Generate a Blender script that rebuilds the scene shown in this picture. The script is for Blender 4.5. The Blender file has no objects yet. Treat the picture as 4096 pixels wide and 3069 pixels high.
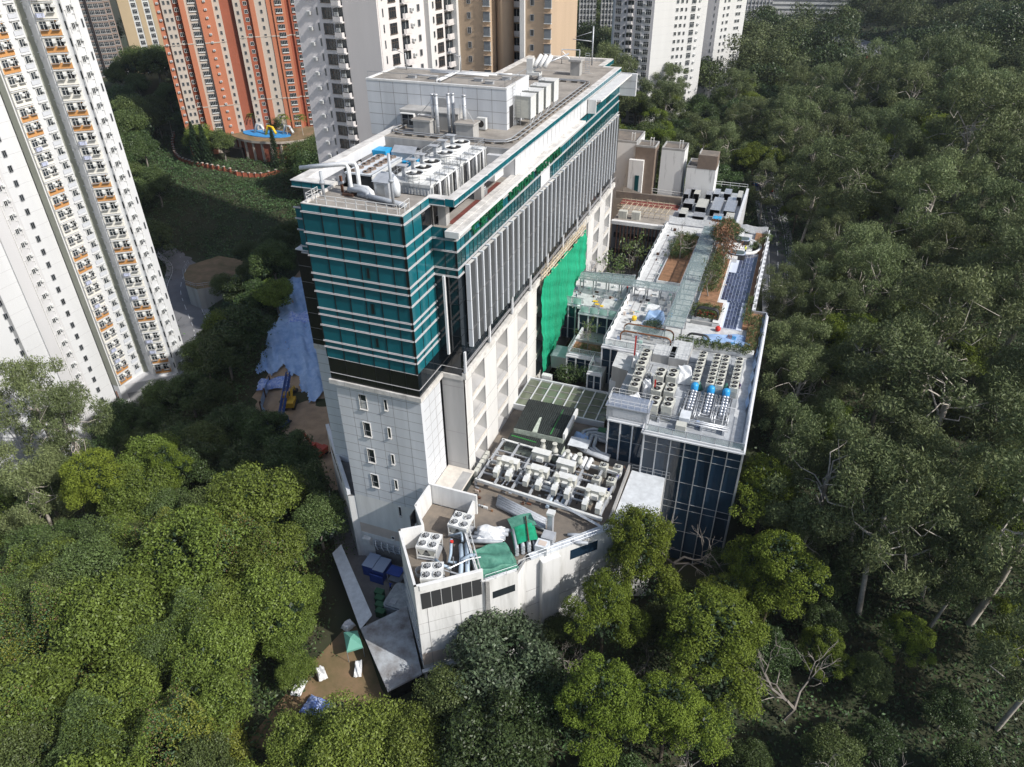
import bpy, math, random
import numpy as np
from mathutils import Vector, Matrix
random.seed(7); RNG=np.random.default_rng(7)
SC=bpy.context.scene; COL=SC.collection
R=math.radians
# ---------------- camera, sky, sun, exposure ----------------
CAM=(37.188,-64.938,28.132); YAW,PIT,ROL=-0.366317,0.591576,-0.0116587; FPX=2901.4
def cam_axes():
    cy,sy=math.cos(YAW),math.sin(YAW); cp,sp=math.cos(PIT),math.sin(PIT)
    f=Vector((sy*cp,cy*cp,-sp)); r=Vector((cy,-sy,0)); u=r.cross(f)
    c,s=math.cos(ROL),math.sin(ROL)
    return r*c+u*s, -r*s+u*c, f
_r,_u,_f=cam_axes()
cd=bpy.data.cameras.new('camera'); cam=bpy.data.objects.new('camera',cd); COL.objects.link(cam)
cam.matrix_world=Matrix(((_r.x,_u.x,-_f.x,CAM[0]),(_r.y,_u.y,-_f.y,CAM[1]),(_r.z,_u.z,-_f.z,CAM[2]),(0,0,0,1)))
cd.sensor_width=36; cd.lens=36*FPX/4096; cd.clip_end=4000; cd.clip_start=1
SC.camera=cam
SUN_AZ=(math.cos(R(10)),-math.sin(R(10))); SUN_EL=R(40)
w=bpy.data.worlds.new('World'); SC.world=w; w.use_nodes=True
nt=w.node_tree; bg=nt.nodes['Background']; sky=nt.nodes.new('ShaderNodeTexSky'); sky.sky_type='NISHITA'; sky.sun_disc=False
sky.sun_elevation=SUN_EL; sky.sun_rotation=R(100); sky.air_density=1.1; sky.dust_density=2.0
nt.links.new(sky.outputs[0],bg.inputs[0]); bg.inputs[1].default_value=0.135
sl=bpy.data.lights.new('sun','SUN'); sl.energy=4.7; sl.angle=R(0.5); sl.color=(1,.965,.91)
so=bpy.data.objects.new('sun',sl); COL.objects.link(so)
sd=Vector((SUN_AZ[0]*math.cos(SUN_EL),SUN_AZ[1]*math.cos(SUN_EL),math.sin(SUN_EL)))
so.rotation_euler=sd.to_track_quat('Z','Y').to_euler(); so.location=(60,-20,60)
SC.view_settings.view_transform='Standard'; SC.view_settings.look='None'; SC.view_settings.exposure=0.08; SC.view_settings.gamma=1
try: SC.cycles.max_bounces=6; SC.cycles.transparent_max_bounces=6; SC.cycles.diffuse_bounces=3; SC.cycles.glossy_bounces=3
except Exception: pass
def project(p):
    d=Vector(p)-Vector(CAM); k=d.dot(_f)
    if k<=0: return None
    return (2048+FPX*d.dot(_r)/k, 1534.5-FPX*d.dot(_u)/k, k)
def in_frame(p,m=150):
    q=project(p); return q is not None and -m<q[0]<4096+m and -m<q[1]<3069+m
# ---------------- materials ----------------
MATS={}
def mat(name,col,rough=.6,metal=0.,spec=.4,var=0.,vs=.6,col2=None,bump=0.,bs=8.,streak=False,island=0.,tl=0.,emit=None,alpha=1.,obj=0.,thr=(.35,.68)):
    if name in MATS: return MATS[name]
    m=bpy.data.materials.new(name); m.use_nodes=True; n=m.node_tree.nodes; l=m.node_tree.links
    b=n['Principled BSDF']; b.inputs['Roughness'].default_value=rough; b.inputs['Metallic'].default_value=metal
    b.inputs['Specular IOR Level'].default_value=spec; b.inputs['Base Color'].default_value=(*col,1)
    out=None
    if var>0 or col2 or island>0 or obj>0:
        tc=n.new('ShaderNodeTexCoord'); 
        if var>0 or col2:
            nz=n.new('ShaderNodeTexNoise'); nz.inputs['Scale'].default_value=vs; nz.inputs['Detail'].default_value=6; nz.inputs['Roughness'].default_value=.65
            mp=n.new('ShaderNodeMapping'); l.new(tc.outputs['Object'],mp.inputs[0]); l.new(mp.outputs[0],nz.inputs['Vector'])
            if streak: mp.inputs['Scale'].default_value=(1,1,.12)
            mx=n.new('ShaderNodeMix'); mx.data_type='RGBA'
            rp=n.new('ShaderNodeMapRange'); rp.inputs[1].default_value=thr[0]; rp.inputs[2].default_value=thr[1]
            l.new(nz.outputs[0],rp.inputs[0]); l.new(rp.outputs[0],mx.inputs[0])
            c2=col2 if col2 else tuple(c*(1-var) for c in col); c1=col if col2 else tuple(min(1,c*(1+var*.4)) for c in col)
            mx.inputs[6].default_value=(*c1,1); mx.inputs[7].default_value=(*c2,1); out=mx.outputs[2]
        if island>0 or obj>0:
            hs=n.new('ShaderNodeHueSaturation')
            if out: l.new(out,hs.inputs['Color'])
            else: hs.inputs['Color'].default_value=(*col,1)
            val=None
            if island>0:
                g=n.new('ShaderNodeNewGeometry'); r2=n.new('ShaderNodeMapRange'); r2.inputs[3].default_value=1-island; r2.inputs[4].default_value=1+island
                l.new(g.outputs['Random Per Island'],r2.inputs[0]); val=r2.outputs[0]
            if obj>0:
                oi=n.new('ShaderNodeObjectInfo'); r3=n.new('ShaderNodeMapRange'); r3.inputs[3].default_value=1-obj; r3.inputs[4].default_value=1+obj
                l.new(oi.outputs['Random'],r3.inputs[0])
                if val: mm=n.new('ShaderNodeMath'); mm.operation='MULTIPLY'; l.new(val,mm.inputs[0]); l.new(r3.outputs[0],mm.inputs[1]); val=mm.outputs[0]
                else: val=r3.outputs[0]
                r4=n.new('ShaderNodeMapRange'); r4.inputs[3].default_value=.5-obj*.07; r4.inputs[4].default_value=.5+obj*.05
                wn=n.new('ShaderNodeMath'); wn.operation='FRACT'; w2=n.new('ShaderNodeMath'); w2.operation='MULTIPLY'; w2.inputs[1].default_value=7.13
                l.new(oi.outputs['Random'],w2.inputs[0]); l.new(w2.outputs[0],wn.inputs[0]); l.new(wn.outputs[0],r4.inputs[0]); l.new(r4.outputs[0],hs.inputs['Hue'])
            l.new(val,hs.inputs['Value']); out=hs.outputs[0]
    if out: l.new(out,b.inputs['Base Color'])
    if bump>0:
        tc=n.new('ShaderNodeTexCoord'); nz=n.new('ShaderNodeTexNoise'); nz.inputs['Scale'].default_value=bs; nz.inputs['Detail'].default_value=5
        bp=n.new('ShaderNodeBump'); bp.inputs['Strength'].default_value=bump; bp.inputs['Distance'].default_value=.1
        l.new(tc.outputs['Object'],nz.inputs['Vector']); l.new(nz.outputs[0],bp.inputs['Height']); l.new(bp.outputs[0],b.inputs['Normal'])
    if tl>0:
        t=n.new('ShaderNodeBsdfTranslucent'); ms=n.new('ShaderNodeMixShader'); ms.inputs[0].default_value=tl
        if out: l.new(out,t.inputs[0])
        else: t.inputs[0].default_value=(*col,1)
        l.new(b.outputs[0],ms.inputs[1]); l.new(t.outputs[0],ms.inputs[2]); l.new(ms.outputs[0],n['Material Output'].inputs[0])
    if alpha<1:
        t=n.new('ShaderNodeBsdfTransparent'); ms=n.new('ShaderNodeMixShader'); ms.inputs[0].default_value=alpha
        l.new(t.outputs[0],ms.inputs[1]); l.new(b.outputs[0],ms.inputs[2]); l.new(ms.outputs[0],n['Material Output'].inputs[0])
    MATS[name]=m; return m
mat('teal_glass',(.010,.120,.150),.10,spec=.55,island=.16,var=.18,vs=.25)
mat('teal_dark',(.008,.065,.075),.06,spec=.6,island=.3)
mat('dark_glass',(.006,.010,.014),.05,spec=.6,island=.4)
mat('blue_glass',(.012,.028,.05),.05,spec=.6,island=.35)
mat('black_panel',(.012,.013,.014),.18,spec=.5,island=.2)
mat('black_line',(.01,.012,.014),.4)
mat('white_alu',(.64,.65,.67),.38,spec=.45,var=.12,vs=.5,streak=True)
mat('transom',(.50,.49,.50),.35,spec=.5)
mat('stone_white',(.64,.63,.61),.6,var=.14,vs=.35,streak=True)
mat('stone_ledge',(.60,.58,.55),.65,var=.35,vs=.8)
mat('tile_white',(.60,.62,.65),.35,spec=.5,var=.16,vs=.3,streak=True)
mat('joint',(.27,.26,.26),.8)
mat('joint_light',(.42,.42,.43),.8)
mat('cladding_grey',(.40,.395,.39),.5,var=.15,vs=.4,streak=True)
mat('fin_grey',(.055,.058,.062),.28,spec=.5,island=.12)
mat('fin_white',(.62,.65,.69),.3,spec=.5)
mat('roof_concrete',(.29,.265,.235),.9,var=.35,vs=.35,bump=.2)
mat('roof_dark',(.215,.18,.145),.9,col2=(.11,.10,.09),vs=.35,bump=.3)
mat('concrete',(.36,.355,.345),.85,var=.25,vs=.4,streak=True)
mat('concrete_dark',(.17,.165,.16),.9,var=.35,vs=.6)
mat('paint_white',(.68,.68,.67),.5,var=.12,vs=1.2,streak=True)
mat('white_stained',(.66,.66,.65),.6,col2=(.36,.36,.345),vs=.6,streak=True,thr=(.46,.78))
mat('white_mouldy',(.70,.70,.69),.7,col2=(.10,.10,.10),vs=.9,streak=True,thr=(.56,.72))
mat('cream_machine',(.50,.50,.45),.45,var=.12,vs=1.5)
mat('machine_white',(.62,.63,.62),.4,var=.15,vs=1.2)
mat('steel',(.50,.52,.55),.38,metal=.55,var=.2,vs=1.2)
mat('galv',(.45,.47,.50),.45,metal=.3,var=.2,vs=1)
mat('pipe_grey',(.36,.385,.42),.5,var=.25,vs=1.4)
mat('pipe_white',(.68,.69,.70),.45,var=.15,vs=1.4)
mat('pipe_blue',(.38,.47,.56),.45,var=.15,vs=1.4)
mat('dark_metal',(.03,.03,.032),.5)
mat('louvre_dark',(.035,.036,.038),.6)
mat('rail_grey',(.34,.35,.36),.45,metal=.4)
mat('black',(.01,.01,.01),.7)
mat('red_brown_floor',(.16,.045,.035),.8,var=.3,vs=1)
mat('blue_paint',(.02,.33,.62),.45,var=.1,vs=2)
mat('rust',(.16,.07,.04),.85,var=.4,vs=3)
mat('sign_green',(.004,.095,.04),.4,spec=.4)
mat('sign_edge',(.35,.42,.38),.5)
mat('red_paint',(.55,.03,.02),.5)
mat('yellow_paint',(.75,.48,.02),.5)
mat('beige_panel',(.56,.48,.42),.6,var=.1)
mat('sill_beige',(.60,.56,.50),.7,var=.2,vs=1)
mat('window_glass',(.02,.025,.03),.06,spec=.6,island=.5)
mat('window_pale',(.20,.22,.24),.15,spec=.5,island=.5)
mat('frame_grey',(.30,.31,.32),.5)
mat('frame_brown',(.10,.075,.06),.5)
# ---------------- mesh builder ----------------
class Fr:
    """wall frame: u along wall, v outwards, z up"""
    def __init__(s,x=0,y=0,ang=0,flip=False):
        a=R(ang); s.o=(x,y); s.u=(math.cos(a),math.sin(a)); s.v=(math.sin(a),-math.cos(a)); s.ang=a
        if flip: s.v=(-s.v[0],-s.v[1])
    def p(s,u,v,z): return (s.o[0]+s.u[0]*u+s.v[0]*v, s.o[1]+s.u[1]*u+s.v[1]*v, z)
    def mat(s,u,v,z):
        o=s.p(u,v,z)
        return Matrix(((s.u[0],-s.v[0],0,o[0]),(s.u[1],-s.v[1],0,o[1]),(0,0,1,o[2]),(0,0,0,1)))
class Wd:
    def p(s,x,y,z): return (x,y,z)
W=Wd()
class MB:
    def __init__(s): s.v=[]; s.f=[]; s.m=[]; s.mn=[]; s.sm=[]
    def mi(s,m):
        if m not in s.mn: s.mn.append(m)
        return s.mn.index(m)
    def face(s,pts,m,smooth=False):
        k=len(s.v); s.v.extend(pts); s.f.append(tuple(range(k,k+len(pts)))); s.m.append(s.mi(m)); s.sm.append(smooth)
    def box(s,a,b,c,d,e,g,m,F=W,top=None,front=None):
        # a,b = x/u range; c,d = y/v range; e,g = z range
        if b<a: a,b=b,a
        if d<c: c,d=d,c
        if g<e: e,g=g,e
        k=len(s.v)
        for z in (e,g):
            for (x,y) in ((a,c),(b,c),(b,d),(a,d)): s.v.append(F.p(x,y,z))
        q=[(0,3,2,1),(4,5,6,7),(0,1,5,4),(1,2,6,5),(2,3,7,6),(3,0,4,7)]
        mi=s.mi(m)
        for i,t in enumerate(q):
            s.f.append(tuple(k+j for j in t)); s.sm.append(False)
            s.m.append(s.mi(top) if (i==1 and top) else (s.mi(front) if (front and i==4) else mi))
    def prism(s,pts,z0,z1,m,top=None):
        n=len(pts)
        ar=sum(pts[i][0]*pts[(i+1)%n][1]-pts[(i+1)%n][0]*pts[i][1] for i in range(n))
        if ar<0: pts=pts[::-1]
        k=len(s.v); s.v+= [(x,y,z0) for x,y in pts]+[(x,y,z1) for x,y in pts]
        for i in range(n):
            j=(i+1)%n; s.f.append((k+i,k+j,k+n+j,k+n+i)); s.m.append(s.mi(m)); s.sm.append(False)
        s.f.append(tuple(k+n+i for i in range(n))); s.m.append(s.mi(top or m)); s.sm.append(False)
        s.f.append(tuple(k+i for i in reversed(range(n)))); s.m.append(s.mi(m)); s.sm.append(False)
    def tube(s,path,r,m,n=6,caps=True,r1=None):
        path=[Vector(p) for p in path]; N=len(path); k0=len(s.v); mi=s.mi(m)
        for i,p in enumerate(path):
            t=(path[min(i+1,N-1)]-path[max(i-1,0)]); t=t.normalized() if t.length>1e-9 else Vector((0,0,1))
            a=t.orthogonal().normalized() if abs(t.z)>.99 else t.cross(Vector((0,0,1))).normalized(); b=t.cross(a)
            rr=r if r1 is None else r+(r1-r)*i/max(1,N-1)
            for j in range(n):
                q=2*math.pi*j/n; s.v.append(tuple(p+a*math.cos(q)*rr+b*math.sin(q)*rr))
        for i in range(N-1):
            for j in range(n):
                a0=k0+i*n+j; b0=k0+i*n+(j+1)%n
                s.f.append((a0,b0,b0+n,a0+n)); s.m.append(mi); s.sm.append(n>4)
        if caps:
            s.f.append(tuple(k0+j for j in reversed(range(n)))); s.m.append(mi); s.sm.append(False)
            s.f.append(tuple(k0+(N-1)*n+j for j in range(n))); s.m.append(mi); s.sm.append(False)
    def lathe(s,c,prof,m,n=16,cap=True):
        k=len(s.v); mi=s.mi(m)
        for r,z in prof:
            for j in range(n):
                q=2*math.pi*j/n; s.v.append((c[0]+r*math.cos(q),c[1]+r*math.sin(q),c[2]+z))
        for i in range(len(prof)-1):
            for j in range(n):
                a=k+i*n+j; b=k+i*n+(j+1)%n
                s.f.append((a,b,b+n,a+n)); s.m.append(mi); s.sm.append(n>8)
        if cap:
            e=k+(len(prof)-1)*n; s.f.append(tuple(e+j for j in range(n))); s.m.append(mi); s.sm.append(False)
            s.f.append(tuple(k+j for j in reversed(range(n)))); s.m.append(mi); s.sm.append(False)
    def mesh(s,name,off=(0,0,0)):
        me=bpy.data.meshes.new(name)
        v=np.array(s.v,dtype=np.float32).reshape(-1,3)-np.array(off,dtype=np.float32)
        me.vertices.add(len(v)); me.vertices.foreach_set('co',v.ravel())
        ln=np.array([len(f) for f in s.f],dtype=np.int32); me.loops.add(int(ln.sum()))
        me.loops.foreach_set('vertex_index',np.array([i for f in s.f for i in f],dtype=np.int32))
        me.polygons.add(len(ln)); st=np.zeros(len(ln),dtype=np.int32); st[1:]=np.cumsum(ln)[:-1]
        me.polygons.foreach_set('loop_start',st)
        me.polygons.foreach_set('material_index',np.array(s.m,dtype=np.int32))
        me.polygons.foreach_set('use_smooth',np.array(s.sm,dtype=bool))
        for m in s.mn: me.materials.append(MATS[m])
        me.update(calc_edges=True); me.validate(); return me
    def build(s,name,parent=None,label=None,cat=None,group=None,kind=None,local=False):
        off=(0,0,0)
        if parent is not None and not local: off=wloc(parent)
        o=bpy.data.objects.new(name,s.mesh(name,off)); COL.objects.link(o)
        if parent is not None: o.parent=parent
        tag(o,label,cat,group,kind); return o
def wloc(o):
    l=Vector((0,0,0))
    while o is not None: l=l+o.location; o=o.parent
    return tuple(l)
def tag(o,label=None,cat=None,group=None,kind=None):
    if label: o['label']=label
    if cat: o['category']=cat
    if group: o['group']=group
    if kind: o['kind']=kind
    return o
def thing(name,label,cat,loc=(0,0,0),rz=0,group=None):
    o=bpy.data.objects.new(name,None); COL.objects.link(o); o.location=loc; o.rotation_euler=(0,0,rz); o.empty_display_size=.5
    return tag(o,label,cat,group)
def dup(o,loc,rz=0,label=None,scale=None):
    def cp(a,par):
        c=a.copy(); COL.objects.link(c)
        if par is not None: c.parent=par
        for ch in a.children: cp(ch,c)
        return c
    c=cp(o,None); c.location=loc; c.rotation_euler=(0,0,rz)
    if scale is not None: c.scale=(scale,)*3 if not hasattr(scale,'__len__') else scale
    if label: c['label']=label
    return c
def place_parts(root,name,mb,placements,limit=100):
    """placements: matrices in world. the nearest `limit` in frame become parts, the rest one mesh"""
    if not placements: return
    base=mb.mesh(name); off=Matrix.Translation(-Vector(wloc(root)))
    def sc(M):
        p=M.translation; return (0 if in_frame(p,30) else 1,(p-Vector(CAM)).length)
    pl=sorted(placements,key=sc)
    for M in pl[:limit]:
        o=bpy.data.objects.new(name,base); COL.objects.link(o); o.parent=root; o.matrix_local=off@M
    rest=pl[limit:]
    if rest:
        v=np.array(mb.v,dtype=np.float64); h=np.c_[v,np.ones(len(v))]; big=MB(); big.mn=list(mb.mn)
        for i,M in enumerate(rest):
            q=(np.array(M)@h.T).T[:,:3]; k=len(big.v); big.v.extend(map(tuple,q))
            big.f.extend(tuple(k+j for j in f) for f in mb.f); big.m+=mb.m; big.sm+=mb.sm
        big.build(name,root,kind='stuff')
def wall_panes(mb,F,us,zs,m,v=0.,tilt=.004,skip=None):
    """grid of slightly tilted panes"""
    for i in range(len(us)-1):
        for j in range(len(zs)-1):
            if skip and skip(i,j): continue
            mm=m(i,j) if callable(m) else m
            t=[random.uniform(-tilt,tilt)*2 for _ in range(3)]
            a,b,c,d=us[i],us[i+1],zs[j],zs[j+1]
            mb.face([F.p(a,v+t[0],c),F.p(b,v+t[1],c),F.p(b,v+t[1]+t[2],d),F.p(a,v+t[0]+t[2],d)],mm)
def rails(mb,path,h,m='rail_grey',step=1.5,r=.035,mids=(.5,),closed=False):
    """railing along a polyline of (x,y,z)"""
    P=[Vector(p) for p in path]
    if closed: P.append(P[0])
    for a,b in zip(P[:-1],P[1:]):
        n=max(1,round((b-a).length/step))
        for f in (1,)+tuple(mids): mb.tube([a+Vector((0,0,h*f)),b+Vector((0,0,h*f))],r,m,4,False)
        for i in range(n+1):
            q=a.lerp(b,i/n); mb.tube([q,q+Vector((0,0,h))],r,m,4,False)
def frange(a,b,n): return [a+(b-a)*i/n for i in range(n+1)]
# ================= hospital tower =================
FA=Fr(-12.75,0,0)          # front face  u 0..12.75
FS=Fr(0,0,90)              # side face of front block u 0..6.35
FN=Fr(0,6.35,0)            # notch face u 0..3.1
FL=Fr(3.1,0,90)            # long facade, u = y
YF,YE=6.35,86.0
H=thing('hospital_tower','long tall hospital block with teal glass top, white fins and tiled white base','hospital',(-6,40,-56.5))
def windowed(root,F,u0,u1,z0,z1,name='window',frame='stone_white',glass='window_glass',shade=False):
    mb=MB(); d=.07
    mb.face([F.p(u0,.012,z0),F.p(u1,.012,z0),F.p(u1,.012,z1),F.p(u0,.012,z1)],glass)
    w=MB()
    for a,b,c,e in ((u0-d,u0,z0-d,z1+d),(u1,u1+d,z0-d,z1+d),(u0,u1,z1,z1+d),(u0,u1,z0-d,z0)):
        w.box(a,b,0,.09,c,e,frame,F)
    o=mb.build(name,root); w.build('frame',o)
    s=MB(); s.box(u0-d,u1+d,0,.22,z0-d-.08,z0-d,'stone_ledge',F); s.build('sill',o)
    b=MB(); hz=z0+(z1-z0)*.38
    if u1-u0>.7:
        b.box(u0,u1,.015,.05,hz,hz+.06,'frame_grey',F); b.box(u0+(u1-u0)*.18,u0+(u1-u0)*.18+.05,.015,.05,z0,z1,'frame_grey',F)
        if shade:
            n=8
            for i in range(n): x=u0+.1+(u1-u0-.2)*i/n; b.box(x,x+.06,.02,.05,z0+.1,z0+1.2,'machine_white',F)
            b.box(u0,u1,.02,.05,z0+1.2,z0+1.3,'machine_white',F)
        b.build('mullion',o)
    return o
# --- core solid volumes (inner body) ---
mb=MB()
mb.box(-12.7,-.05,.05,8,-23.6,-.9,'dark_metal')                # front block body
mb.box(-18.55,1.45,9.4,85.9,-45,-23.7,'dark_metal'); mb.box(-18.55,3.05,9.4,85.9,-23.7,-4.0,'dark_metal')
mb.box(-18.55,2.7,27.4,85.9,-4.0,-.4,'dark_metal')
mb.box(-12.7,1.45,6.9,9.4,-45,-23.7,'dark_metal'); mb.box(-12.7,3.05,6.4,9.4,-23.7,-4.0,'dark_metal')
mb.build('structure_core',H)
# teal glazing front block
Z1=[-.95,-3.3]; bands=[-.95,-3.38,-4.79,-6.24,-8.48,-9.36,-10.85,-13.08,-13.97,-15.45,-17.68,-18.55,-20.13]
def glazing(name,F,us,zt,mt,zb=None,mull=.045,tr=True,parent=H,vo=.02):
    m=MB(); wall_panes(m,F,us,sorted(zt),mt,vo,.005)
    for u in us: m.box(u-mull,u+mull,vo,vo+.05,min(zt),max(zt),'black_line',F)
    if tr:
        for z in zt[1:-1]:
            m.box(us[0]-.12,us[-1]+.10,vo,vo+.17,z-.085,z-.025,'transom',F); m.box(us[0]-.12,us[-1]+.10,vo,vo+.10,z+.035,z+.085,'transom',F)
    return m
usA=[0,2.55,4.7,6.82,8.95,11.02,12.75-.18]
m=glazing('c',FA,usA,[-.08]+bands,'teal_glass')
m.box(12.57,12.79,-.02,.03,-20.13,-.08,'black_panel',FA)       # dark corner pane
# the narrow stair windows
for z0,z1 in ((-3.1,-1.4),(-8.1,-6.7),(-12.7,-11.3),(-17.3,-15.9)):
    m.box(7.35,7.95,.03,.05,z0,z1,'teal_dark',FA); m.box(7.5,7.8,.05,.06,z0+.1,z1-.1,'black_line',FA)
m.build('curtain_wall',H)
usS=[0.05,1.7,3.4,5.0,6.35]
m=glazing('c',FS,[0.05,2.1,4.2,6.35],[-.08]+bands,lambda i,j:'teal_glass')
m.box(4.2,6.3,.03,.05,-3.25,-1.0,'dark_glass',FS); m.build('curtain_wall',H)
# notch face + long facade teal strip
zz=[-3.45,-4.79,-6.24,-8.48,-9.36]
m=MB(); 
for a,b,mm in ((-4.79,-3.45,'teal_glass'),(-6.24,-4.79,'teal_glass'),(-8.48,-6.24,'teal_dark'),(-9.45,-8.48,'teal_dark')):
    wall_panes(m,FN,[0,1.6,2.95],[a,b],mm,.02)
for u in (1.6,2.95): m.box(u-.04,u+.04,.02,.07,-9.4,-3.45,'black_line',FN)
for z in (-4.79,-6.24,-8.48,-9.45): m.box(0,3.2,.02,.19,z-.085,z-.025,'transom',FN); m.box(0,3.15,.02,.12,z+.035,z+.085,'transom',FN)
m.build('curtain_wall',H)
nb=66; ust=frange(YF,YE,nb)
m=MB()
for a,b,mm in ((-4.79,-3.45,'teal_glass'),(-6.24,-4.79,'teal_glass'),(-8.48,-6.24,'teal_dark'),(-9.45,-8.48,'teal_dark')):
    wall_panes(m,FL,ust,[a,b],(lambda i,j,mm=mm:(mm if random.random()<.9 else ('teal_glass' if mm=='teal_dark' else 'teal_dark'))),.02,.006)
for u in ust: m.box(u-.035,u+.035,.02,.06,-9.4,-3.45,'black_line',FL)
for z in (-4.79,-6.24,-8.48,-9.45): m.box(YF-.1,YE,.02,.19,z-.085,z-.025,'transom',FL); m.box(YF-.1,YE,.02,.12,z+.035,z+.085,'transom',FL)
m.box(36.7,41.0,.08,.12,-8.3,-4.9,'white_alu',FL)
m.build('curtain_wall',H)
# black glass below
def blackwall(F,us,zs,mm='dark_glass'):
    m=MB(); wall_panes(m,F,us,zs,mm,.01,.005)
    for z in zs[1:-1]: m.box(us[0],us[-1],.01,.04,z-.02,z+.02,'black_line',F)
    for u in us[1:-1]: m.box(u-.025,u+.025,.01,.035,zs[0],zs[-1],'black_line',F)
    return m
m=blackwall(FA,usA[:-1]+[12.75],[-23.45,-22.4,-20.15],'black_panel'); m.box(0,12.8,.02,.1,-22.46,-22.40,'transom',FA); m.box(0,12.8,.02,.07,-20.2,-20.15,'transom',FA); m.build('dark_glass_band',H)
m=blackwall(FS,[0,2.1,4.2,6.35],[-23.45,-22.4,-20.15]); m.box(0,6.35,.02,.1,-22.46,-22.40,'transom',FS); m.build('dark_glass_band',H)
m=blackwall(FN,[0,1.55,3.1],[-23.45,-22.4,-20,-17.7,-15.4,-13.2,-11.3,-9.5]); m.box(0,3.15,.02,.1,-22.46,-22.40,'transom',FN); m.build('dark_glass_band',H)
m=blackwall(FL,ust,[-23.1,-22.1,-20,-17.7,-15.4,-13.2,-11.3,-9.5]); m.box(YF,YE,.02,.12,-22.16,-22.08,'transom',FL); m.box(YF,YE,.4,.45,-21.9,-21.84,'transom',FL); m.build('dark_glass_band',H)
# fins on the long facade
for k in range(36):
    y=8.0+2.13*k; F=FL; m=MB()
    m.box(y,y+1.72,.32,.78,-19.86,-8.5,'fin_grey',F,top='stone_ledge')
    m.box(y-.05,y+.22,.30,.86,-19.88,-8.46,'fin_white',F)
    m.box(y+.1,y+.3,.0,.32,-8.7,-8.6,'steel',F); m.box(y+.1,y+.3,.0,.32,-19.6,-19.5,'steel',F)
    for z in (-13.3,-17.4): m.box(y-.055,y+.225,.295,.865,z,z+.05,'joint',F); m.box(y,y+1.73,.31,.79,z,z+.05,'joint',F)
    m.build('facade_fin',H)
m=MB(); m.box(1.35,1.62,.35,.7,-20.2,-9.3,'white_alu',FN); m.build('facade_fin',H)
for y in (6.3,14.6,23.4,31.4,39.8,48.4,57.0,65.4,73.6,82.0):
    m=MB(); m.box(y-.2,y+.2,.28,.5,-22.9,-19.8,'white_alu',FL); m.build('facade_post',H)
# ledge all round
m=MB()
m.box(-13.05,.25,-.25,.4,-24.15,-23.5,'stone_ledge'); m.box(-.2,.25,.4,6.2,-24.15,-23.5,'stone_ledge')
m.box(-.2,3.1,6.1,6.5,-24.15,-23.5,'stone_ledge')
n=18
for i in range(n):
    a=YF-.25+(YE-YF+.25)*i/n; b=YF-.25+(YE-YF+.25)*(i+1)/n
    m.box(3.02,3.55,a+.02,b-.02,-23.95,-23.0,'stone_ledge')
for x in (-10.7,-8.5,-6.3,-4.1,-1.9): m.box(x-.015,x+.015,-.26,-.2,-24.1,-23.48,'joint')
m.build('ledge',H)
# tiled front wall, with windows
def tiled(F,u0,u1,z0,z1,nu,dz,mm='tile_white',zoff=0,v0=-.6,v1=0,lm='joint',lw=.028):
    m=MB(); m.box(u0,u1,v0,v1,z0,z1,mm,F)
    for i in range(1,nu): u=u0+(u1-u0)*i/nu; m.box(u-lw,u+lw,v1,v1+.006,z0,z1,lm,F)
    z=z1-zoff
    while z>z0+.1: m.box(u0,u1,v1,v1+.008,z-lw,z+lw,lm,F); z-=dz
    return m
FB=Fr(-12.35,.1,0); m=tiled(FB,0,12.3,-43.4,-24.15,6,1.507,zoff=.6)
m.build('tiled_wall',H)
m=MB(); m.box(0,12.3,-.6,0,-49.1,-43.4,'paint_white',FB); m.box(0,12.3,-.6,-.02,-51,-49.1,'beige_panel',FB); m.box(0,12.3,-.6,0,-56.5,-51,'paint_white',FB)
m.box(2,12.3,.0,.05,-56.4,-53.2,'concrete_dark',FB); m.build('painted_base',H)
for k in range(4):
    dz=-4.53*k
    windowed(H,FB,3.32,4.35,-27.35+dz,-25.1+dz,shade=(k==0)); windowed(H,FB,7.02,7.40,-26.7+dz,-25.1+dz)
windowed(H,FB,7.1,7.48,-45.4,-43.7); windowed(H,FB,5.25,5.7,-50.8,-50.3)
FSb=Fr(-.05,.1,90); m=tiled(FSb,.6,5.6,-49,-24.15,3,1.507,'tile_white',zoff=.6); m.build('tiled_wall',H)
for k in range(4):
    z=-26.2-4.53*k
    m=MB(); m.box(5.6,6.3,-.4,-.25,z-2.3,z+1.1,'window_glass',FSb); o=m.build('window',H)
m=MB(); m.box(5.6,6.3,-.6,-.42,-49,-24.15,'beige_panel',FSb); 
m.box(0,3.1,-.5,0,-49,-24.15,'cladding_grey',Fr(0,6.2,0))
for z in (-25.4,-33.0,-38.5): m.box(0,3.1,0,.01,z,z+.06,'joint',Fr(0,6.2,0))
m.build('cladding_wall',H)
# long white wall with recessed balconies
cols=[(8.9+8.88*k,13.3+8.88*k) for k in range(9)]
m=MB(); zr=[(-28.1-4.52*k,-24.75-4.52*k) for k in range(4)]
ys=[6.25]
prev=6.25
for a,b in cols: m.box(1.5,3.1,prev,a,-45.5,-23.9,'stone_white'); prev=b
m.box(1.5,3.1,prev,YE,-50,-23.9,'stone_white')
for a,b in cols:
    tops=[-23.9]+[z[0]-.0 for z in zr]
    for k,(z0,z1) in enumerate(zr):
        m.box(1.5,3.1,a,b,z1,tops[k],'stone_white')
    m.box(1.5,3.1,a,b,-45.5,zr[-1][0],'stone_white')
for k in range(5):
    z=-25.0-4.52*k
    m.box(3.1,3.108,6.25,YE,z-.02,z+.02,'joint') if k in(0,2) else None
for a,b in cols:
    m.box(3.1,3.108,a-.03,a+.03,-45,-23.9,'joint'); m.box(3.1,3.108,b-.03,b+.03,-45,-23.9,'joint')
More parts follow.
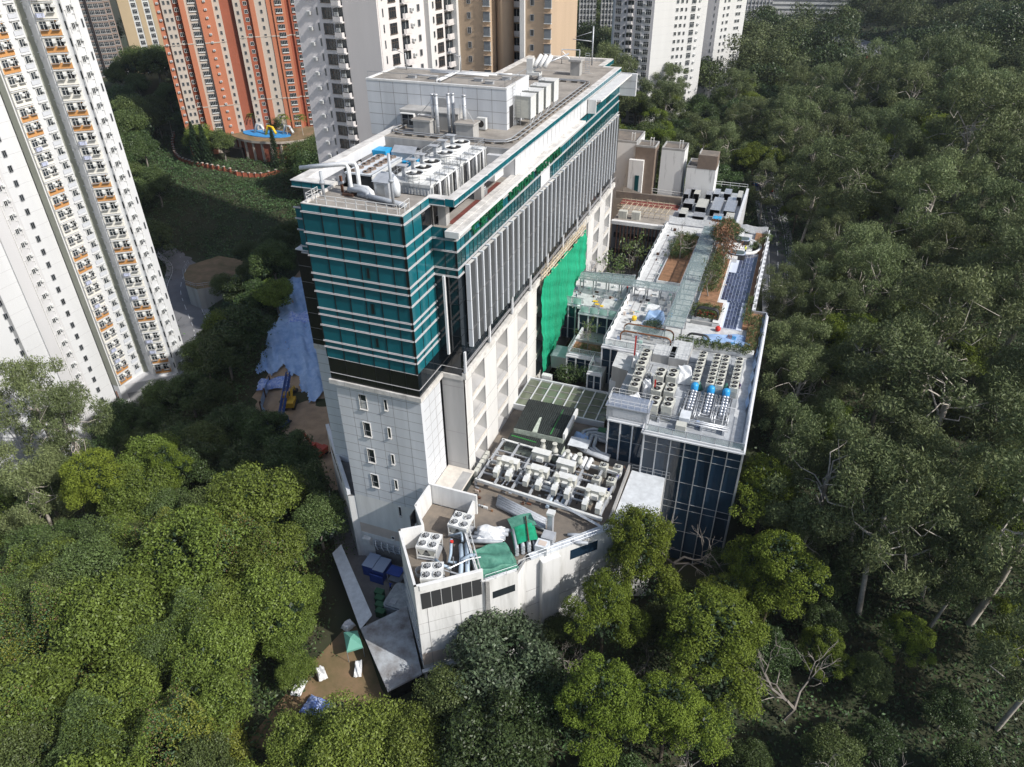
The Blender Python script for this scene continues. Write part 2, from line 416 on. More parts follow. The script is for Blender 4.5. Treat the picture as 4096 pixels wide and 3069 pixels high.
m.box(3.1,3.106,6.25,YE,-31.8,-31.74,'joint'); m.box(3.1,3.106,6.25,YE,-37.6,-37.54,'joint')
m.build('facade_wall',H)
for a,b in cols:
    for z0,z1 in zr[:4]:
        r=MB(); F=FL
        # slanted sill, side walls and back wall with dark window
        r.face([F.p(a,.02,z0),F.p(b,.02,z0),F.p(b,-1.58,z0+.5),F.p(a,-1.58,z0+.5)],'cladding_grey')
        r.box(a,b,-.05,.06,z0-.35,z0+.05,'sill_beige',F)
        r.box(a,b,-1.6,-1.57,z0,z1,'cladding_grey',F)
        r.box(a,a+.5,-1.57,-1.5,z0,z1,'beige_panel',F)
        o=r.build('balcony_recess',H)
        g=MB(); g.box(a+.5,a+2.0,-1.57,-1.52,z0+.3,z1-.6,'window_glass',F); g.box(a+1.2,a+1.25,-1.52,-1.49,z0+.3,z1-.6,'frame_grey',F); g.build('window',o)
# left flank of the tower (dark glass above, white tiles below)
m=MB()
m.box(-18.6,-12.75,6.5,8.0,-23.2,-3.5,'dark_metal')
F=Fr(-18.62,6.45,0)
for a,b in ((-4.81,-3.45),(-6.26,-4.81),(-8.48,-6.26),(-9.4,-8.48)): wall_panes(m,F,[0,2.9,5.8],[a,b],'teal_glass',.02)
for z in (-3.4,-4.81,-6.29,-8.48,-9.4): m.box(-.15,5.9,.02,.19,z-.1,z+.06,'transom',F)
m.build('curtain_wall',H)
m=MB(); m.box(-19.7,-12.8,6.45,60,-23.2,-9.2,'black_panel'); m.box(-19.75,-12.8,6.4,60,-9.25,-9.1,'white_alu')
for z in (-11.4,-13.7,-16,-18.3,-20.6,-22.4): m.box(-19.71,-12.8,6.43,6.45,z-.02,z+.02,'joint'); 
m.box(-19.7,-12.8,6.4,86,-24,-23.2,'stone_ledge')
m.build('dark_glass_band',H)
F=Fr(-19.5,6.45,0); m=tiled(F,0,7.3,-56.5,-23.9,3,1.507,'tile_white',zoff=.9,v0=-3)
m.box(-19.5,-17,9.5,86,-56.5,-23.9,'tile_white'); m.build('tiled_wall',H)
# ring beam round the roof
m=MB()
def beam(F,u0,u1,v0,v1,z0=-.85,z1=0,teal=True):
    m.box(u0,u1,v0,v1,z0,z1,'stone_ledge',F)
    if teal:
        n=max(1,round((u1-u0)/1.45)); us=frange(u0+.05,u1-.05,n); wall_panes(m,F,us,[z0+.08,z1-.12],'teal_glass',v1+.012)
        for u in us: m.box(u-.03,u+.03,v1+.01,v1+.03,z0+.05,z1-.1,'black_line',F)
        m.box(u0,u1+.05,v1,v1+.12,z0-.02,z0+.07,'transom',F); m.box(u0,u1+.05,v1,v1+.08,z1-.11,z1,'white_alu',F)
beam(Fr(-18.6,6.5,0),0,5.85,-1.2,0)
beam(Fr(0,6.35,0),0,1.98,-1.1,0); m.box(1.98,3.09,-.02,0,-.85,-.0,'teal_glass',Fr(0,6.35,0))
beam(Fr(3.1,6.35,90),.02,79.6,-1.1,0)
m.box(-18.6,-17.2,7.7,93.9,-.85,0,'stone_ledge'); m.box(-17.2,-17.1,7.7,27.3,-1.3,-.1,'white_alu')
m.box(-17.2,-.5,92.9,94.1,-.85,0,'stone_ledge'); m.box(-1.6,-.4,86,92.9,-.85,0,'stone_ledge')
m.box(-.4,2.0,84.9,85.95,-.85,0,'stone_ledge')
wall_panes(m,Fr(-.4,86,90),frange(0,8,5),[-.8,-.1],'teal_glass',.02)
m.build('roof_ring_beam',H)
for i,(x,y) in enumerate(((-17.7,7.4),(.4,7.6),(1.0,16.8),(-17.9,27.6),(-17.9,60),(-17.9,86))):
    m=MB(); m.box(x,x+1.0,y,y+1.0,-3.9,-.85,'concrete'); m.build('column',H)
# upper white cladding band on the long side
m=MB(); us=frange(26.3,62,18)
wall_panes(m,FL,us,[-3.35,-.9],'white_alu',-.1,.006)
for u in us: m.box(u-.03,u+.03,-.1,-.08,-3.35,-.9,'joint',FL)
m.box(26.3,27.2,-4.2,-.13,-3.9,-.9,'white_alu',FL); m.box(27.2,86,-.3,-.13,-3.4,-.9,'concrete',FL)
m.build('cladding_panel',H)
# sign ledge
m=MB(); 
for i in range(26):
    a=5.3+i*2.0; b=a+1.97
    m.box(2.35,3.2,a,b,-3.62,-3.3,'stone_ledge'); m.box(3.24,4.1,a,b,-3.66,-3.36,'stone_ledge')
m.box(2.4,4.05,5.2,57.3,-3.72,-3.65,'concrete_dark'); m.box(4.1,4.16,5.2,57.3,-3.72,-3.34,'paint_white'); m.box(2.35,4.1,5.1,5.3,-4.05,-3.3,'paint_white')
m.box(3.2,4.0,5.3,57,-3.9,-3.62,'paint_white')
m.build('sign_ledge',H)
# corner walkway behind the ring
m=MB(); m.box(0.0,2.9,6.4,27,-3.95,-3.75,'concrete',top='roof_concrete'); m.box(1.2,2.2,8.4,24,-3.75,-3.70,'red_brown_floor')
m.build('walkway_floor',H)
# canopy at far end
m=MB(); m.box(3.15,5.4,62.2,86,-1.35,-1.05,'paint_white')
for i in range(22): m.box(3.2,5.35,62.4+i*1.07,62.46+i*1.07,-1.05,-1.02,'joint_light')
m.box(3.1,6.4,85.6,86.4,-5.2,-1.05,'white_alu'); m.box(3.15,4.6,61.9,62.2,-3.3,-1.05,'paint_white')
for z in (-2.4,-3.8): m.box(3.1,6.42,85.58,85.6,z,z+.05,'joint')
m.build('canopy',H)
# roof floors
m=MB(); m.box(-12.7,-.1,.15,7.3,-.5,-.3,'roof_concrete')                  # front terrace
m.box(-18.5,2.9,27.3,85.8,-.35,-.05,'roof_concrete')                     # upper deck
m.box(-17.2,-.5,85.8,93,-5,-3.2,'roof_concrete')
m.box(-18.5,.0,7.3,27.3,-4.2,-4.0,'roof_concrete'); m.box(-18.5,2.9,27.1,27.3,-4.0,-.1,'concrete')
m.box(-12.7,0,7.1,7.3,-4,-.3,'concrete')
m.box(-12.75,0,0,.28,-.5,0,'stone_ledge'); m.box(-.3,0,.28,7.3,-.5,0,'stone_ledge'); m.box(-12.75,-12.45,.28,6.5,-.5,0,'stone_ledge')
m.build('roof_slab',H)
# roof safety railing of front terrace
m=MB(); 
n=9
for i in range(n):
    a=-12.2+i*1.27; b=a+1.2
    for x in (a,b): m.tube([(x,.5,-.3),(x,.5,.95)],.032,'paint_white',4)
    m.tube([(a,.5,.95),(b,.5,.95)],.032,'paint_white',4); m.tube([(a,.5,.5),(b,.5,.5)],.03,'paint_white',4)
for i in range(2):
    a=.6+i*1.2
    for x in (-12.3,-.6):
        m.tube([(x,a,-.3),(x,a,.95),(x,a+1.1,.95),(x,a+1.1,-.3)],.032,'paint_white',4); m.tube([(x,a,.5),(x,a+1.1,.5)],.03,'paint_white',4)
m.build('railing',H)
# penthouse
P=MB(); FP=Fr(-24.3,35.6,0)
P.box(0,22.6,-9.4,0,-2.5,5.5,'tile_white',FP)
for i in range(1,10): u=22.6*i/10; P.box(u-.03,u+.03,0,.008,-2.5,5.5,'joint',FP)
for k in range(5): z=3.95-k*1.6; P.box(0,22.6,0,.008,z-.03,z+.03,'joint',FP)
FP2=Fr(-1.7,35.6,90)
for i in range(1,4): u=9.4*i/4; P.box(u-.03,u+.03,0,.008,-.0,5.5,'joint',FP2)
for k in range(4): z=3.95-k*1.6; P.box(0,9.4,0,.008,z-.03,z+.03,'joint',FP2)
P.box(1.0,2.6,.01,.05,0,3.0,'dark_metal',FP2)
for a,b,c,d in ((-24.35,-1.65,35.55,35.95),(-24.35,-1.65,44.6,45.05),(-24.35,-24.0,35.95,44.6),(-2.0,-1.65,35.95,44.6)): P.box(a,b,c,d,5.5,5.75,'paint_white')
P.box(-24,-2,35.95,44.6,5.5,5.56,'roof_concrete')
P.box(10.9,13.3,.01,.06,2.3,3.8,'machine_white',FP)
for i in range(9): P.box(10.95,13.25,.06,.1,2.35+i*.16,2.41+i*.16,'joint',FP)
o=P.build('penthouse',H)
m=MB(); rails(m,[(-24,35.8,5.5),(-2,35.8,5.5),(-2,44.8,5.5)],1.2,'rail_grey',2.6,.022,(.95,)); m.build('lightning_wire',o)
m=MB()
for y,x0,x1 in ((42.8,-17,-6),(41.9,-16.5,-7),(39.2,-18.5,-14)): m.tube([(x0,y,5.9),(x1,y,5.9)],.14,'pipe_white',6)
m.tube([(-12.4,36.4,5.95),(-12.4,43.2,5.95)],.15,'pipe_white',6); m.tube([(-12.9,36.4,5.6),(-12.9,36.4,5.95),(-12.9,42,5.95)],.12,'pipe_white',6)
m.tube([(-6,43.5,5.9),(-4,44,5.9)],.14,'pipe_white',6)
m.build('pipe_run',o)
for x,y in ((-18,38.6),(-14.5,38.7),(-7.6,39.5),(-5.3,38.2),(-4.0,41.7)): 
    m=MB(); m.box(x-.6,x+.6,y-.3,y+.3,5.56,5.95,'galv'); m.box(x-.7,x+.7,y-.4,y+.4,5.95,6.0,'concrete'); m.build('roof_hatch',o)
for x,y in ((-21.8,44.0),(-12.6,44.4)):
    m=MB(); m.tube([(x,y,5.5),(x,y,8.0)],.1,'rail_grey',6); m.tube([(x,y,7.8),(x-1.5,y-.3,8.4)],.06,'rail_grey',5); m.box(x-1.9,x-1.4,y-.5,y-.1,8.3,8.55,'frame_grey'); m.build('camera_mast',o)
m=MB(); rails(m,[(-1.3,37.2,-.0),(-1.3,38.0,0)],6.6,'rail_grey',.8,.03,tuple(i/14 for i in range(1,14))); m.build('ladder',o)
# low plant room in front of penthouse
m=MB(); m.box(-17.3,-8.0,32.6,35.6,-.05,2.3,'concrete',top='roof_concrete'); m.box(-17.4,-7.9,32.5,35.6,2.3,2.45,'concrete')
m.build('plant_room',H)
F=Fr(-17.3,32.6,0)
for u in (.3,3.2):
    m=MB(); m.box(u,u+2.0,.01,.04,.3,1.9,'window_glass',F); m.box(u+.95,u+1.05,.04,.07,.3,1.9,'frame_grey',F); m.box(u,u+2,.04,.07,1.1,1.16,'frame_grey',F); m.box(u-.1,u+2.1,.0,.6,1.95,2.05,'paint_white',F); m.box(u+2.05,u+2.15,0,.5,.2,1.95,'paint_white',F); m.build('window',H)
# flues
for x,y,r in ((-10.3,30.5,.28),(-8.9,31.5,.26),(-8.3,31.7,.26),(-6.4,31.3,.28),(-10.9,30.5,.2)):
    m=MB(); m.tube([(x,y,-.05),(x,y,5.2)],r,'galv',10); m.tube([(x,y,5.2),(x,y,5.45)],r*1.15,'steel',10)
    for z in (1,2.5,4): m.tube([(x,y,z),(x,y,z+.08)],r*1.08,'rail_grey',10)
    m.build('flue_pipe',H)
for x,y in ((-12.2,30.2),(-5.6,30.3)):
    m=MB(); m.box(x-1.3,x+1.3,y-1.0,y+1.0,-.05,1.9,'concrete'); m.box(x-1.5,x+1.5,y-1.2,y+1.2,1.9,2.15,'concrete',top='roof_concrete')
    for dx in (-1.1,1.1): m.tube([(x+dx,y,2.1),(x+dx*.2+(1.2 if x<-8 else -.8),y+.2,4.3)],.05,'rail_grey',4)
    m.build('vent_shaft',H)
# gondola track
def track(path,w=.8):
    m=MB()
    P=[Vector(p) for p in path]
    for s in (-.5,.5):
        q=[]
        for i,p in enumerate(P):
            t=(P[min(i+1,len(P)-1)]-P[max(0,i-1)]).normalized(); q.append(p+Vector((-t.y,t.x,0))*w*s)
        m.tube(q,.09,'rail_grey',4); 
    for a,b in zip(P[:-1],P[1:]):
        n=max(1,int((b-a).length/1.9))
        for i in range(n):
            c=a.lerp(b,(i+.5)/n); m.box(c.x-.55,c.x+.55,c.y-.3,c.y+.3,-.05,c.z-.08,'roof_dark')
    return m
tk=[(-16.6,33.5,.3),(-17.0,30.4,.3),(-16.4,29.2,.3),(-15,28.7,.3),(-.8,28.7,.3),(.6,29.2,.3),(1.2,30.6,.3),(1.2,68,.3),(.8,69.4,.3),(-.6,69.9,.3),(-9,69.9,.3)]
track(tk).build('maintenance_track',H)
# rear roof structure
m=MB(); m.box(-14,-1.0,78.5,93,-3.2,-.5,'concrete',top='roof_concrete'); m.box(-14.3,-.7,78.2,78.5,-1.1,0,'concrete')
m.box(-13.6,-1.4,78.3,78.5,-3.2,-1.1,'concrete_dark'); m.build('rear_plant_room',H)
m=MB(); m.box(-4.2,-2.4,75.4,77.2,-.05,2.4,'concrete'); m.box(-4.5,-2.1,75.1,77.5,2.4,2.75,'concrete'); m.build('vent_shaft',H)
m=MB(); m.tube([(-3.3,87.5,-.3),(-3.3,87.5,6.8)],.16,'galv',6); m.tube([(-3.3,87.5,4.1),(-7.2,86.6,4.5)],.07,'galv',5); m.tube([(-3.3,87.5,5.9),(-6.8,86.8,4.8)],.05,'galv',5); m.build('davit_mast',H)
m=MB(); m.tube([(-9.2,86,-.3),(-9.2,86,2.6),(-5.6,86.4,2.6),(-5.6,86.4,-.3)],.12,'galv',6); m.tube([(-9.2,86,2.4),(-7.5,86.2,.8),(-5.7,86.4,.6)],.06,'galv',4); m.build('gantry_frame',H)
m=MB(); rails(m,[(-2.0,77.9,-.05),(-1.2,77.9,-.05)],3.6,'galv',.8,.04,tuple(i/9 for i in range(1,9))); m.build('ladder',H)
m=MB(); 
for u in (2.0,4.3,6.6): m.box(u,u+1.2,-.02,.03,-3.1,-1.3,'frame_grey',Fr(-13.6,78.3,0))
m.box(5.0,9.5,.2,1.0,-1.9,-1.0,'rust',Fr(-13.6,78.3,0)); m.build('duct',H)
# ---- gondola crane standing on the track ----
g=thing('gondola_crane','white roof maintenance crane with three rolled drums at the far end of the tower roof','maintenance crane',(-9.5,69.9,.4))
m=MB(); m.box(-10.8,-8.2,69.1,70.7,.8,1.3,'machine_white'); m.build('chassis',g)
m=MB(); m.box(-10.7,-9.5,69.2,70.6,1.3,3.6,'machine_white'); m.build('cabin',g)
for i in range(3):
    m=MB(); m.tube([(-9.3+i*.95,69.6,2.2),(-8.6+i*.95,71.4,3.9)],.42,'paint_white',10); m.build('drum',g)
m=MB(); m.tube([(-9.4,69.3,1.9),(-3.8,72.6,4.2)],.16,'steel',5); m.tube([(-9.4,69.9,1.9),(-3.8,72.9,4.2)],.16,'steel',5); m.build('boom',g)
for x in (-10.4,-8.5): m=MB(); m.box(x,x+.3,69.2,70.6,.15,.8,'steel'); m.build('leg',g)
# ================= rooftop plant on the tower =================
mat('fan_dark',(.03,.028,.026),.6); mat('fan_brown',(.22,.17,.14),.8,var=.4,vs=3)
mat('tarp_green',(.085,.25,.185),.6,col2=(.05,.17,.125),vs=1.2,bump=1.,bs=2.0); mat('net_green',(.006,.33,.175),.7,col2=(.01,.20,.10),vs=.7,bump=1.,bs=1.6,streak=True)
mat('tarp_blue',(.36,.50,.72),.5,col2=(.20,.33,.56),vs=.5,bump=.9,bs=1.2); mat('tarp_white',(.72,.73,.74),.6,var=.15,vs=2,bump=.8,bs=3)
mat('sheet_green',(.025,.032,.03),.8,var=.4,vs=.8); mat('sheet_pale',(.42,.47,.40),.8,var=.35,vs=3); mat('sheet_white',(.58,.61,.64),.6,var=.2,vs=.9)
mat('bright_green',(.03,.16,.04),.7); mat('paving',(.52,.53,.53),.8,var=.25,vs=1.5); mat('paving_wet',(.38,.40,.42),.5,var=.35,vs=.5)
mat('glass_roof',(.26,.33,.32),.12,spec=.6,alpha=.42); mat('glass_rail',(.30,.40,.40),.1,spec=.6,alpha=.30)
mat('skylight_green',(.13,.15,.105),.12,spec=.6,var=.35,vs=.25); mat('skylight_frame',(.62,.64,.66),.4,metal=.2)
mat('solar',(.05,.06,.105),.12,spec=.7,island=.5); mat('solar_line',(.55,.60,.70),.5)
mat('timber_brown',(.09,.045,.03),.7,var=.3,vs=2); mat('soil',(.26,.14,.075),.95,var=.4,vs=1.2); mat('earth',(.30,.22,.15),.95,var=.3,vs=.35,bump=.5,bs=1.2)
mat('bronze',(.22,.09,.04),.4,metal=.3); mat('tank_blue',(.03,.30,.62),.35); mat('silver',(.62,.64,.68),.28,metal=.75,var=.2,vs=3)
mat('bin_blue',(.03,.07,.30),.55,var=.3,vs=1); mat('bin_top',(.30,.36,.48),.4); mat('bin_green',(.02,.10,.045),.6); mat('tank_grey',(.30,.33,.35),.6,var=.35,vs=1.2)
mat('orange',(.75,.30,.02),.5); mat('skin',(.35,.20,.13),.6); mat('shirt_blue',(.02,.06,.30),.8); mat('shirt_white',(.6,.65,.72),.8); mat('trouser',(.015,.018,.03),.9); mat('shirt_yellow',(.65,.70,.05),.7); mat('shirt_purple',(.05,.02,.12),.8); mat('hair',(.01,.008,.007),.8)
def fan(mb,x,y,z,r,dark='fan_dark',ring='machine_white',blades=6,h=.25):
    mb.lathe((x,y,z),[(r*1.12,0),(r*1.12,h),(r*.98,h),(r*.98,.06)],ring,16,False)
    mb.lathe((x,y,z),[(r*.98,.03),(0.01,.03)],'black',16,False)
    for i in range(blades):
        a=2*math.pi*i/blades
        p=[(x+math.cos(a+d)*q,y+math.sin(a+d)*q,z+h*.6+e) for q,d,e in ((.18*r,-.2,0),(.92*r,-.16,-.03),(.92*r,.38,.06),(.18*r,.4,.03))]
        mb.face(p,dark)
    mb.lathe((x,y,z+h*.5),[(.22*r,0),(.22*r,h*.5)],'rail_grey',8)
# cooling towers
for n,(y0,y1,fy,lab) in enumerate(((9.6,17.2,(11.0,13.4,15.8),'white three-fan cooling tower row nearest the front roof terrace railing'),(18.2,26.2,(19.6,22.2,24.8),'white three-fan cooling tower row beside the upper roof deck'))):
    t=thing('cooling_tower',lab,'cooling tower',(-4.2,(y0+y1)/2,-4.0),group='cooling towers on the tower roof')
    m=MB(); m.box(-6.9,-1.4,y0,y1,-4,.0,'pipe_white'); 
    k=int((y1-y0)/.42)
    for i in range(int(5.5/.42)): m.box(-6.9+i*.42,-6.9+i*.42+.2,y0-.06,y0,-4,-.3,'machine_white')
    m.box(-7.0,-1.3,y0-.1,y1+.1,-.25,.15,'machine_white'); m.build('casing',t)
    m=MB(); m.box(-1.42,-1.34,y0+.3,y1-.3,-3.9,-.35,'louvre_dark')
    for i in range(5):
        y=y0+.2+(y1-y0-.4)*i/4; m.box(-1.34,-1.1,y-.09,y+.09,-4,-.1,'machine_white')
    for i in range(9):
        y=y0+.4+(y1-y0-.8)*i/8; m.tube([(-1.3,y,-3.9),(-1.3,y+(.7 if i%2 else -.7),-.4)],.02,'pipe_grey',3,False)
    m.build('louvre',t)
    for y in fy:
        m=MB(); m.lathe((-4.1,y,.15),[(1.25,0),(1.12,.35),(1.08,.75)],'machine_white',20,False); fan(m,-4.1,y,.72,1.05,'fan_dark'); m.lathe((-4.1,y,.95),[(.35,0),(.35,.25)],'machine_white',10)
        m.box(-5.6,-5.2,y-.3,y+.3,.3,1.6,'galv'); m.box(-6.2,-4.9,y-.6,y+.3,1.7,1.78,'galv'); m.build('fan',t)
    m=MB(); rails(m,[(-7,y0,.15),(-1.3,y0,.15),(-1.3,y1,.15),(-7,y1,.15)],1.15,'rail_grey',1.3,.03,(.5,),True); m.build('railing',t)
    m=MB()
    for i in range(3):
        y=y0+1.6+2.4*i; m.tube([(-2.6,y,.3),(-1.0,y,.3),(-.9,y,.0),(-.9,y,-3.8)],.15,'pipe_white',7)
    m.tube([(-.9,y0+.6,.2),(-.9,y1-.5,.2)],.09,'pipe_white',6); m.build('riser_pipe',t)
    m=MB(); rails(m,[(-3.4,y0-.35,-4),(-2.7,y0-.35,-4)],5.4,'rail_grey',.7,.028,tuple(i/15 for i in range(1,15))); m.build('ladder',t)
# air cooled chillers left of them
t=thing('air_cooled_chiller','long air-cooled chiller with eight brown roof fans beside the cooling towers','chiller',(-13,18,-4))
m=MB(); m.box(-15.2,-11.4,13.3,21.2,-4,-1.0,'louvre_dark'); m.box(-15.3,-11.3,13.2,21.3,-1.0,-.8,'sheet_white'); m.box(-11.45,-11.35,13.2,21.2,-1.4,-.8,'machine_white')
for i in range(9): m.box(-11.4,-11.36,13.5+i*.9,13.58+i*.9,-3.8,-1.2,'rail_grey')
m.build('casing',t)
for i in range(6):
    for x in (-14.3,-12.5):
        m=MB(); fan(m,x,14.1+1.25*i+(.35 if i>1 else 0),-.8,.5,'fan_brown','fan_brown',5,.16); m.build('fan',t)
# blue covered unit
t=thing('blue_plant_unit','bright blue cube and low blue housing with grey hood on the tower roof','plant unit',(-15,26,-4))
m=MB(); m.box(-17.0,-14.9,23.2,25.2,-4,-.9,'blue_paint'); m.build('cube_housing',t)
m=MB(); m.box(-14.9,-10.8,23.6,26.0,-4,-2.2,'blue_paint'); m.box(-11.2,-10.3,22.6,23.6,-4,-1.5,'blue_paint'); m.build('low_housing',t)
m=MB(); m.prism([(-14.6,24.2),(-11,24.2),(-11,26.6),(-14.6,26.6)],-2.2,-1.2,'galv'); m.face([(-14.6,24.2,-1.2),(-11,24.2,-1.2),(-11,25.3,-.5),(-14.6,25.3,-.5)],'galv'); m.face([(-14.6,25.3,-.5),(-11,25.3,-.5),(-11,26.6,-1.2),(-14.6,26.6,-1.2)],'galv'); m.build('hood',t)
# pipes + small plant on the front terrace
t=thing('exhaust_pipe','pair of white lagged pipes bent over the front roof terrace','pipe',(-10,4.6,-.3))
for i,(x,y) in enumerate(((-9.0,4.7),(-8.3,5.4))):
    m=MB(); m.tube([(x-.1,y,-.1),(x,y,.3),(x,y,2.9-.1*i),(x-.25,y,3.2),(x-.7,y-.1,3.25),(x-5.8,y-1.0,2.6)],.24,'pipe_white',9); m.build('pipe',t)
m=MB(); m.tube([(-9.3,4.6,.4),(-7.4,4.6,.5),(-6.7,4.4,.3),(-6.5,4.2,-.2)],.32,'pipe_grey',9); m.tube([(-9.0,5.2,.6),(-7,5.0,.6),(-6.3,4.6,.4),(-6.1,4.5,-.2)],.32,'pipe_white',9); m.build('elbow',t)
m=MB(); m.box(-10.0,-8.6,4.2,5.4,-.3,.0,'timber_brown'); m.build('skid',t)
t=thing('condenser_duct','wrinkled silver-clad duct and grey sheet-metal box on the front roof terrace','duct',(-5,6,-.3))
m=MB(); m.box(-6.2,-4.4,5.2,6.6,-.3,1.5,'galv'); m.face([(-6.4,5.0,1.5),(-4.2,5.0,1.5),(-4.2,6.8,2.0),(-6.4,6.8,2.0)],'galv'); m.box(-5.9,-4.9,5.18,5.2,-.1,1.2,'rail_grey'); m.build('box',t)
m=MB(); m.tube([(-3.9,6.0,-.2),(-3.9,6.1,.9),(-4.2,6.4,1.3),(-5.2,7.4,1.5),(-6.6,7.9,1.3)],.5,'sheet_white',7); m.build('duct',t)
t=thing('roof_duct','long grey duct lying along the front roof terrace','duct',(-5,4,-.3)); m=MB(); m.tube([(-8.0,4.6,.05),(-1.2,3.0,.05)],.3,'pipe_grey',8); m.build('duct',t)
for x,y,h,lab in ((-11.9,3.4,2.6,'thin galvanised stand pipe at the left end of the terrace railing'),(-2.6,2.9,5.6,'tall grey vent pipe rising from the front terrace corner'),(-10.6,5.3,1.6,'short rusty stub pipe beside the white lagged pipes')):
    t=thing('vent_pipe',lab,'vent pipe',(x,y,-.3),group='vent pipes on the front roof terrace'); m=MB(); m.tube([(x,y,-.3),(x,y,h)],.17,'pipe_grey' if h>2 else 'rust',9); m.build('pipe',t); m=MB(); m.tube([(x,y,h*.45),(x,y,h*.45+.3)],.3,'pipe_grey',9); m.build('collar',t)
# water tanks on stilts
names=['nearest','second','third','farthest']
for i,(x,y) in enumerate(((-.2,39.6),(-.2,43.1),(-.2,46.6),(-.2,50.6))):
    t=thing('water_tank','square pale water tank on steel trestle, %s of the row of four'%names[i],'water tank',(x,y,0),group='square tanks on the tower roof')
    m=MB(); m.box(x-1.4,x+1.1,y-1.1,y+1.1,1.1,4.1,'cream_machine'); 
    for e in (x-1.45,x+1.05): m.box(e,e+.1,y-1.15,y+1.15,1.05,4.15,'machine_white')
    m.box(x-1.5,x+1.2,y-1.2,y+1.2,4.1,4.2,'machine_white'); m.build('tank',t)
    m=MB()
    for dx in (-1.3,1.0):
        for dy in (-1,1): m.tube([(x+dx,y+dy,-.05),(x+dx,y+dy,1.1)],.07,'galv',4); m.tube([(x+dx,y+dy,-.05),(x+dx,y-dy,1.05)],.045,'galv',4)
    m.build('trestle',t)
    m=MB(); rails(m,[(x-1.0,y-1.25,0),(x-.4,y-1.25,0)],4.6,'rail_grey',.6,.025,tuple(k/12 for k in range(1,12))); m.build('ladder',t)
t=thing('condenser_unit','small white split condenser standing before the penthouse wall','air conditioner',(-5.2,34.6,0)); 
m=MB(); m.box(-5.9,-4.5,34.3,35.0,.1,1.7,'machine_white'); m.tube([(-5.25,34.3,.9),(-5.25,34.25,.9)],.5,'fan_dark',14); m.build('casing',t)
t=thing('gondola','white window-cleaning cradle with coiled ropes parked on the red walkway','gondola',(1.3,21,-3.7))
m=MB(); m.box(.3,2.2,21,24,-2.6,-1.3,'machine_white'); m.tube([(.4,19.5,-3.2),(1.8,23,-1.2)],.12,'machine_white',5); m.build('cradle',t)
m=MB()
for i in range(9): m.lathe((1.0,18.6,-3.6+i*.12),[(.75+random.uniform(-.1,.1),0),(.8,.05)],'pipe_white',12,False)
m.box(.3,1.8,17.9,19.3,-3.7,-2.9,'rail_grey'); m.build('rope_coil',t)
t=thing('warning_sign','pair of red warning signs on the grey wall above the red walkway','sign',(2.0,26,-2))
for x in (1.0,2.1): m=MB(); m.box(x,x+.5,26.95,27.02,-2.6,-1.9,'red_paint'); m.build('board',t)
# ================= green scaffold netting on the long facade =================
t=thing('scaffold_netting','bright green scaffold netting hung down the long white facade','netting',(3.6,48,-41))
def sheet(name,fn,nu,nv,m,parent=None,thick=.0,**k):
    mb=MB(); P=[[fn(i/nu,j/nv) for i in range(nu+1)] for j in range(nv+1)]
    k0=0; mi=mb.mi(m)
    for row in P: mb.v.extend(row)
    for j in range(nv):
        for i in range(nu):
            a=j*(nu+1)+i; mb.f.append((a,a+1,a+nu+2,a+nu+1)); mb.m.append(mi); mb.sm.append(True)
    return mb
def netf(a,b):
    y=35.6+a*25.5; zt=-23.0-1.3*a+.25*math.sin(a*40); zb=-42+max(0,a-.14)*0+ (6.5*max(0,(a-.2))/.8 if a>.2 else 0)
    zb=[-40.8,-41.6,-40.2,-39.0,-37.5,-36.0,-34.5,-33.2,-32.5,-32.0,-31.6][min(10,int(a*10))]
    z=zt+(zb-zt)*b
    return (4.2+.10*math.sin(y*.9+.3*z)+.09*math.sin(y*4.1+z*.13)+.08*math.sin(y*9+z*.5)+.10*math.sin(z*1.1+y*.4)+.05*math.sin(z*3+y*1.3),y,z)
sheet('n',netf,150,50,'net_green').build('net',t)
mat('sheet_teal',(.40,.58,.53),.6,var=.15,vs=2,bump=.5,bs=3); mat('bamboo',(.55,.46,.33),.7)
m=MB()
for i in range(40):
    y=36+i*.65; a=(y-35.6)/25.5; z=-23.1-1.2*a; m.tube([(3.5+random.uniform(-.2,.3),y,z-2.0),(4.0+random.uniform(-.2,.3),y+random.uniform(-.3,.3),z+random.uniform(1.0,2.6))],.05,'bamboo',4,False)
for dz in (-.3,.4,1.0):
    for dx in (0,.5): m.tube([(3.6+dx,35.8,-23.0+dz),(3.6+dx,61,-24.2+dz)],.06,'bamboo',4,False)
for i in range(20): y=36+i*1.27; m.tube([(3.8,y,-23.5),(3.9,y+1.2,-22.3)],.05,'bamboo',4,False)
m.build('bamboo_pole',t)
# ================= low front building and chiller bay =================
B=thing('plant_building','low white stained concrete plant building in front of the tower, machinery on its roof','plant building',(14,0,-56.5))
def wallseg(m,a,b,z0,z1,th,mt,side=1,top=None):
    a=Vector(a);b=Vector(b);L=(b-a).length;ang=math.degrees(math.atan2(b.y-a.y,b.x-a.x)); F=Fr(a.x,a.y,ang)
    m.box(0,L,-th,0,z0,z1,mt,F,top=top); return F,L
bay=[(6.4,-.05),(.05,-.05),(.05,-4.3),(2.56,-7.2),(.14,-8.94),(6.22,-16.5),(12.7,-11.4)]
m=MB(); m.prism([(.3,-.1),(.3,-4.3),(2.8,-7.2),(.5,-8.9),(6.4,-16.1),(12.3,-11.5),(7.4,-4.6),(6.4,-.1)],-56.5,-41.2,'white_stained',top='roof_dark')
m.prism([(12.3,-11.2),(15.6,-8.0),(15.0,-5.6),(25.0,3.4),(26.3,6.2),(29.3,15.9),(3.2,15.9),(3.2,6.3),(0.3,6.2),(6.4,0),(7.4,-4.6)],-56.5,-41.15,'white_stained',top='roof_dark')
m.prism([(3.2,8),(20,8),(20.4,24.4),(3.2,24.4)],-56,-41.1,'concrete',top='roof_dark')
m.build('body',B)
m=MB()
pts=bay
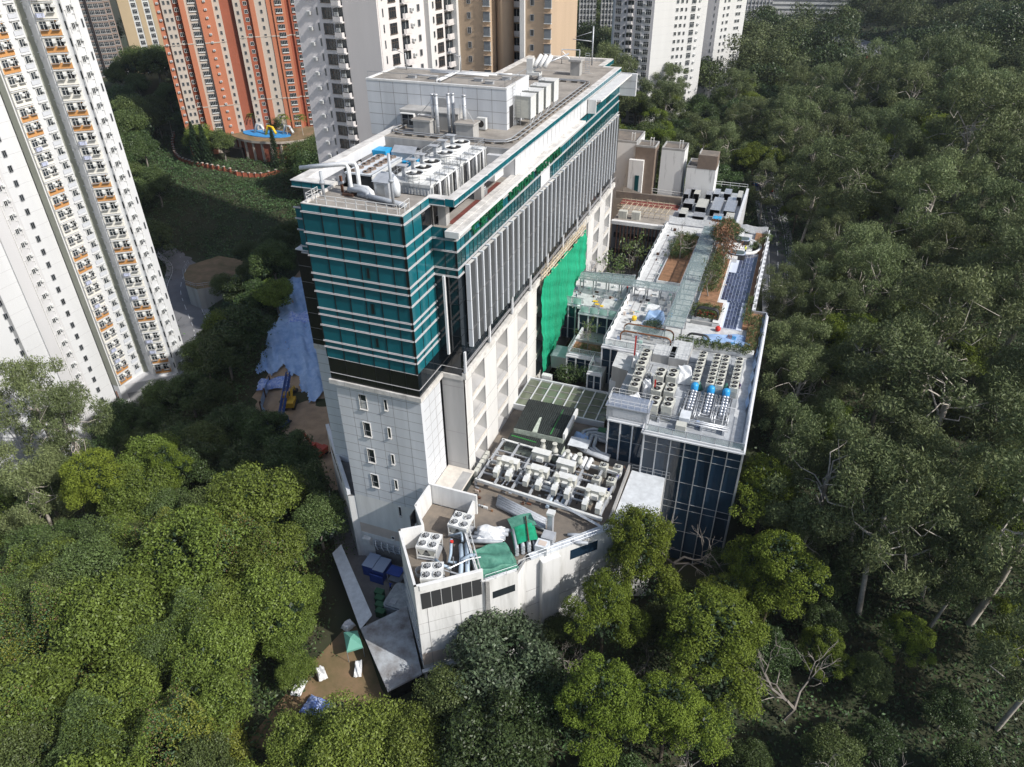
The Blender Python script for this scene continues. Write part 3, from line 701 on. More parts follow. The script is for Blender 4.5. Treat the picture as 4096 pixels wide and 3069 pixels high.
segs=[((6.4,-.3),(.05,-.3)),]
F1,L1=wallseg(m,(.14,-8.94),(6.22,-16.5),-56.5,-37.8,.3,'white_stained',top='paint_white')
F2,L2=wallseg(m,(6.22,-16.5),(12.7,-11.4),-53.2,-37.8,.3,'white_stained',top='paint_white')
m.box(.6,8.1,.0,.12,-38.6,-37.85,'paint_white',F2)
wallseg(m,(2.56,-7.2),(.14,-8.94),-56.5,-37.8,.3,'white_stained',top='paint_white')
wallseg(m,(.05,-4.3),(2.56,-7.2),-56.5,-37.8,.3,'white_stained',top='paint_white')
wallseg(m,(.05,-.15),(.05,-4.3),-56.5,-37.8,.3,'white_stained',top='paint_white')
wallseg(m,(7.0,.35),(.0,.35),-41.2,-37.8,.3,'paint_white',top='paint_white')
wallseg(m,(12.4,-11.4),(7.2,-4.2),-41.2,-39.6,.3,'paint_white',top='paint_white')
wallseg(m,(7.2,-4.2),(6.7,.2),-41.2,-38.8,.3,'paint_white',top='paint_white')
# front walls to the east
F3,L3=wallseg(m,(12.7,-11.4),(15.9,-8.3),-56.5,-39.9,.3,'white_stained',top='paint_white')
F4,L4=wallseg(m,(15.9,-8.3),(16.1,-5.8),-56.5,-40.6,.3,'white_stained',top='concrete')
F5,L5=wallseg(m,(16.1,-5.8),(26,4.6),-56.5,-40.9,.3,'white_stained',top='concrete')
F6,L6=wallseg(m,(18.0,-4.9),(19.8,-3.0),-56.5,-41.4,.9,'white_stained',top='paint_white')
m.build('outer_wall',B)
m=MB()
for i in range(6):
    a=.65+i*1.24; m.box(a,a+1.14,.01,.06,-41.9,-39.2,'louvre_dark',F2)
m.build('dark_panel',B)
m=MB()
m.box(.0,5.0,.005,.02,-52.4,-50.2,'beige_panel',F2); m.box(4.3,6.0,.01,.06,-52.2,-49.0,'black_panel',F2)
for z in (-44.5,-46.4): m.box(0,8.2,.02,.03,z,z+.06,'concrete',F2)
for u in (1.2,5.2): m.box(u,u+.06,.02,.03,-53,-41.9,'joint',F2)
m.box(-.3,8.3,.0,.5,-53.5,-53.2,'paint_white',F2); m.box(0,8.2,-.4,-.05,-55,-53.5,'black_panel',F2); m.box(0,8.2,-.7,-.35,-56.5,-55,'concrete',F2)
for z in (-49.5,-46.5): m.box(0,L5,.01,.02,z,z+.06,'joint',F5)
for u in (3.5,8,12): m.box(u,u+.05,.01,.02,-56,-41,'joint',F5)
m.build('wall_joint',B)
m=MB(); m.box(6.4,10.5,.01,.03,-43.6,-41.9,'blue_glass',F5); m.build('window',B)
m=MB(); m.box(.4,3.4,.01,.03,-43.4,-42.2,'window_glass',Fr(13.2,-10.9,44)); m.build('window',B)
# side wall with blue grey louvres
m=MB()
for i in range(7): m.box(.4,8.9,.02+.1*(i%2),.12+.1*(i%2),-44.5-i*1.35,-44.1-i*1.35,'pipe_grey',Fr(.14,-8.94,-51.2))
m.build('side_louvre',B)
m=MB(); m.box(3.3,5.4,.02,.08,-41,-38.6,'louvre_dark',Fr(.05,-.2,-90)); m.box(2.0,5.6,-.36,-.30,-40.8,-38.3,'frame_grey',Fr(.3,.3,0)); m.build('door_grille',B)
m=MB(); a,b=Vector((13,-11,-41.1)),Vector((23.6,-.3,-41.1))
rails(m,[(12.9,-11.3,-39.9),(15.9,-8.5,-39.9),(16.2,-6,-40.6),(25.5,3.7,-40.9)],1.15,'galv',1.6,.03); m.build('railing',B)
m=MB(); m.prism([(16.6,-5.3),(25.3,3.9),(24.4,4.6),(15.9,-4.5)],-41.0,-40.75,'sheet_white'); m.build('parapet_flashing',B)
# --- V shaped chillers in the bay ---
def v_chiller(x,y,rz,lab):
    t=thing('rooftop_chiller',lab,'chiller',(x,y,-41.1),R(rz),group='four-fan chillers in the walled bay'); t.scale=(.9,.9,1.0)
    m=MB(); z=1.9
    m.box(-1.5,1.5,-1.5,1.5,z,z+.35,'machine_white')
    for s in (-.75,.75):
        m.face([(s-.7,-1.45,z),(s+.7,-1.45,z),(s+.08,-1.3,.7),(s-.08,-1.3,.7)],'cream_machine'); m.face([(s-.7,1.45,z),(s+.7,1.45,z),(s+.08,1.3,.7),(s-.08,1.3,.7)],'cream_machine')
        for e in (-1,1): m.face([(s+e*.7,-1.45,z),(s+e*.7,1.45,z),(s+e*.08,1.3,.7),(s+e*.08,-1.3,.7)],'louvre_dark')
    m.build('coil_casing',t,local=True)
    m=MB()
    for sx in (-1.4,1.4):
        for sy in (-1.4,1.4): m.box(sx-.07,sx+.07,sy-.07,sy+.07,0,z,'machine_white')
    for sy in (-1.4,1.4): m.box(-1.4,1.4,sy-.06,sy+.06,.55,.7,'machine_white')
    m.box(-1.5,1.5,-1.5,1.5,.1,.25,'galv'); m.box(-.9,.9,-.8,.8,.25,.8,'cream_machine'); m.build('frame',t,local=True)
    for sx in (-.75,.75):
        for sy in (-.75,.75): m=MB(); fan(m,sx,sy,z+.35,.56,'rail_grey','machine_white',7,.14); m.build('fan',t,local=True)
    return t
v_chiller(6.4,-3.7,0,'four-fan white chiller, back one of three beside the grille door'); 
v_chiller(4.1,-8.4,8,'four-fan white chiller, middle one of three between the blue pipes and the white side wall'); v_chiller(6.6,-12.7,22,'four-fan white chiller, front one of three by the parapet above the dark panels')
for c in COL.objects:
    pass
# pipes in the bay
t=thing('chilled_water_pipe','bundle of pale blue-grey chilled water pipes between the chillers','pipe',(8,-8,-41))
for pth,r in (([(7.6,-6.6,-40.2),(8.6,-8.6,-40.2),(9.6,-11.2,-40.2)],.3),([(8.3,-6.3,-40.0),(9.3,-8.4,-40),(10.4,-10.9,-40)],.3),([(6.3,-6.6,-39.6),(6.9,-8.2,-40.4),(7.2,-9.4,-40.6),(8.2,-9.2,-40.5)],.2),([(8.9,-9.4,-39.7),(9.7,-8.2,-39.6),(10.8,-8.0,-39.6)],.24),([(5.6,-9.9,-40.2),(6.6,-10.4,-40.2),(8,-10.5,-40.3)],.2),([(5.6,-5.4,-40.4),(7,-5.0,-39.8),(7.6,-6,-40.2)],.18)):
    m=MB(); m.tube(pth,r,'pipe_blue',9); m.build('pipe',t)
m=MB(); m.tube([(6.55,-7.0,-39.7),(6.55,-7.0,-39.45)],.22,'red_paint',8); m.build('valve_wheel',t)
m=MB(); 
for x,y in ((8.4,-11.6),(9.8,-9.6),(8.0,-9.9)): m.box(x,x+.12,y,y+.12,-41.1,-38.9,'rail_grey')
m.tube([(8.4,-11.6,-38.9),(9.9,-9.6,-38.9),(11.2,-8.6,-39)],.09,'galv',4); m.build('pipe_frame',t)
t=thing('hose_coil','coil of grey hose on the bay floor beside the front chiller','hose',(4.5,-12,-41.1)); m=MB()
for i in range(5): m.lathe((4.6,-11.9,-41.05+i*.14),[(.7,0),(.78,.06),(.7,.12)],'pipe_grey',14,False)
m.build('hose',t)
# tarpaulin over pipes
def lump(cx,cy,z,sx,sy,h,rz,m,nu=26,nv=22,seed=1,rough=.12,parent=None,name='tarpaulin'):
    rn=random.Random(seed); ph=[(rn.uniform(.6,3),rn.uniform(.6,3),rn.uniform(0,6)) for _ in range(7)]; c,s=math.cos(R(rz)),math.sin(R(rz))
    def fn(a,b):
        u=(a-.5)*2; v=(b-.5)*2; e=max(abs(u),abs(v)); k=h*min(1,max(0,(1.0-e)*4.5))
        n=sum(math.sin(u*p*2.2+v*q*2.2+r) for p,q,r in ph)/7*rough*3
        x=u*sx/2*(1+.03*math.sin(v*9+seed)); y=v*sy/2*(1+.03*math.sin(u*8+seed))
        return (cx+x*c-y*s,cy+x*s+y*c,z+.04+max(0,k+n*(.35+.65*min(1,(1-e)*4)))*1.0)
    return sheet(name,fn,nu,nv,m)
t=thing('tarpaulin','crumpled dark green tarpaulin over a heap on the plant building roof','tarpaulin',(12.5,-7.2,-41.1))
lump(12.4,-7.3,-41.1,5.4,4.6,1.5,40,'tarp_green',60,54,3,.42).build('sheet',t)
t=thing('pipe_stack','grey pipes stacked under bright green and faded green netting near the roof edge','pipe stack',(15.8,-3.6,-41.1))
for i in range(4):
    for j in range(3 if i<3 else 2):
        m=MB(); x=14.7+i*.62; y=-5.2+i*.55; m.tube([(x,y,-40.8+j*.5),(x-1.9,y+3.6,-40.8+j*.5)],.25,'pipe_grey',9); m.build('pipe',t)
m=MB(); sheet('c',lambda a,b:(13.7+a*2.5+(.4-b)*1.5,-3.9+a*2.1-(.4-b)*2.6,-39.55+.25*math.sin(a*3)-.7*max(0,abs(a-.5)-.38)*8),14,8,'net_green').build('cover',t)
sheet('c',lambda a,b:(12.6+a*2.5+(.4-b)*1.5,-1.9+a*2.1-(.4-b)*1.8,-39.6+.2*math.sin(a*3)),12,8,'tarp_green').build('cover',t)
m=MB(); m.tube([(13.9,.1,-39.2),(15.9,-4.1,-39.1)],.1,'timber_brown',5); m.build('plank',t)
t=thing('covered_pipe_bundle','white sheeted pipe bundle on the corner of the plant building roof','pipe bundle',(8.9,-4.0,-41.1))
for i in range(4):
    m=MB(); m.tube([(8.2+i*.1,-5.6+i*.75,-40.2),(12.4+i*.1,-4.3+i*.75,-40.2)],.27,'pipe_grey',9); m.build('pipe',t)
lump(10.4,-3.4,-40.3,3.6,2.4,.5,18,'tarp_white',20,16,5,.2).build('cover',t)
t=thing('pipe_rack','row of grey pipes on the edge of the plant building roof before the green tarpaulin','pipe rack',(12,-9.6,-41))
for i in range(3):
    m=MB(); m.tube([(12.0-.35*i,-10.6+.35*i,-40.7),(15.4-.35*i,-7.6+.35*i,-40.7)],.2,'pipe_grey',8); m.build('pipe',t)
t=thing('pipe_pile','long grey pipes piled beside the blower platform','pipe pile',(12,3,-41.1))
for i in range(5):
    for j in range(2): m=MB(); m.tube([(8.6+.1*i,4.0-.42*i-.2*j,-40.9+.42*j),(16.2+.1*i,1.9-.42*i-.2*j,-40.9+.42*j)],.21,'pipe_grey',8); m.build('pipe',t)
t=thing('exhaust_chimney','square galvanised chimney on a grey box near the roof edge','chimney',(17.5,-1,-41.1))
m=MB(); m.box(17.0,17.7,-.2,.5,-41.1,-37.6,'galv'); m.build('stack',t); m=MB(); m.box(16.9,17.9,-.4,.5,-37.6,-37.2,'machine_white'); m.build('cap',t)
m=MB(); m.box(16.8,18.4,-2.2,-.7,-41.1,-39.8,'galv'); m.build('base_box',t)
t=thing('metal_cabinet','rust-marked white cabinet beside the pipe stack','cabinet',(16,-3,-41.1)); m=MB(); m.box(16.6,18.2,-4.0,-2.6,-41,-39.6,'sheet_white'); m.box(16.9,17.9,-3.7,-2.9,-39.6,-39.55,'beige_panel'); m.build('body',t)
for i,(x,y) in enumerate(((20.6,.9),(21.5,-.2))):
    t=thing('pipe_offcut','short grey pipe length lying %s on the bare roof'%('alone farther from the edge','nearer the parapet flashing')[i],'pipe',(x,y,-41.1),group='loose pipe lengths'); m=MB(); m.tube([(x-1,y-.5,-40.85),(x+1,y+.1,-40.85)],.24,'pipe_grey',9); m.build('pipe',t)
t=thing('roof_clutter','scattered offcuts, boards, buckets and rags on the plant building roof','clutter',(14,4,-41.1)); t['kind']='stuff'; m=MB(); rr=random.Random(4)
for i in range(150):
    u=rr.uniform(0,19); v=rr.uniform(-4.5,9.3); x,y=4.6+u,5.2+v
    if y<u*.95-3.5: continue
    a,b=rr.uniform(.1,.7),rr.uniform(.08,.3); m.box(x,x+a,y,y+b,-41.12,-41.1+rr.uniform(.04,.3),rr.choice(['rust','beige_panel','machine_white','pipe_grey','timber_brown','soil','machine_white','dark_metal']))
for i in range(14): u=rr.uniform(1,15); m.tube([(4.6+u,6+rr.uniform(0,2),-40.8),(4.6+u+rr.uniform(-1,1),12+rr.uniform(0,2),-40.7)],.12,rr.choice(['pipe_grey','pipe_white','dark_metal']),6)
m.build('scraps',t)
# --- blower platform ---
t=thing('blower_platform','white steel frame platform carrying rows of blowers above the roof','steel platform',(14,11,-41.1))
m=MB()
def ibeam(m,a,b,w=.3,h=.35,mt='galv'):
    a=Vector(a);b=Vector(b);L=(b-a).length;F=Fr(a.x,a.y,math.degrees(math.atan2(b.y-a.y,b.x-a.x))); m.box(0,L,-w/2,w/2,a.z-h,a.z,mt,F)
Zp=-39.7
def gp(u,v): # platform grid: u along the long way, v depth
    return (4.6+u*.985+v*.03, 5.6-u*.06+v*1.0)
for v in (-.3,4.2,9.3): 
    a=gp(0,v); b=gp(19.0,v-.5); ibeam(m,(a[0],a[1],Zp),(b[0],b[1],Zp),.35,.45,'machine_white')
for u in (0.3,2.9,5.6,8.3,11,13.6,16.2,18.6):
    a=gp(u,-.3); b=gp(u,9.3); ibeam(m,(a[0],a[1],Zp),(b[0],b[1],Zp),.28,.35)
for v in (1.4,2.6,5.6,6.8):
    a=gp(0,v); b=gp(16.2,v); ibeam(m,(a[0],a[1],Zp-.05),(b[0],b[1],Zp-.05),.16,.22)
for u in (0,8,16): 
    for v in (-.3,4.2,9.3): a=gp(u,v); m.box(a[0]-.15,a[0]+.15,a[1]-.15,a[1]+.15,-41.1,Zp-.2,'galv')
m.tube([gp(12,-.2)+(Zp,),(24.5,2.3,-40.2)],.22,'galv',4)
m.build('frame',t)
def blower(x,y,lab):
    t=thing('blower_fan',lab,'blower',(x,y,Zp),R(-3),group='snail-shaped blowers on the steel platform')
    m=MB(); m.tube([(-.3,-.05,.8),(.3,-.05,.8)],.78,'machine_white',14); m.tube([(-.36,-.05,.8),(.36,-.05,.8)],.3,'rail_grey',10); m.build('scroll',t,local=True)
    m=MB(); m.lathe((0,.1,1.2),[(.42,0),(.42,.35),(.3,.5),(.27,1.15),(.36,1.15),(.36,1.25)],'cream_machine',10); m.build('outlet',t,local=True)
    m=MB(); m.box(-.34,.34,-1.35,-.65,0,1.0,'cream_machine'); m.face([(-.36,-1.38,1.0),(.36,-1.38,1.0),(.36,-.6,1.4),(-.36,-.6,1.4)],'machine_white'); m.build('motor_cover',t,local=True)
    return t
bl=blower(*gp(2.6,2.2),'cream snail-shaped blower on steel platform, leftmost of the front row')
ordn=['leftmost','second','third','fourth','fifth','sixth','seventh','eighth','ninth']
for i,u in enumerate((4.5,7.2,9.1,11.5,13.4,16.3,18.2)):
    a=gp(u,2.2-.05*i-(.9 if i>4 else 0)); dup(bl,(a[0],a[1],Zp),R(-3),'cream snail-shaped blower on steel platform, %s from the left in the front row'%ordn[i+1])
def blow_box(x,y,lab,two=True):
    t=thing('fan_box',lab,'fan unit',(x,y,Zp),R(-3),group='boxed fan units on the steel platform')
    m=MB(); m.box(-1.3,1.3,-.55,.55,.2,1.45,'cream_machine'); m.box(-1.35,1.35,-.6,.6,1.4,1.48,'machine_white'); m.box(-.5,.5,-1.0,-.55,.2,.9,'machine_white'); m.build('casing',t,local=True)
    if two:
        for dx in (-.3,1.5):
            m=MB(); m.lathe((dx,1.3,.8),[(.5,0),(.5,.5),(.3,.75),(.28,1.5),(.38,1.5),(.38,1.62)],'cream_machine',10); m.build('outlet',t,local=True)
    return t
for k,(u,v,l,tw) in enumerate(((7.3,7.2,'cream twin-outlet fan box at the back of the platform, left one of two',True),(11.4,6.4,'cream twin-outlet fan box at the back of the platform, right one of two',True),(3.7,3.7,'plain cream fan box behind the leftmost blowers',False),(8.3,3.7,'plain cream fan box behind the third and fourth blowers',False),(12.5,3.6,'plain cream fan box behind the fifth and sixth blowers',False),(17.0,2.8,'plain cream fan box behind the rightmost blowers',False))):
    a=gp(u,v); blow_box(a[0],a[1],l,tw)
# air conditioners along the left beam
for i in range(5):
    t=thing('wall_condenser','thin white condenser on the platform edge beam, %s from the front'%['first','second','third','fourth','fifth'][i],'air conditioner',(4.3,6.3+1.0*i,-41),group='condensers on the left platform edge')
    y=6.2+i*1.0; m=MB(); m.box(3.9,4.4,y,y+.85,-41,-39.3,'cream_machine'); m.box(4.4,4.42,y+.15,y+.7,-40.8,-39.6,'rail_grey'); m.build('casing',t)
# big pipes at right
t=thing('duct_bank','bank of fat grey ducts rising and bending behind the platform','duct',(18.5,14,-41))
for i in range(6):
    m=MB(); x=14.9+i*.78; m.tube([(x,12.2,-39.3),(x+.05,14.3,-39.3),(x+.1,14.9,-40.2)],.33,'pipe_white',10); m.build('duct',t)
for i in range(4):
    m=MB(); d=i*.75; m.tube([(21-.0,16.2+d*.4,-40.3),(17.2+d,16.9+d*.2,-40.3),(15.9+d,17.6+d*.3,-40.3),(15.7+d,21.5-d*.3,-40.3),(17+d*.7,22.6-d,-40.3),(20.4,22.4-d,-40.3)],.3,'pipe_grey',9); m.build('duct',t)
for i in range(4):
    m=MB(); x=15.6+i*.85; m.tube([(x,4.0+.5*i,-40.5),(x+.1,11.6,-40.5)],.27,'pipe_grey' if i%2 else 'pipe_blue',8); m.build('duct',t)
m=MB(); m.tube([(13.6,8.2,-40.0),(14.4,8.0,-40.0),(14.8,8.6,-40.0),(14.9,12.2,-39.8)],.3,'machine_white',9); m.tube([(13.2,7.4,-40.0),(15.2,7.0,-40.0),(15.7,7.6,-40.0),(15.8,12.2,-39.8)],.3,'machine_white',9); m.build('duct',t)
# condensers right of the platform
def condenser(x,y,z,lab,grp='paired condensers right of the platform',w=1.15,h=1.9,rz=0,fans=1,nm='condenser_unit'):
    t=thing(nm,lab,'air conditioner',(x,y,z),R(rz),group=grp)
    m=MB(); d=w*(1.0 if fans==1 else 1.75); m.box(-w/2,w/2,-d/2,d/2,0,h,'cream_machine'); m.box(-w*.42,w*.42,-d/2-.02,-d/2,.15,h-.5 if fans==1 else h*.55,'rail_grey'); 
    for i in range(8): m.box(-w*.42,w*.42,-d/2-.04,-d/2-.02,.2+i*(h*.6)/8,.24+i*(h*.6)/8,'cream_machine')
    m.box(w/2,w/2+.02,-d*.4,d*.4,.15,h-.5,'rail_grey'); m.build('casing',t,local=True)
    for i in range(fans):
        m=MB(); fan(m,0,(0 if fans==1 else (i-.5)*w*.86),h,w*.37,'fan_dark' if fans>1 else 'rail_grey','cream_machine',5,.1); m.build('fan',t,local=True)
    return t
k=0
for j in range(3):
    for i in range(2):
        x=20.9+i*2.0+j*-.2+ (j*.0); y=13.6-j*3.0+i*.3
        condenser(x,y,-41.1,'square condenser, %s row of %s column, right of the blower platform'%(['back','middle','front'][j],['left','right'][i]),rz=-5)
# pale flat roof to the right
m=MB(); m.prism([(24.6,15.9),(24.4,5),(30.0,7.0),(29.4,15.9)],-56,-40.95,'white_stained',top='sheet_white'); m.box(24.0,24.3,4.5,16.5,-41.1,-40.2,'concrete'); rails(m,[(24.6,15.8,-40.9),(30,15.8,-40.9)],1.1,'rail_grey',1,.03); m.build('side_roof',B)
# cream flat hut against the tower notch
t=thing('lean_to','cream flat-roofed lean-to with dark green sides in the tower notch','lean-to',(1.5,3.5,-41))
m=MB(); m.box(.1,3.9,.9,6.1,-41.1,-39.4,'sheet_green'); m.build('wall',t); m=MB(); m.box(.05,4.1,.7,6.15,-39.4,-39.2,'sill_beige'); m.box(2.6,4.0,.9,5.5,-39.2,-39.19,'concrete'); m.build('roof',t)
# dark shed roofs
t=thing('shed','dark corrugated shed with peeling pale strips below the skylight','shed',(9,19,-41.1))
m=MB(); m.box(6.3,13.6,17.2,23.6,-41.1,-38.9,'sheet_pale'); m.build('wall',t)
m=MB(); m.face([(6.0,16.9,-38.9),(13.8,16.9,-38.9),(13.8,23.8,-38.0),(6.0,23.8,-38.0)],'sheet_green'); m.box(6.0,13.8,16.85,16.9,-39.7,-38.85,'sheet_pale'); m.box(13.75,14.1,16.9,23.8,-39.0,-37.95,'paint_white')
for i in range(24): x=6.1+i*.32; m.face([(x,16.88,-38.87),(x+.06,16.88,-38.87),(x+.06,23.8,-37.97),(x,23.8,-37.97)],'black_panel')
m.face([(8.9,17,-38.85),(9.7,17,-38.85),(9.3,20.4,-38.4),(9.0,20.2,-38.4)],'sheet_pale'); m.face([(11.6,17.3,-38.83),(11.9,17.4,-38.83),(12.0,23,-38.07),(11.9,23,-38.07)],'bright_green'); m.build('roof',t)
t=thing('shed_annex','lower dark corrugated lean-to roof with a green edge stripe in front of the shed','shed',(8,15.5,-41.1))
m=MB(); m.face([(5.6,13.6,-39.9),(14.2,13.6,-39.9),(14.2,16.8,-39.7),(5.6,16.8,-39.7)],'sheet_green'); m.box(5.6,14.2,13.7,16.7,-41,-39.95,'sheet_pale')
for i in range(27): x=5.7+i*.31; m.face([(x,13.6,-39.88),(x+.06,13.6,-39.88),(x+.06,16.8,-39.68),(x,16.8,-39.68)],'black_panel')
m.face([(5.9,16.0,-39.7),(10,15.7,-39.7),(10,15.9,-39.69),(5.9,16.3,-39.69)],'bright_green'); m.build('roof',t)
t=thing('blue_striped_load','blue striped bundle under a pale sheet roof beside the shed','bundle',(15.4,20,-41.1))
m=MB(); m.box(14.6,17.6,16.6,18.8,-39.6,-39.5,'sheet_white'); 
for x,y in ((14.7,16.7),(17.5,16.7),(17.5,18.7)): m.box(x-.05,x+.05,y-.05,y+.05,-41.1,-39.6,'rail_grey')
m.build('roof',t); lump(15.8,20.2,-41.1,2.6,2.2,1.0,10,'tarp_blue',14,12,8,.2).build('bundle',t)
t=thing('green_cabinet','small green louvred cabinet beside the bent ducts','cabinet',(18.4,22.4,-41.1)); m=MB(); m.box(17.8,19.0,21.9,23.0,-41.1,-39.9,'bin_green')
for i in range(5): m.box(17.85,18.95,21.88,21.9,-40.9+i*.2,-40.82+i*.2,'machine_white')
m.build('body',t)
# ---------------- skylight ----------------
t=thing('skylight','broad glazed roof with eight bays of olive panes between the tower and the glass annex','skylight',(10,28.7,-41.1))
m=MB(); wall=[3.15,5.17,7.11,9.04,10.9,12.75,14.7,16.7]
m.box(3.1,18.2,24.4,24.65,-41.1,-40.05,'skylight_frame'); m.box(3.1,17,32.5,32.8,-41.1,-40.0,'skylight_frame')
for x in wall: m.box(x-.08,x+.08,24.6,32.6,-40.35,-40.12,'skylight_frame')
for j in range(1,4): m.box(3.15,18,24.6+j*1.98-.05,24.6+j*1.98+.05,-40.4,-40.2,'joint')
m.build('frame',t)
m=MB()
for i in range(8):
    x0=wall[i]; x1=(wall+[18.2])[i+1]
    for j in range(4): y=24.65+j*1.98; e=random.uniform(-.02,.02); m.face([(x0+.08,y,-40.3+e),(x1-.08,y,-40.3-e),(x1-.08,y+1.93,-40.3+e),(x0+.08,y+1.93,-40.3-e)],'skylight_green')
m.build('pane',t)
# ================= glass annex =================
A=thing('glass_annex','glass-walled annex with roof garden and rooftop plant, right of the hospital tower','annex',(28,40,-56.5))
def glasswall(x0,y0,x1,y1,zb,zt,n,rows,mt='blue_glass',cap=.55,parent=A,wmul=.1):
    L=math.hypot(x1-x0,y1-y0); F=Fr(x0,y0,math.degrees(math.atan2(y1-y0,x1-x0))); m=MB()
    us=frange(0,L,n); zs=[zb]+rows+[zt-cap]; wall_panes(m,F,us,zs,mt,.0,.006)
    for u in us: m.box(u-wmul,u+wmul,.0,.22,zb,zt-cap,'white_alu' if wmul>.08 else 'steel',F)
    for z in rows: m.box(0,L,.01,.06,z-.03,z+.03,'frame_grey',F)
    m.box(-.15,L+.15,-.35,.3,zt-cap,zt-cap+.22,'white_alu',F); m.box(-.05,L+.05,-.3,.12,zt-cap+.22,zt,'white_alu',F)
    return m.build('glass_wall',parent)
def grail(path,z,h=1.15,parent=A,mt='glass_rail',white=False):
    m=MB()
    for (x0,y0),(x1,y1) in zip(path[:-1],path[1:]):
        L=math.hypot(x1-x0,y1-y0); F=Fr(x0,y0,math.degrees(math.atan2(y1-y0,x1-x0))); n=max(1,round(L/2.0))
        for i in range(n):
            a,b=L*i/n,L*(i+1)/n; m.box(a+.06,b-.06,-.015,.015,z+.1,z+h,mt,F); m.box(a-.04,a+.04,-.05,.05,z,z+h,'frame_grey',F)
        m.box(0,L,-.04,.04,z+h,z+h+.06,'steel',F)
    return m.build('balustrade',parent)
m=MB()
m.prism([(20.5,17.7),(25.6,17.7),(25.6,16.2),(38.8,16.2),(38.8,56),(36.4,56),(36.4,95),(14.4,95),(14.4,36.9),(17,36.9),(17.2,31.8),(20.5,31.0)],-56.5,-34.15,'concrete',top='paving')
m.prism([(8.2,37.6),(14.4,37.6),(14.4,47),(8.2,47)],-41,-37.7,'concrete',top='concrete'); m.box(13.1,15.3,33.6,37.6,-41.1,-37.7,'concrete')
m.prism([(3.2,49.4),(7.5,49.4),(7.5,47),(14.5,47),(14.5,60.5),(3.2,60.5)],-41,-34.15,'concrete',top='paving')
m.build('body',A)
glasswall(20.3,17.5,25.6,17.5,-41,-33.5,3,[-37.3]); 
glasswall(25.7,16.0,39,16.0,-56.4,-33.4,7,[-35.3,-36.6,-41.2,-45,-46.2,-50.5,-54.5],wmul=.07)
glasswall(25.65,16.0,25.65,17.5,-41,-33.4,1,[-37.3])
glasswall(39,16,39,56,-56.4,-33.4,18,[-37,-41.2,-46,-51],wmul=.06)
glasswall(14.3,36.7,20.3,36.7,-41,-33.5,4,[-36.5,-39]); 
glasswall(12.9,33.4,15.2,33.4,-41,-37.1,2,[-39]); glasswall(8.1,37.4,13.0,37.4,-41,-36.9,3,[-38.3,-39.6])
glasswall(7.4,46.8,14.3,46.8,-37.5,-33.6,4,[-36.0]); glasswall(3.3,49.3,7.4,49.3,-41,-33.6,3,[-36.5,-39])
for w_ in ((14.3,95,14.3,36.9),(8.05,47,8.05,37.4)): 
    m=MB(); x0,y0,x1,y1=w_; F=Fr(x0,y0,-90); m.box(0,abs(y0-y1),-.3,.05,-41,-33.6 if x0>10 else -36.9,'white_alu',F); wall_panes(m,F,frange(0.2,abs(y0-y1)-.2,max(3,int(abs(y0-y1)/2))),[-40.5,-34.8 if x0>10 else -37.4],'blue_glass',.08); m.build('glass_wall',A)
# planters
m=MB(); m.box(8.3,14.2,37.5,37.8,-37.7,-36.7,'white_alu'); m.box(8.1,8.4,37.5,46.6,-37.7,-36.7,'white_alu'); m.box(8.4,14.2,41.8,42.1,-37.7,-36.5,'concrete'); m.box(8.4,14.2,37.8,41.8,-37.7,-36.95,'soil'); m.build('planter',A)
grail([(8.2,41.8),(8.2,37.5),(14.2,37.5)],-36.9); grail([(13.0,37.3),(13.0,33.5),(15.2,33.5)],-37.1)
grail([(14.4,60),(14.4,36.8),(22.2,36.8)],-33.6); grail([(7.5,46.9),(14.3,46.9)],-33.6); grail([(3.4,49.4),(7.4,49.4)],-33.6); grail([(14.4,92),(14.4,63.5)],-33.6); grail([(3.4,60.5),(14.2,62)],-33.6)
grail([(25.7,16.1),(39,16.1),(39,24)],-33.5,1.1)
# white sheets hung on the balustrades
for i in range(6):
    x=3.7+i*1.9 if i<2 else 7.7+(i-2)*1.7; y=49.1 if i<2 else 46.6
    m=MB(); sheet('c',lambda a,b,x=x,y=y:(x+a*1.45,y-.06-.1*math.sin(a*3.14)*b,-32.5-b*1.15+.12*math.sin(a*3.14)),8,6,'sheet_teal').build('hung_sheet',A)
sheet('c',lambda a,b:(14.65+.1*math.sin(a*60),37+a*23,-32.5-b*1.3+.08*math.sin(a*80)),120,4,'tarp_white').build('hung_sheet',A)
sheet('c',lambda a,b:(14.65+.1*math.sin(a*60),64+a*28,-32.5-b*1.3+.08*math.sin(a*80)),120,4,'tarp_white').build('hung_sheet',A)
sheet('c',lambda a,b:(3.6+a*10.5,60.6+a*1.5-.1*b,-32.3-b*.9-.3*abs(math.sin(a*6.28))),60,4,'tarp_white').build('hung_sheet',A)
# east parapet
m=MB(); m.box(36.3,36.55,56,95,-34.1,-32.9,'white_alu'); m.box(36.3,38.9,55.9,56.1,-34.1,-33.0,'steel'); m.box(38.75,38.95,16.2,56,-34.1,-33.0,'steel')
for i in range(18): m.box(36.55,36.9,57+i*2.1,58+i*2.1,-56,-33.2,'white_alu')
m.build('parapet',A)
sheet('c',lambda a,b:(36.1+.1*math.sin(a*50),62+a*33,-32.7-b*1.2),90,3,'tarp_white').build('hung_sheet',A)
sheet('c',lambda a,b:(38.5+.12*math.sin(a*50)-.3*b,26+a*29,-32.9-b*1.2),90,3,'tarp_blue').build('hung_sheet',A)
sheet('c',lambda a,b:(14.6+a*21.5,94.6-.2*b,-32.0-b*1.6-.3*abs(math.sin(a*16))),70,4,'tarp_white').build('hung_sheet',A)
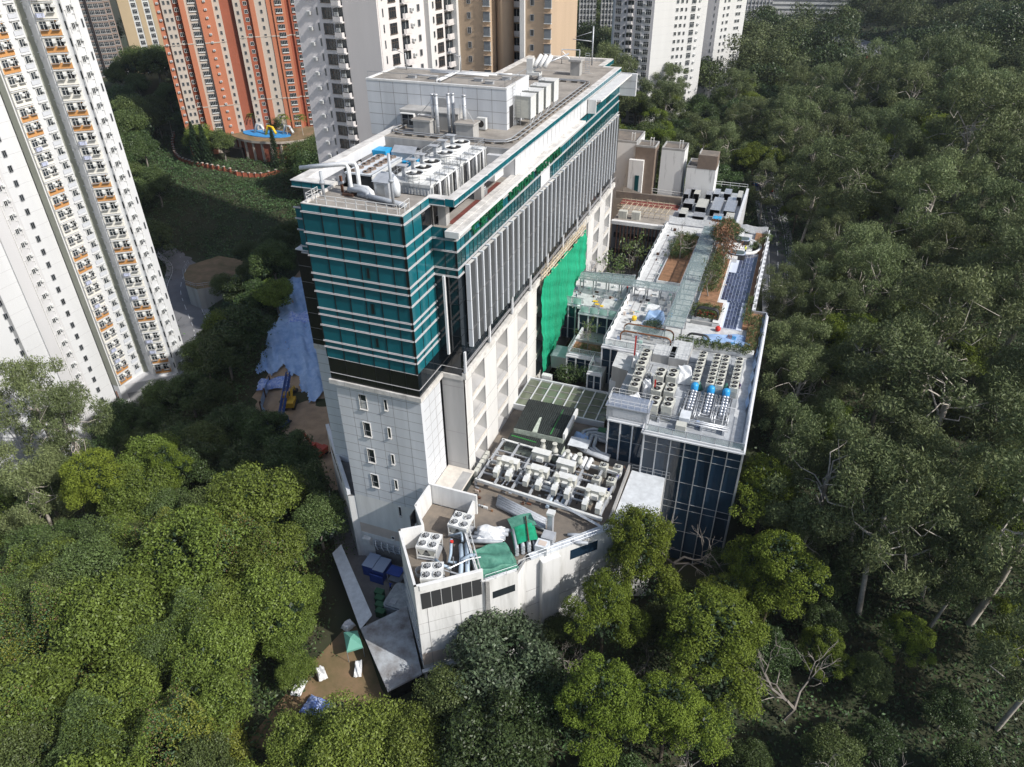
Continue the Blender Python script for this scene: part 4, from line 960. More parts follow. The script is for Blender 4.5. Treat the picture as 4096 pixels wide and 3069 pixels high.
# glazed walkways
def canopy(x0,x1,y0,y1,z,nx,ny,posts,name='glazed_canopy',hh=-33.95,lab=None):
    t=thing(name,lab,'canopy',((x0+x1)/2,(y0+y1)/2,-34.1)); m=MB()
    for i in range(nx+1): x=x0+(x1-x0)*i/nx; m.box(x-.05,x+.05,y0,y1,z-.2,z-.02,'steel')
    for i in range(ny+1): y=y0+(y1-y0)*i/ny; m.box(x0,x1,y-.05,y+.05,z-.22,z-.04,'steel')
    m.build('frame',t); m=MB(); m.box(x0,x1,y0,y1,z,z+.04,'glass_roof'); m.build('glass',t)
    for (px,py) in posts: m=MB(); m.box(px-.09,px+.09,py-.09,py+.09,-34.1,z-.2,'frame_grey'); m.build('post',t)
canopy(23.2,26.3,42,88,-31.0,2,22,[(x,y) for y in frange(42.5,87,9) for x in (23.4,26.1)],lab='long glass-roofed walkway running along the roof garden')
canopy(5.0,23.1,54.4,57.0,-30.9,9,2,[(x,y) for x in frange(5.3,22.5,7) for y in (54.6,56.8)],lab='glass-roofed cross walkway from the tower to the long walkway')
# garden beds
m=MB(); m.box(17.9,22.6,63.7,88,-34.1,-33.6,'paint_white'); m.box(18.15,22.4,63.9,88,-33.6,-33.5,'soil')
m.box(26.7,30.0,51.3,54.0,-34.1,-33.5,'paint_white'); m.box(26.9,31.2,51.5,58.0,-33.5,-33.4,'soil'); m.box(26.6,31.4,49.9,50.2,-34.1,-33.5,'concrete')
m.box(26.7,30.3,58,90,-34.1,-33.55,'paint_white'); m.box(26.9,30.1,58.2,90,-33.55,-33.45,'soil'); m.box(33.8,36.2,84,95,-34.1,-33.6,'soil'); m.box(35.3,36.2,50.5,84,-34.1,-33.5,'soil')
m.box(26.4,38.0,41.3,42.6,-34.1,-33.3,'paint_white'); m.box(36.3,38.4,42.6,56,-34.1,-33.5,'soil')
m.box(29.0,31.4,78,93,-34.0,-33.2,'paint_white'); m.lathe((31.4,86.2,-34.1),[(4.2,0),(4.2,.7),(3.7,.7),(3.7,.5)],'paint_white',32)
m.box(30.3,31.7,49.8,59.5,-34.1,-33.5,'paint_white')
for y in (65,72,80): m.box(15.6,17.3,y,y+.05,-34.12,-34.1,'joint')
for x in (15.7,17.0): m.box(x,x+.12,50,88,-34.14,-34.11,'joint')
m.build('planting_bed',A)
# solar paving
t=thing('solar_paving','long strip of dark blue solar paving in a pale grid on the roof garden','solar paving',(32.5,65,-34.1))
m=MB(); 
nx,ny=6,50
for j in range(ny):
    y=50.0+j*.66; xl=32.2 if j<15 else (30.5 if j<35 else 31.9+.0*j); xr=34.4 if j<16 else 35.2
    n=round((xr-xl)/.62)
    for i in range(n): x=xl+(xr-xl)*i/n; m.box(x+.03,x+(xr-xl)/n-.03,y+.03,y+.63,-34.1,-34.03,'solar')
m.build('cell',t); m=MB(); m.box(30.4,35.3,49.9,83.2,-34.12,-34.06,'solar_line'); m.build('grid_base',t)
# oval skylight with bronze frame, hoops and vents
def hoop(x0,x1,y,z0,z1,mt,r=.12,lab='',nm='garden_arch',depth=1.0,glass=False):
    t=thing(nm,lab,'arch',((x0+x1)/2,y,z0)); m=MB(); w=x1-x0; pts=[(x0,y,z0)]
    for i in range(9): a=math.pi-math.pi/2*i/8; pts.append((x0+.9+.9*math.cos(a),y,z1-.9+.9*math.sin(a)))
    for i in range(9): a=math.pi/2-math.pi/2*i/8; pts.append((x1-.9+.9*math.cos(a),y,z1-.9+.9*math.sin(a)))
    pts.append((x1,y,z0)); m.tube(pts,r,mt,6)
    m.tube([(p[0],p[1]+depth,p[2]) for p in pts],r,mt,6); m.build('frame',t)
    if glass:
        m=MB()
        for p,q in zip(pts[1:-2],pts[2:-1]): m.face([p,q,(q[0],q[1]+depth,q[2]),(p[0],p[1]+depth,p[2])],'glass_roof')
        m.build('glass',t)
    return t
hoop(27.2,31.0,51.3,-33.5,-31.6,'dark_metal',.15,'white and black garden arch over red flowers',depth=.5)
hoop(16.5,24.9,40.2,-34.1,-32.3,'bronze',.14,'long bronze-framed oval glass canopy near the annex front',nm='oval_canopy',depth=2.6,glass=True)
hoop(27.0,30.6,44.2,-34.1,-33.0,'dark_metal',.13,'low black arch beside the clipped hedge',depth=.3)
for i,(x,y,z,l) in enumerate(((24.6,90,-32.6,'rounded glass skylight hood at the far end of the long walkway'),(31.4,87.6,-32.6,'rounded glass skylight hood on the circular white plinth'),(31.2,80.6,-32.9,'rounded glass skylight hood beside the solar paving'),(20.6,45.2,-33.0,'grey rounded skylight hood behind the oval canopy'))):
    t=thing('skylight_hood',l,'skylight',(x,y,-34.1),group='rounded skylight hoods'); m=MB()
    pts=[(x+1.6*math.copysign(abs(math.cos(a))**.5,math.cos(a)),y+1.2*math.copysign(abs(math.sin(a))**.5,math.sin(a))) for a in [2*math.pi*k/24 for k in range(24)]]
    m.prism(pts,-34.1,z,'dark_metal',top='bin_top'); m.build('frame',t); m=MB(); m.prism([((p[0]-x)*.86+x,(p[1]-y)*.86+y) for p in pts],z,z+.08,'pipe_white',top='glass_rail'); m.build('glass',t)
# ---- plant deck at front of annex ----
m=MB(); m.box(25.8,38.5,16.3,40.8,-34.12,-34.08,'paving_wet'); m.box(20,25.6,21,36.5,-34.12,-34.07,'paving_wet'); m.box(36.9,38.5,17,40,-34.08,-34.05,'paving'); m.build('deck_paving',A)
m=MB(); m.box(19.9,25.7,17.5,20.4,-34.1,-31.6,'galv'); m.box(20.8,24.9,17.47,17.5,-33.2,-32.0,'white_alu'); 
for i in range(30): m.box(19.9+i*.195,19.95+i*.195,17.44,17.5,-33.4,-31.7,'white_alu')
m.box(19.7,25.9,17.3,20.6,-31.6,-31.45,'silver'); m.build('louvred_enclosure',A)
m=MB(); rails(m,[(20,17.6,-31.45),(25.6,17.6,-31.45),(25.6,20.3,-31.45),(20,20.3,-31.45)],1.1,'paint_white',1,.03,(.5,),True); m.build('railing',A)
t=thing('white_stair_box','tall white panelled box beside the skylight','stair box',(18,33.5,-41.1)); m=MB(); m.box(17,19.2,31.6,35.5,-50,-36.9,'white_alu'); m.box(18.1,18.13,31.59,35.5,-50,-36.89,'joint')
for z in (-38.6,-41,-43.5): m.box(16.99,19.21,31.59,31.6,z,z+.04,'joint')
m.build('body',t); m=MB(); m.face([(19.2,31.8,-36.9),(19.2,34.8,-36.9),(20.6,34.4,-39.2),(20.6,31.6,-39.4)],'white_alu'); m.build('hatch',t)
for a,b,c,d,lab in ((22.9,26.4,35.0,38.4,'paved plant roof box behind the tall condensers'),(25.5,28.5,34.8,40.6,'second paved plant roof box beside the long condenser bank')):
    t=thing('plant_box',lab,'plant box',((a+b)/2,(c+d)/2,-34.1)); m=MB(); m.box(a,b,c,d,-34.1,-32.6,'concrete',top='paving'); m.build('body',t); m=MB(); rails(m,[(a,c,-32.6),(b,c,-32.6),(b,d,-32.6),(a,d,-32.6)],.9,'galv',1.3,.025,(.5,),True); m.build('railing',t)
for i,(x,y) in enumerate(((20.9,20.9),(23.3,21.4))): pass
pos=[(26.0,21.0,'first'),(27.9,21.3,'second'),(25.7,24.7,'third'),(27.5,25.0,'fourth'),(25.3,28.6,'fifth'),(27.1,29.0,'sixth'),(22.3,25.2,'seventh'),(22.2,28.3,'eighth'),(22.0,31.4,'ninth'),(22.0,34.0,'tenth')]
for i,(x,y,o_) in enumerate(pos):
    wh=['beside the front railing, left one','beside the front railing, right one','second row from the railing, left one','second row from the railing, right one','third row from the railing, left one','third row from the railing, right one','nearest of the left-hand single file','second of the left-hand single file','third of the left-hand single file','farthest of the left-hand single file'][i]
    condenser(x,y,-34.05,'tall cream two-fan condenser on the plant deck, '+wh,'tall two-fan condensers on the annex deck',1.45,2.4 if i<6 else 2.0,-3,2)
c0=None; n=0
for r_,x in enumerate((30.5,32.7,34.0,36.1)):
    for j in range(4):
        y=30.0+j*2.35; lab='slim cream condenser, %s from the front in the %s file of the far condenser bank'%(['first','second','third','fourth'][j],['leftmost','second','third','rightmost'][r_])
        condenser(x,y,-34.05,lab,'condensers of the far bank',1.2,1.7,-2,2)
for i,x in enumerate((30.6,33.0,35.2)):
    t=thing('pressure_tank','sky-blue pressure tank on the plant deck, %s of three'%['left','middle','right'][i],'tank',(x,28.6,-34.05),group='blue pressure tanks'); m=MB()
    m.lathe((x,28.6,-34.05),[(.1,.1),(.5,.15),(.55,.4),(.55,1.3),(.4,1.55),(.1,1.65)],'tank_blue',16); m.build('vessel',t); m=MB(); m.lathe((x,28.6,-34.05),[(.62,0),(.62,.12)],'rail_grey',12); m.build('base',t)
    t=thing('pump_row','long row of small shiny silver pumps in a pipe frame, %s of three'%['left','middle','right'][i],'pump row',(x+.1,25.6,-34.05),group='silver pump rows')
    for k in range(7):
        m=MB(); y=23.2+k*.75; m.lathe((x-.12,y,-33.6),[(.25,0),(.25,.35),(.15,.5)],'silver',10); m.lathe((x+.32,y,-33.6),[(.25,0),(.25,.35),(.15,.5)],'silver',10); m.box(x-.4,x+.6,y-.28,y+.28,-33.95,-33.6,'silver'); m.build('pump',t)
    m=MB()
    for dx in (-.85,1.05): m.tube([(x+dx,21.6,-33.7),(x+dx,28,-33.7)],.1,'steel',6); m.tube([(x+dx*.8,21.6,-33.4),(x+dx*.8,28,-33.4)],.06,'steel',5)
    for y in (21.7,24,27.8): m.box(x-.9,x+1.1,y-.05,y+.05,-34.05,-33.3,'rail_grey')
    m.build('pipe_frame',t)
t=thing('green_cover','dark green cloth draped over pipework beside the blue tanks','cover',(31.2,29.6,-34)); m=MB(); m.lathe((31.0,29.7,-34.0),[(.8,0),(.5,.6),(.15,1.3)],'tarp_green',9); m.lathe((33.4,30.3,-34.0),[(.5,0),(.35,1.0),(.1,1.7)],'tarp_green',8); m.lathe((35.0,29.9,-34.0),[(.45,0),(.35,1.0),(.1,1.7)],'tarp_green',8); m.build('cloth',t)
t=thing('pipe_trestle','low pipe trestle along the annex front edge','pipe trestle',(31,20.4,-34)); m=MB()
for y,z in ((19.6,-33.3),(20.0,-33.2),(20.5,-33.3)): m.tube([(25.9,y,z),(36.6,y-.2,z)],.1,'steel',6)
for x in (27,30,33,36): m.box(x-.15,x+.15,19.2,20.8,-34.1,-33.35,'galv')
m.box(29.6,31.0,18.0,19.2,-34.1,-33.0,'cream_machine'); m.box(29.8,31.2,19.6,21.6,-33.3,-32.7,'sheet_white'); m.build('pipe',t)
for i,(x,y,h) in enumerate(((25.3,24.3,4.6),(19.9,35.8,4.6))):
    t=thing('red_banner','slim red upright banner, %s'%['between the tall condensers','beside the roof box near the garden'][i],'banner',(x,y,-34),group='red banners on the plant deck'); m=MB(); m.box(x-.12,x+.12,y-.05,y+.05,-34,-34+h*.8,'red_paint'); m.tube([(x+.1,y,-34),(x+.1,y,-34+h)],.05,'rail_grey',4); m.build('cloth',t)
for i,(x,y,sx,sy,h,l) in enumerate(((21.2,33.0,2.0,2.2,1.6,'white sheet draped over equipment near the left banner'),(28.6,31.6,2.4,3.2,1.6,'white sheet draped beside the sixth condenser'),(23.9,26.0,1.6,2.4,1.7,'white wrapped equipment between the condenser files'),(22.9,22.2,2.2,2.0,1.4,'beige wrapped crate behind the louvred enclosure'))):
    t=thing('wrapped_equipment',l,'covered equipment',(x,y,-34.05),group='wrapped equipment on the plant deck'); lump(x,y,-34.05,sx,sy,h,12*i,'tarp_white',18,18,20+i,.22).build('sheet',t)
# clutter in the garden
for i,(x,y,sx,sy,h,mt,l) in enumerate(((20.6,48.6,3.4,2.6,1.4,'tarp_blue','pale blue wrapped pallet beside the long walkway'),(19.6,52.3,3.0,1.6,.9,'tarp_white','heap of white plastic sheeting under the cross walkway'),(33.0,46.2,7.0,3.0,.25,'tarp_blue','blue and white sheets spread beside the hedge'),(36.6,44.3,1.6,3.0,.5,'tarp_blue','crumpled blue sheet in the corner by the parapet'),(15.8,60.0,1.8,1.2,.7,'tarp_white','white sacks beside the netted balustrade'))):
    t=thing('sheeted_pile',l,'covered pile',(x,y,-34.1),group='sheeted piles on the roof garden'); lump(x,y,-34.1,sx,sy,h,8*i,mt,22,18,40+i,.18).build('sheet',t)
for x,y,mt,l in ((22.9,50.9,'tank_blue','round blue container beside the walkway'),(31.5,48.7,'red_paint','red drum at the end of the solar paving'),(17.2,47.6,'yellow_paint','yellow bucket near the potted shrub')):
    t=thing('drum',l,'drum',(x,y,-34.1)); m=MB(); m.lathe((x,y,-34.1),[(.3,0),(.45,.2),(.45,.6),(.3,.8)],mt,12); m.build('body',t)
m=MB()
for i in range(8): x=random.uniform(8,18); y=random.uniform(48.5,53.5); m.box(x,x+random.uniform(.4,1),y,y+.5,-34.1,-33.95,'yellow_paint' if i%2 else 'machine_white')
for i in range(5): m.box(9+i*.3,9.1+i*.3,50,54,-34.1,-33.98,'frame_grey')
for i in range(6): m.box(33.4+i*.25,33.5+i*.25,44.4,47.6,-33.9,-33.82,'bronze' if i<3 else 'tank_blue')
m.build('stacked_material',A)
# ---- louvred wing beyond and far roofs ----
t=thing('louvred_wing','low wing with tall brown vertical louvres at the far end of the courtyard','wing',(9,100,-56))
m=MB(); m.box(2,14.4,92.5,114,-56,-34.3,'concrete',top='roof_concrete'); m.box(14.4,29.3,95.5,121,-56,-34.3,'stone_white',top='paving_wet'); m.box(29.0,29.6,95,121,-56,-32.8,'white_alu'); m.box(2,14.4,91.6,92.6,-34.6,-33.8,'paint_white'); m.build('body',t)
for i in range(13): m=MB(); x=3.3+i*.82; m.box(x,x+.22,91.6,92.2,-45.5,-34.6,'timber_brown'); m.build('louvre',t)
m=MB(); 
for z in (-38,-42): m.box(2.6,14,92.3,92.45,z,z+1.2,'window_glass'); 
m.build('window',t)
m=MB(); m.box(-1,15,108,108.5,-34.3,-32.6,'roof_dark'); m.face([(0,112,-32.6),(8,108.6,-33.4),(8,107.4,-34.0),(0,110.4,-33.6)],'roof_dark'); m.box(1,15,104,107.5,-34.3,-34.2,'red_brown_floor'); m.build('roof_kerb',t)
m=MB(); rails(m,[(1,114,-34),(15,112.6,-34)],1.2,'machine_white',2,.05); rails(m,[(20.8,121,-33),(29.2,121,-33)],1.2,'machine_white',2,.05); m.build('railing',t)
m=MB()
for i in range(9): m.tube([(3+i*1.3,97,-34.3),(3+i*1.3,97,-31.8)],.05,'bamboo',4,False); m.tube([(3+i*1.3,101,-34.3),(3+i*1.3,101,-31.4)],.05,'bamboo',4,False); m.tube([(3+i*1.3,97,-33),(3.6+i*1.3,101,-32.4)],.05,'bamboo',4,False)
for z in (-33.4,-32.7,-32): m.tube([(2,97,z),(14.5,97,z)],.05,'bamboo',4,False); m.tube([(2,101,z+.3),(14.5,101,z+.3)],.05,'bamboo',4,False)
m.build('scaffold',t)
for i,(x,y) in enumerate(((2.9,94.6),(5.9,94.9))): 
    t2=thing('condenser_unit','twin white condenser behind the louvred wing parapet, %s one'%['left','right'][i],'air conditioner',(x,y,-34.3),group='condensers on the louvred wing'); m=MB(); m.box(x,x+1.9,y,y+1.3,-34.3,-32.5,'cream_machine'); m.box(x+.93,x+.97,y-.02,y,-34.2,-32.6,'joint'); m.build('casing',t2)
# ductwork on far roof
dk=[(16,99,1.6,4,1.2),(21.8,113.5,1.4,4,1.7),(24.2,115,1.6,4,1.5),(26.4,98,1.8,5,1.3),(16.5,113.6,1.6,.7,2.2),(16,105,2.2,3.5,1.6),(19,104,2.4,6,1.4),(22.5,103,2.2,9,1.5),(25.5,104,2.4,10,1.2),(17.5,110.5,1.3,3,2.2),(20.3,111,1.3,3,2.2),(15.3,109,1.2,4,2.4),(27.5,112,1.1,5,2.0),(23.6,98.5,2.2,4,1.0),(19.2,98.6,2.6,3,1.1)]
for i,(x,y,wx,wy,h) in enumerate(dk):
    t=thing('roof_duct','ribbed silver duct section on the far low roof, number %d counting from the left'%(i+1) if False else 'ribbed silver duct or air handler on the crowded far roof','duct',(x,y,-34.3),group='ducts and air handlers on the far low roof')
    m=MB(); m.box(x,x+wx,y,y+wy,-34.2,-34.2+h,'silver' if i%3 else 'cream_machine')
    k=int(wy/.6)
    for j in range(k): m.box(x-.04,x+wx+.04,y+j*.6,y+j*.6+.08,-34.2,-34.16+h,'galv')
    if i==13: m.box(x+.2,x+wx-.2,y+.2,y+2,-33.2,-33.1,'blue_paint')
    m.build('casing',t)
# stair towers
for i,(x0,x1,y0,y1,zt,mt,l) in enumerate(((-5.5,1.9,114,124,-22.4,'white_mouldy','mould-streaked white stair tower next to the hospital end'),(2.0,6.8,113,118,-22.9,'brown_tile','brown tiled stair tower with a streaked white fin'),(8.0,13.6,115,121,-23.5,'white_mouldy','free-standing streaked white stair tower, middle of the group'),(14.6,21.5,114.5,121,-27.1,'white_mouldy','stepped white and brown tiled stair tower nearest the road'))):
    mat('brown_tile',(.19,.145,.115),.6,var=.15,vs=1)
    t=thing('stair_tower',l,'stair tower',((x0+x1)/2,(y0+y1)/2,-50)); m=MB(); m.box(x0,x1,y0,y1,-50,zt,mt); 
    m.build('wall',t)
    m=MB(); m.box(x0,x1,y0,y1,zt,zt+.05,'roof_dark')
    for a in ((x0,x1,y0,y0+.25),(x0,x1,y1-.25,y1),(x0,x0+.25,y0+.25,y1-.25),(x1-.25,x1,y0+.25,y1-.25)): m.box(*a,zt,zt+.5,'concrete')
    m.build('roof',t)
    if i==1:
        m=MB(); m.box(.8,4.4,112,113,-50,-25.8,'white_mouldy'); m.box(2.6,3.6,111.9,112,-40,-29.5,'teal_dark'); m.build('fin_wall',t)
    if i==3:
        m=MB(); m.box(17.0,21.55,114.45,119,-27.1,-23.8,'brown_tile',top='roof_dark'); m.build('upper_block',t); m=MB(); m.box(17.1,17.3,114.6,118.9,-23.8,-23.4,'concrete'); m.build('parapet',t)
    m=MB(); x=x1-1; 
    for dx in (0,.7): m.tube([(x-dx,y0+2,zt),(x-dx,y0+2,zt+1.9),(x-dx,y0+2.8,zt+1.9),(x-dx,y0+2.8,zt)],.05,'paint_white',4)
    m.tube([(x-.7,y0+2,zt+1.9),(x,y0+2,zt+1.9)],.05,'paint_white',4); m.build('hatch_rail',t)
# small courtyard items beside tower foot
t=thing('ac_box','white condenser on the courtyard floor by the skylight','air conditioner',(5.7,33.6,-41)); m=MB(); m.box(4.9,6.6,33.3,34.2,-41,-39.6,'machine_white'); m.build('casing',t)
t=thing('grey_kiosk','grey flat-topped kiosk beside the green netting','kiosk',(6,39,-41)); m=MB(); m.box(5.0,8.0,38.3,41.8,-41,-38.6,'concrete'); m.box(4.9,8.1,38.2,41.9,-38.6,-38.45,'galv'); m.build('body',t)
# ---------------- service yard ----------------
ZG=-56.5
for i,(x,y,w_,l) in enumerate(((-9.9,-1.9,1.7,'blue lidded skip left of a pair by the tower wall'),(-8.0,-2.1,1.6,'blue lidded skip right of a pair by the tower wall'))):
    t=thing('waste_container',l,'container',(x,y,ZG),group='blue containers in the yard'); m=MB(); m.box(x-.9,x+.8,y-1.3,y+1.3,ZG,ZG+2.0,'bin_blue'); m.box(x-.95,x+.85,y-1.35,y+1.35,ZG+2,ZG+2.12,'bin_top'); m.build('body',t)
t=thing('leaning_board','flat blue board leaning in front of the blue containers','board',(-8.2,-3.8,ZG)); m=MB(); m.box(-9.2,-7.0,-4.0,-3.85,ZG,ZG+1.6,'bin_blue'); m.build('board',t)
t=thing('blue_trolley','blue-topped steel trolley beside the containers','trolley',(-5.6,-2.4,ZG)); m=MB(); m.box(-6.7,-4.5,-3.3,-1.5,ZG+1.9,ZG+2.0,'bin_blue'); m.build('top',t)
m=MB()
for x in (-6.6,-4.6):
    for y in (-3.2,-1.6): m.box(x-.04,x+.04,y-.04,y+.04,ZG+.1,ZG+1.9,'galv')
m.box(-6.6,-4.6,-3.2,-1.6,ZG+.5,ZG+.56,'galv'); m.build('frame',t)
t=thing('storage_tank','large rounded grey tank with a square hatch in the yard','tank',(-2.3,-7.2,ZG)); 
m=MB(); pts=[(-2.6+2.3*math.copysign(abs(math.cos(a))**.35,math.cos(a))*.86+.5*math.sin(a)*.0,-6.3+2.3*math.copysign(abs(math.sin(a))**.35,math.sin(a))) for a in [2*math.pi*k/28 for k in range(28)]]
m.prism(pts,ZG,ZG+1.8,'tank_grey'); m.prism([((p[0]+2.6)*.93-2.6,(p[1]+6.3)*.93-6.3) for p in pts],ZG+1.8,ZG+2.05,'tank_grey'); m.build('shell',t)
m=MB(); m.box(-3.6,-2.7,-8.0,-7.1,ZG+2.05,ZG+2.15,'pipe_grey'); m.build('hatch',t)
gl=['farthest','second','third','nearest']
for i in range(4):
    x=-6.4+i*.62; y=-6.0-i*1.0; t=thing('wheelie_bin','green lidded bin beside the grey tank, %s of the line of four'%gl[i],'bin',(x,y,ZG),group='green bins in the yard'); m=MB(); m.box(x-.6,x+.6,y-.45,y+.45,ZG,ZG+1.2,'bin_green'); m.box(x-.66,x+.66,y-.5,y+.42,ZG+1.2,ZG+1.32,'bin_green'); m.build('body',t)
t=thing('yard_awning','long narrow white corrugated awning along the yard edge','awning',(-10,-7,ZG)); m=MB(); m.face([(-15.9,-3.1,-53.9),(-4.9,-13.6,-53.9),(-4.4,-11.2,-53.6),(-15.4,-1.3,-53.6)],'sheet_white'); m.face([(-15.9,-3.1,-54.0),(-4.9,-13.6,-54.0),(-4.4,-11.2,-53.7),(-15.4,-1.3,-53.7)],'sheet_white')
m.face([(-15.9,-3.1,-53.9),(-4.9,-13.6,-53.9),(-4.9,-13.6,-54.2),(-15.9,-3.1,-54.2)],'roof_dark'); m.build('roof',t); m=MB(); F=Fr(-15.7,-2.8,-43.7); m.box(0,15,-.1,.1,ZG-.5,-54.05,'concrete_dark',F); m.build('wall',t)
t=thing('shed_roof','wide ribbed pale metal shed roof with dark stains beside the plant building','shed',(1,-15,ZG)); m=MB()
A0,B0,C0,D0=Vector((-4.9,-13.5,-53.9)),Vector((3.0,-20.4,-54.1)),Vector((6.1,-17.0,-53.6)),Vector((-.5,-8.4,-53.4))
n=64
for i in range(n):
    a=A0.lerp(B0,i/n);b=A0.lerp(B0,(i+.72)/n);c=D0.lerp(C0,(i+.72)/n);d=D0.lerp(C0,i/n); up=Vector((0,0,.07)); a2=A0.lerp(B0,(i+1)/n); d2=D0.lerp(C0,(i+1)/n)
    m.face([tuple(a+up),tuple(b+up),tuple(c+up),tuple(d+up)],'roof_sheet'); m.face([tuple(b+up),tuple(a2),tuple(d2),tuple(c+up)],'roof_sheet')
m.face([tuple(A0-Vector((0,0,.2))),tuple(B0-Vector((0,0,.2))),tuple(C0-Vector((0,0,.2))),tuple(D0-Vector((0,0,.2)))],'roof_sheet')
mat('roof_sheet',(.42,.45,.48),.5,col2=(.16,.14,.13),vs=.45); m.build('roof',t)
m=MB(); m.prism([(-4.4,-13.4),(3.0,-19.9),(5.6,-17.0),(-.3,-9.2)],ZG-1,-54.3,'black_panel'); m.build('wall',t)
t=thing('gazebo','small pale green pop-up gazebo among building materials','gazebo',(-5.6,-15,ZG)); m=MB(); c=(-5.3,-15.4,-53.6); q=[(-7.0,-14.5),(-5.0,-17.0),(-3.4,-15.6),(-5.4,-13.6)]
for a,b in zip(q,q[1:]+q[:1]): m.face([(a[0],a[1],-54.4),(b[0],b[1],-54.4),c],'gazebo'); m.face([(a[0],a[1],-54.4),(b[0],b[1],-54.4),(b[0],b[1],-54.7),(a[0],a[1],-54.7)],'gazebo')
mat('gazebo',(.16,.42,.33),.6,tl=.2); m.build('canopy',t)
for a in q: m=MB(); m.tube([(a[0],a[1],ZG-.5),(a[0],a[1],-54.5)],.05,'rail_grey',4); m.build('leg',t)
for i,(x,y,sx,sy,h,mt,l) in enumerate(((-5.2,-24.2,3.6,2.6,.4,'tarp_stripe','blue and white striped tarpaulin crumpled on bare earth'),(-3.2,-17.6,1.0,2.4,.6,'tarp_white','white builders sacks in front of the gazebo'),(-7.3,-20.0,1.2,1.8,.9,'tarp_white','tall white sack at the edge of the trees'),(-8.0,-12.2,1.6,1.4,.6,'tarp_white','white heap beside the awning wall'),(-9.0,-22.6,2.4,1.4,.3,'tarp_white','pale rubbish scattered beneath the trees'))):
    mat('tarp_stripe',(.10,.20,.60),.6,col2=(.55,.62,.75),vs=1.8,bump=.5,bs=3)
    t=thing('ground_sheet',l,'sheet',(x,y,ZG),group='sheets and sacks on the clearing'); t['_z']=1; lump(x,y,-56.5,sx,sy,h,25*i,mt,24,22,60+i,.2).build('sheet',t)
# pipes on tower foot
t=thing('pipe_manifold','tangle of grey valves and pipes on the tower foot above the containers','pipework',(-7,0,-52.5)); m=MB()
for z in (-52.3,-51.9,-52.8,-53.2): m.tube([(-10.2,-.2,z),(-1.5,-.25,z-.2)],.1,'pipe_grey',6)
for i in range(9): x=-9.8+i*1.0; m.tube([(x,-.3,-51.8),(x,-.45,-52.6),(x+.2,-.3,-53.6)],.09,'pipe_white',5)
m.box(-11.9,-10.6,-.7,0,-53,-51.6,'machine_white'); m.build('pipe',t)

t=thing('deck_pipework','maze of small pipes, rails and trays between the machines on the annex plant deck','pipework',(30,28,-34)); t['kind']='stuff'; m=MB(); rr=random.Random(9)
for i in range(70):
    x=rr.uniform(20.5,36.5); y=rr.uniform(18.8,36); L=rr.uniform(1,4); z=-34+rr.uniform(.1,.9)
    if rr.random()<.5: m.tube([(x,y,z),(min(38,x+L),y,z)],.05,rr.choice(['pipe_grey','galv','dark_metal','pipe_white']),4)
    else: m.tube([(x,y,z),(x,y+L,z)],.05,rr.choice(['pipe_grey','galv','dark_metal','pipe_white']),4)
    if rr.random()<.4: m.box(x,x+rr.uniform(.2,.7),y,y+rr.uniform(.2,.6),-34.05,-34+rr.uniform(.2,1.0),rr.choice(['cream_machine','galv','machine_white','bin_top']))
m.build('pipe',t)
t=thing('terrace_clutter','tools, trestles, pots and offcuts strewn over the roof garden paving','clutter',(15,52,-34)); t['kind']='stuff'; m=MB()
for i in range(160):
    if i<90: x,y=rr.uniform(3.8,22.5),rr.uniform(48,60)
    elif i<120: x,y=rr.uniform(15,22),rr.uniform(37.5,48)
    else: x,y=rr.choice([rr.uniform(15,17.5),rr.uniform(26.5,31)]),rr.uniform(60,92)
    a,b=rr.uniform(.1,.8),rr.uniform(.08,.5); m.box(x,x+a,y,y+b,-34.12,-34.1+rr.uniform(.05,.6),rr.choice(['tarp_white','galv','timber_brown','beige_panel','pipe_grey','machine_white','sheet_teal','dark_metal','concrete','bin_top']))
m.build('scraps',t)
t=thing('bay_guard_rail','white guard rail and cable tray along the chiller bay side of the tarpaulin','railing',(9.5,-8,-41)); m=MB(); rails(m,[(7.6,-4.2,-39.7),(12.5,-11.3,-39.7)],1.1,'paint_white',1.2,.035); m.box(7.4,12.6,-11.7,-11.5,-39.6,-39.5,'galv'); m.build('rail',t)
m=MB()
for i in range(5): m.tube([(12.9+i*.12,-11.55+i*.05,-39.6),(13.0+i*.12,-11.65+i*.05,-46-i)],.04,'dark_metal',4)
m.build('conduit',t)
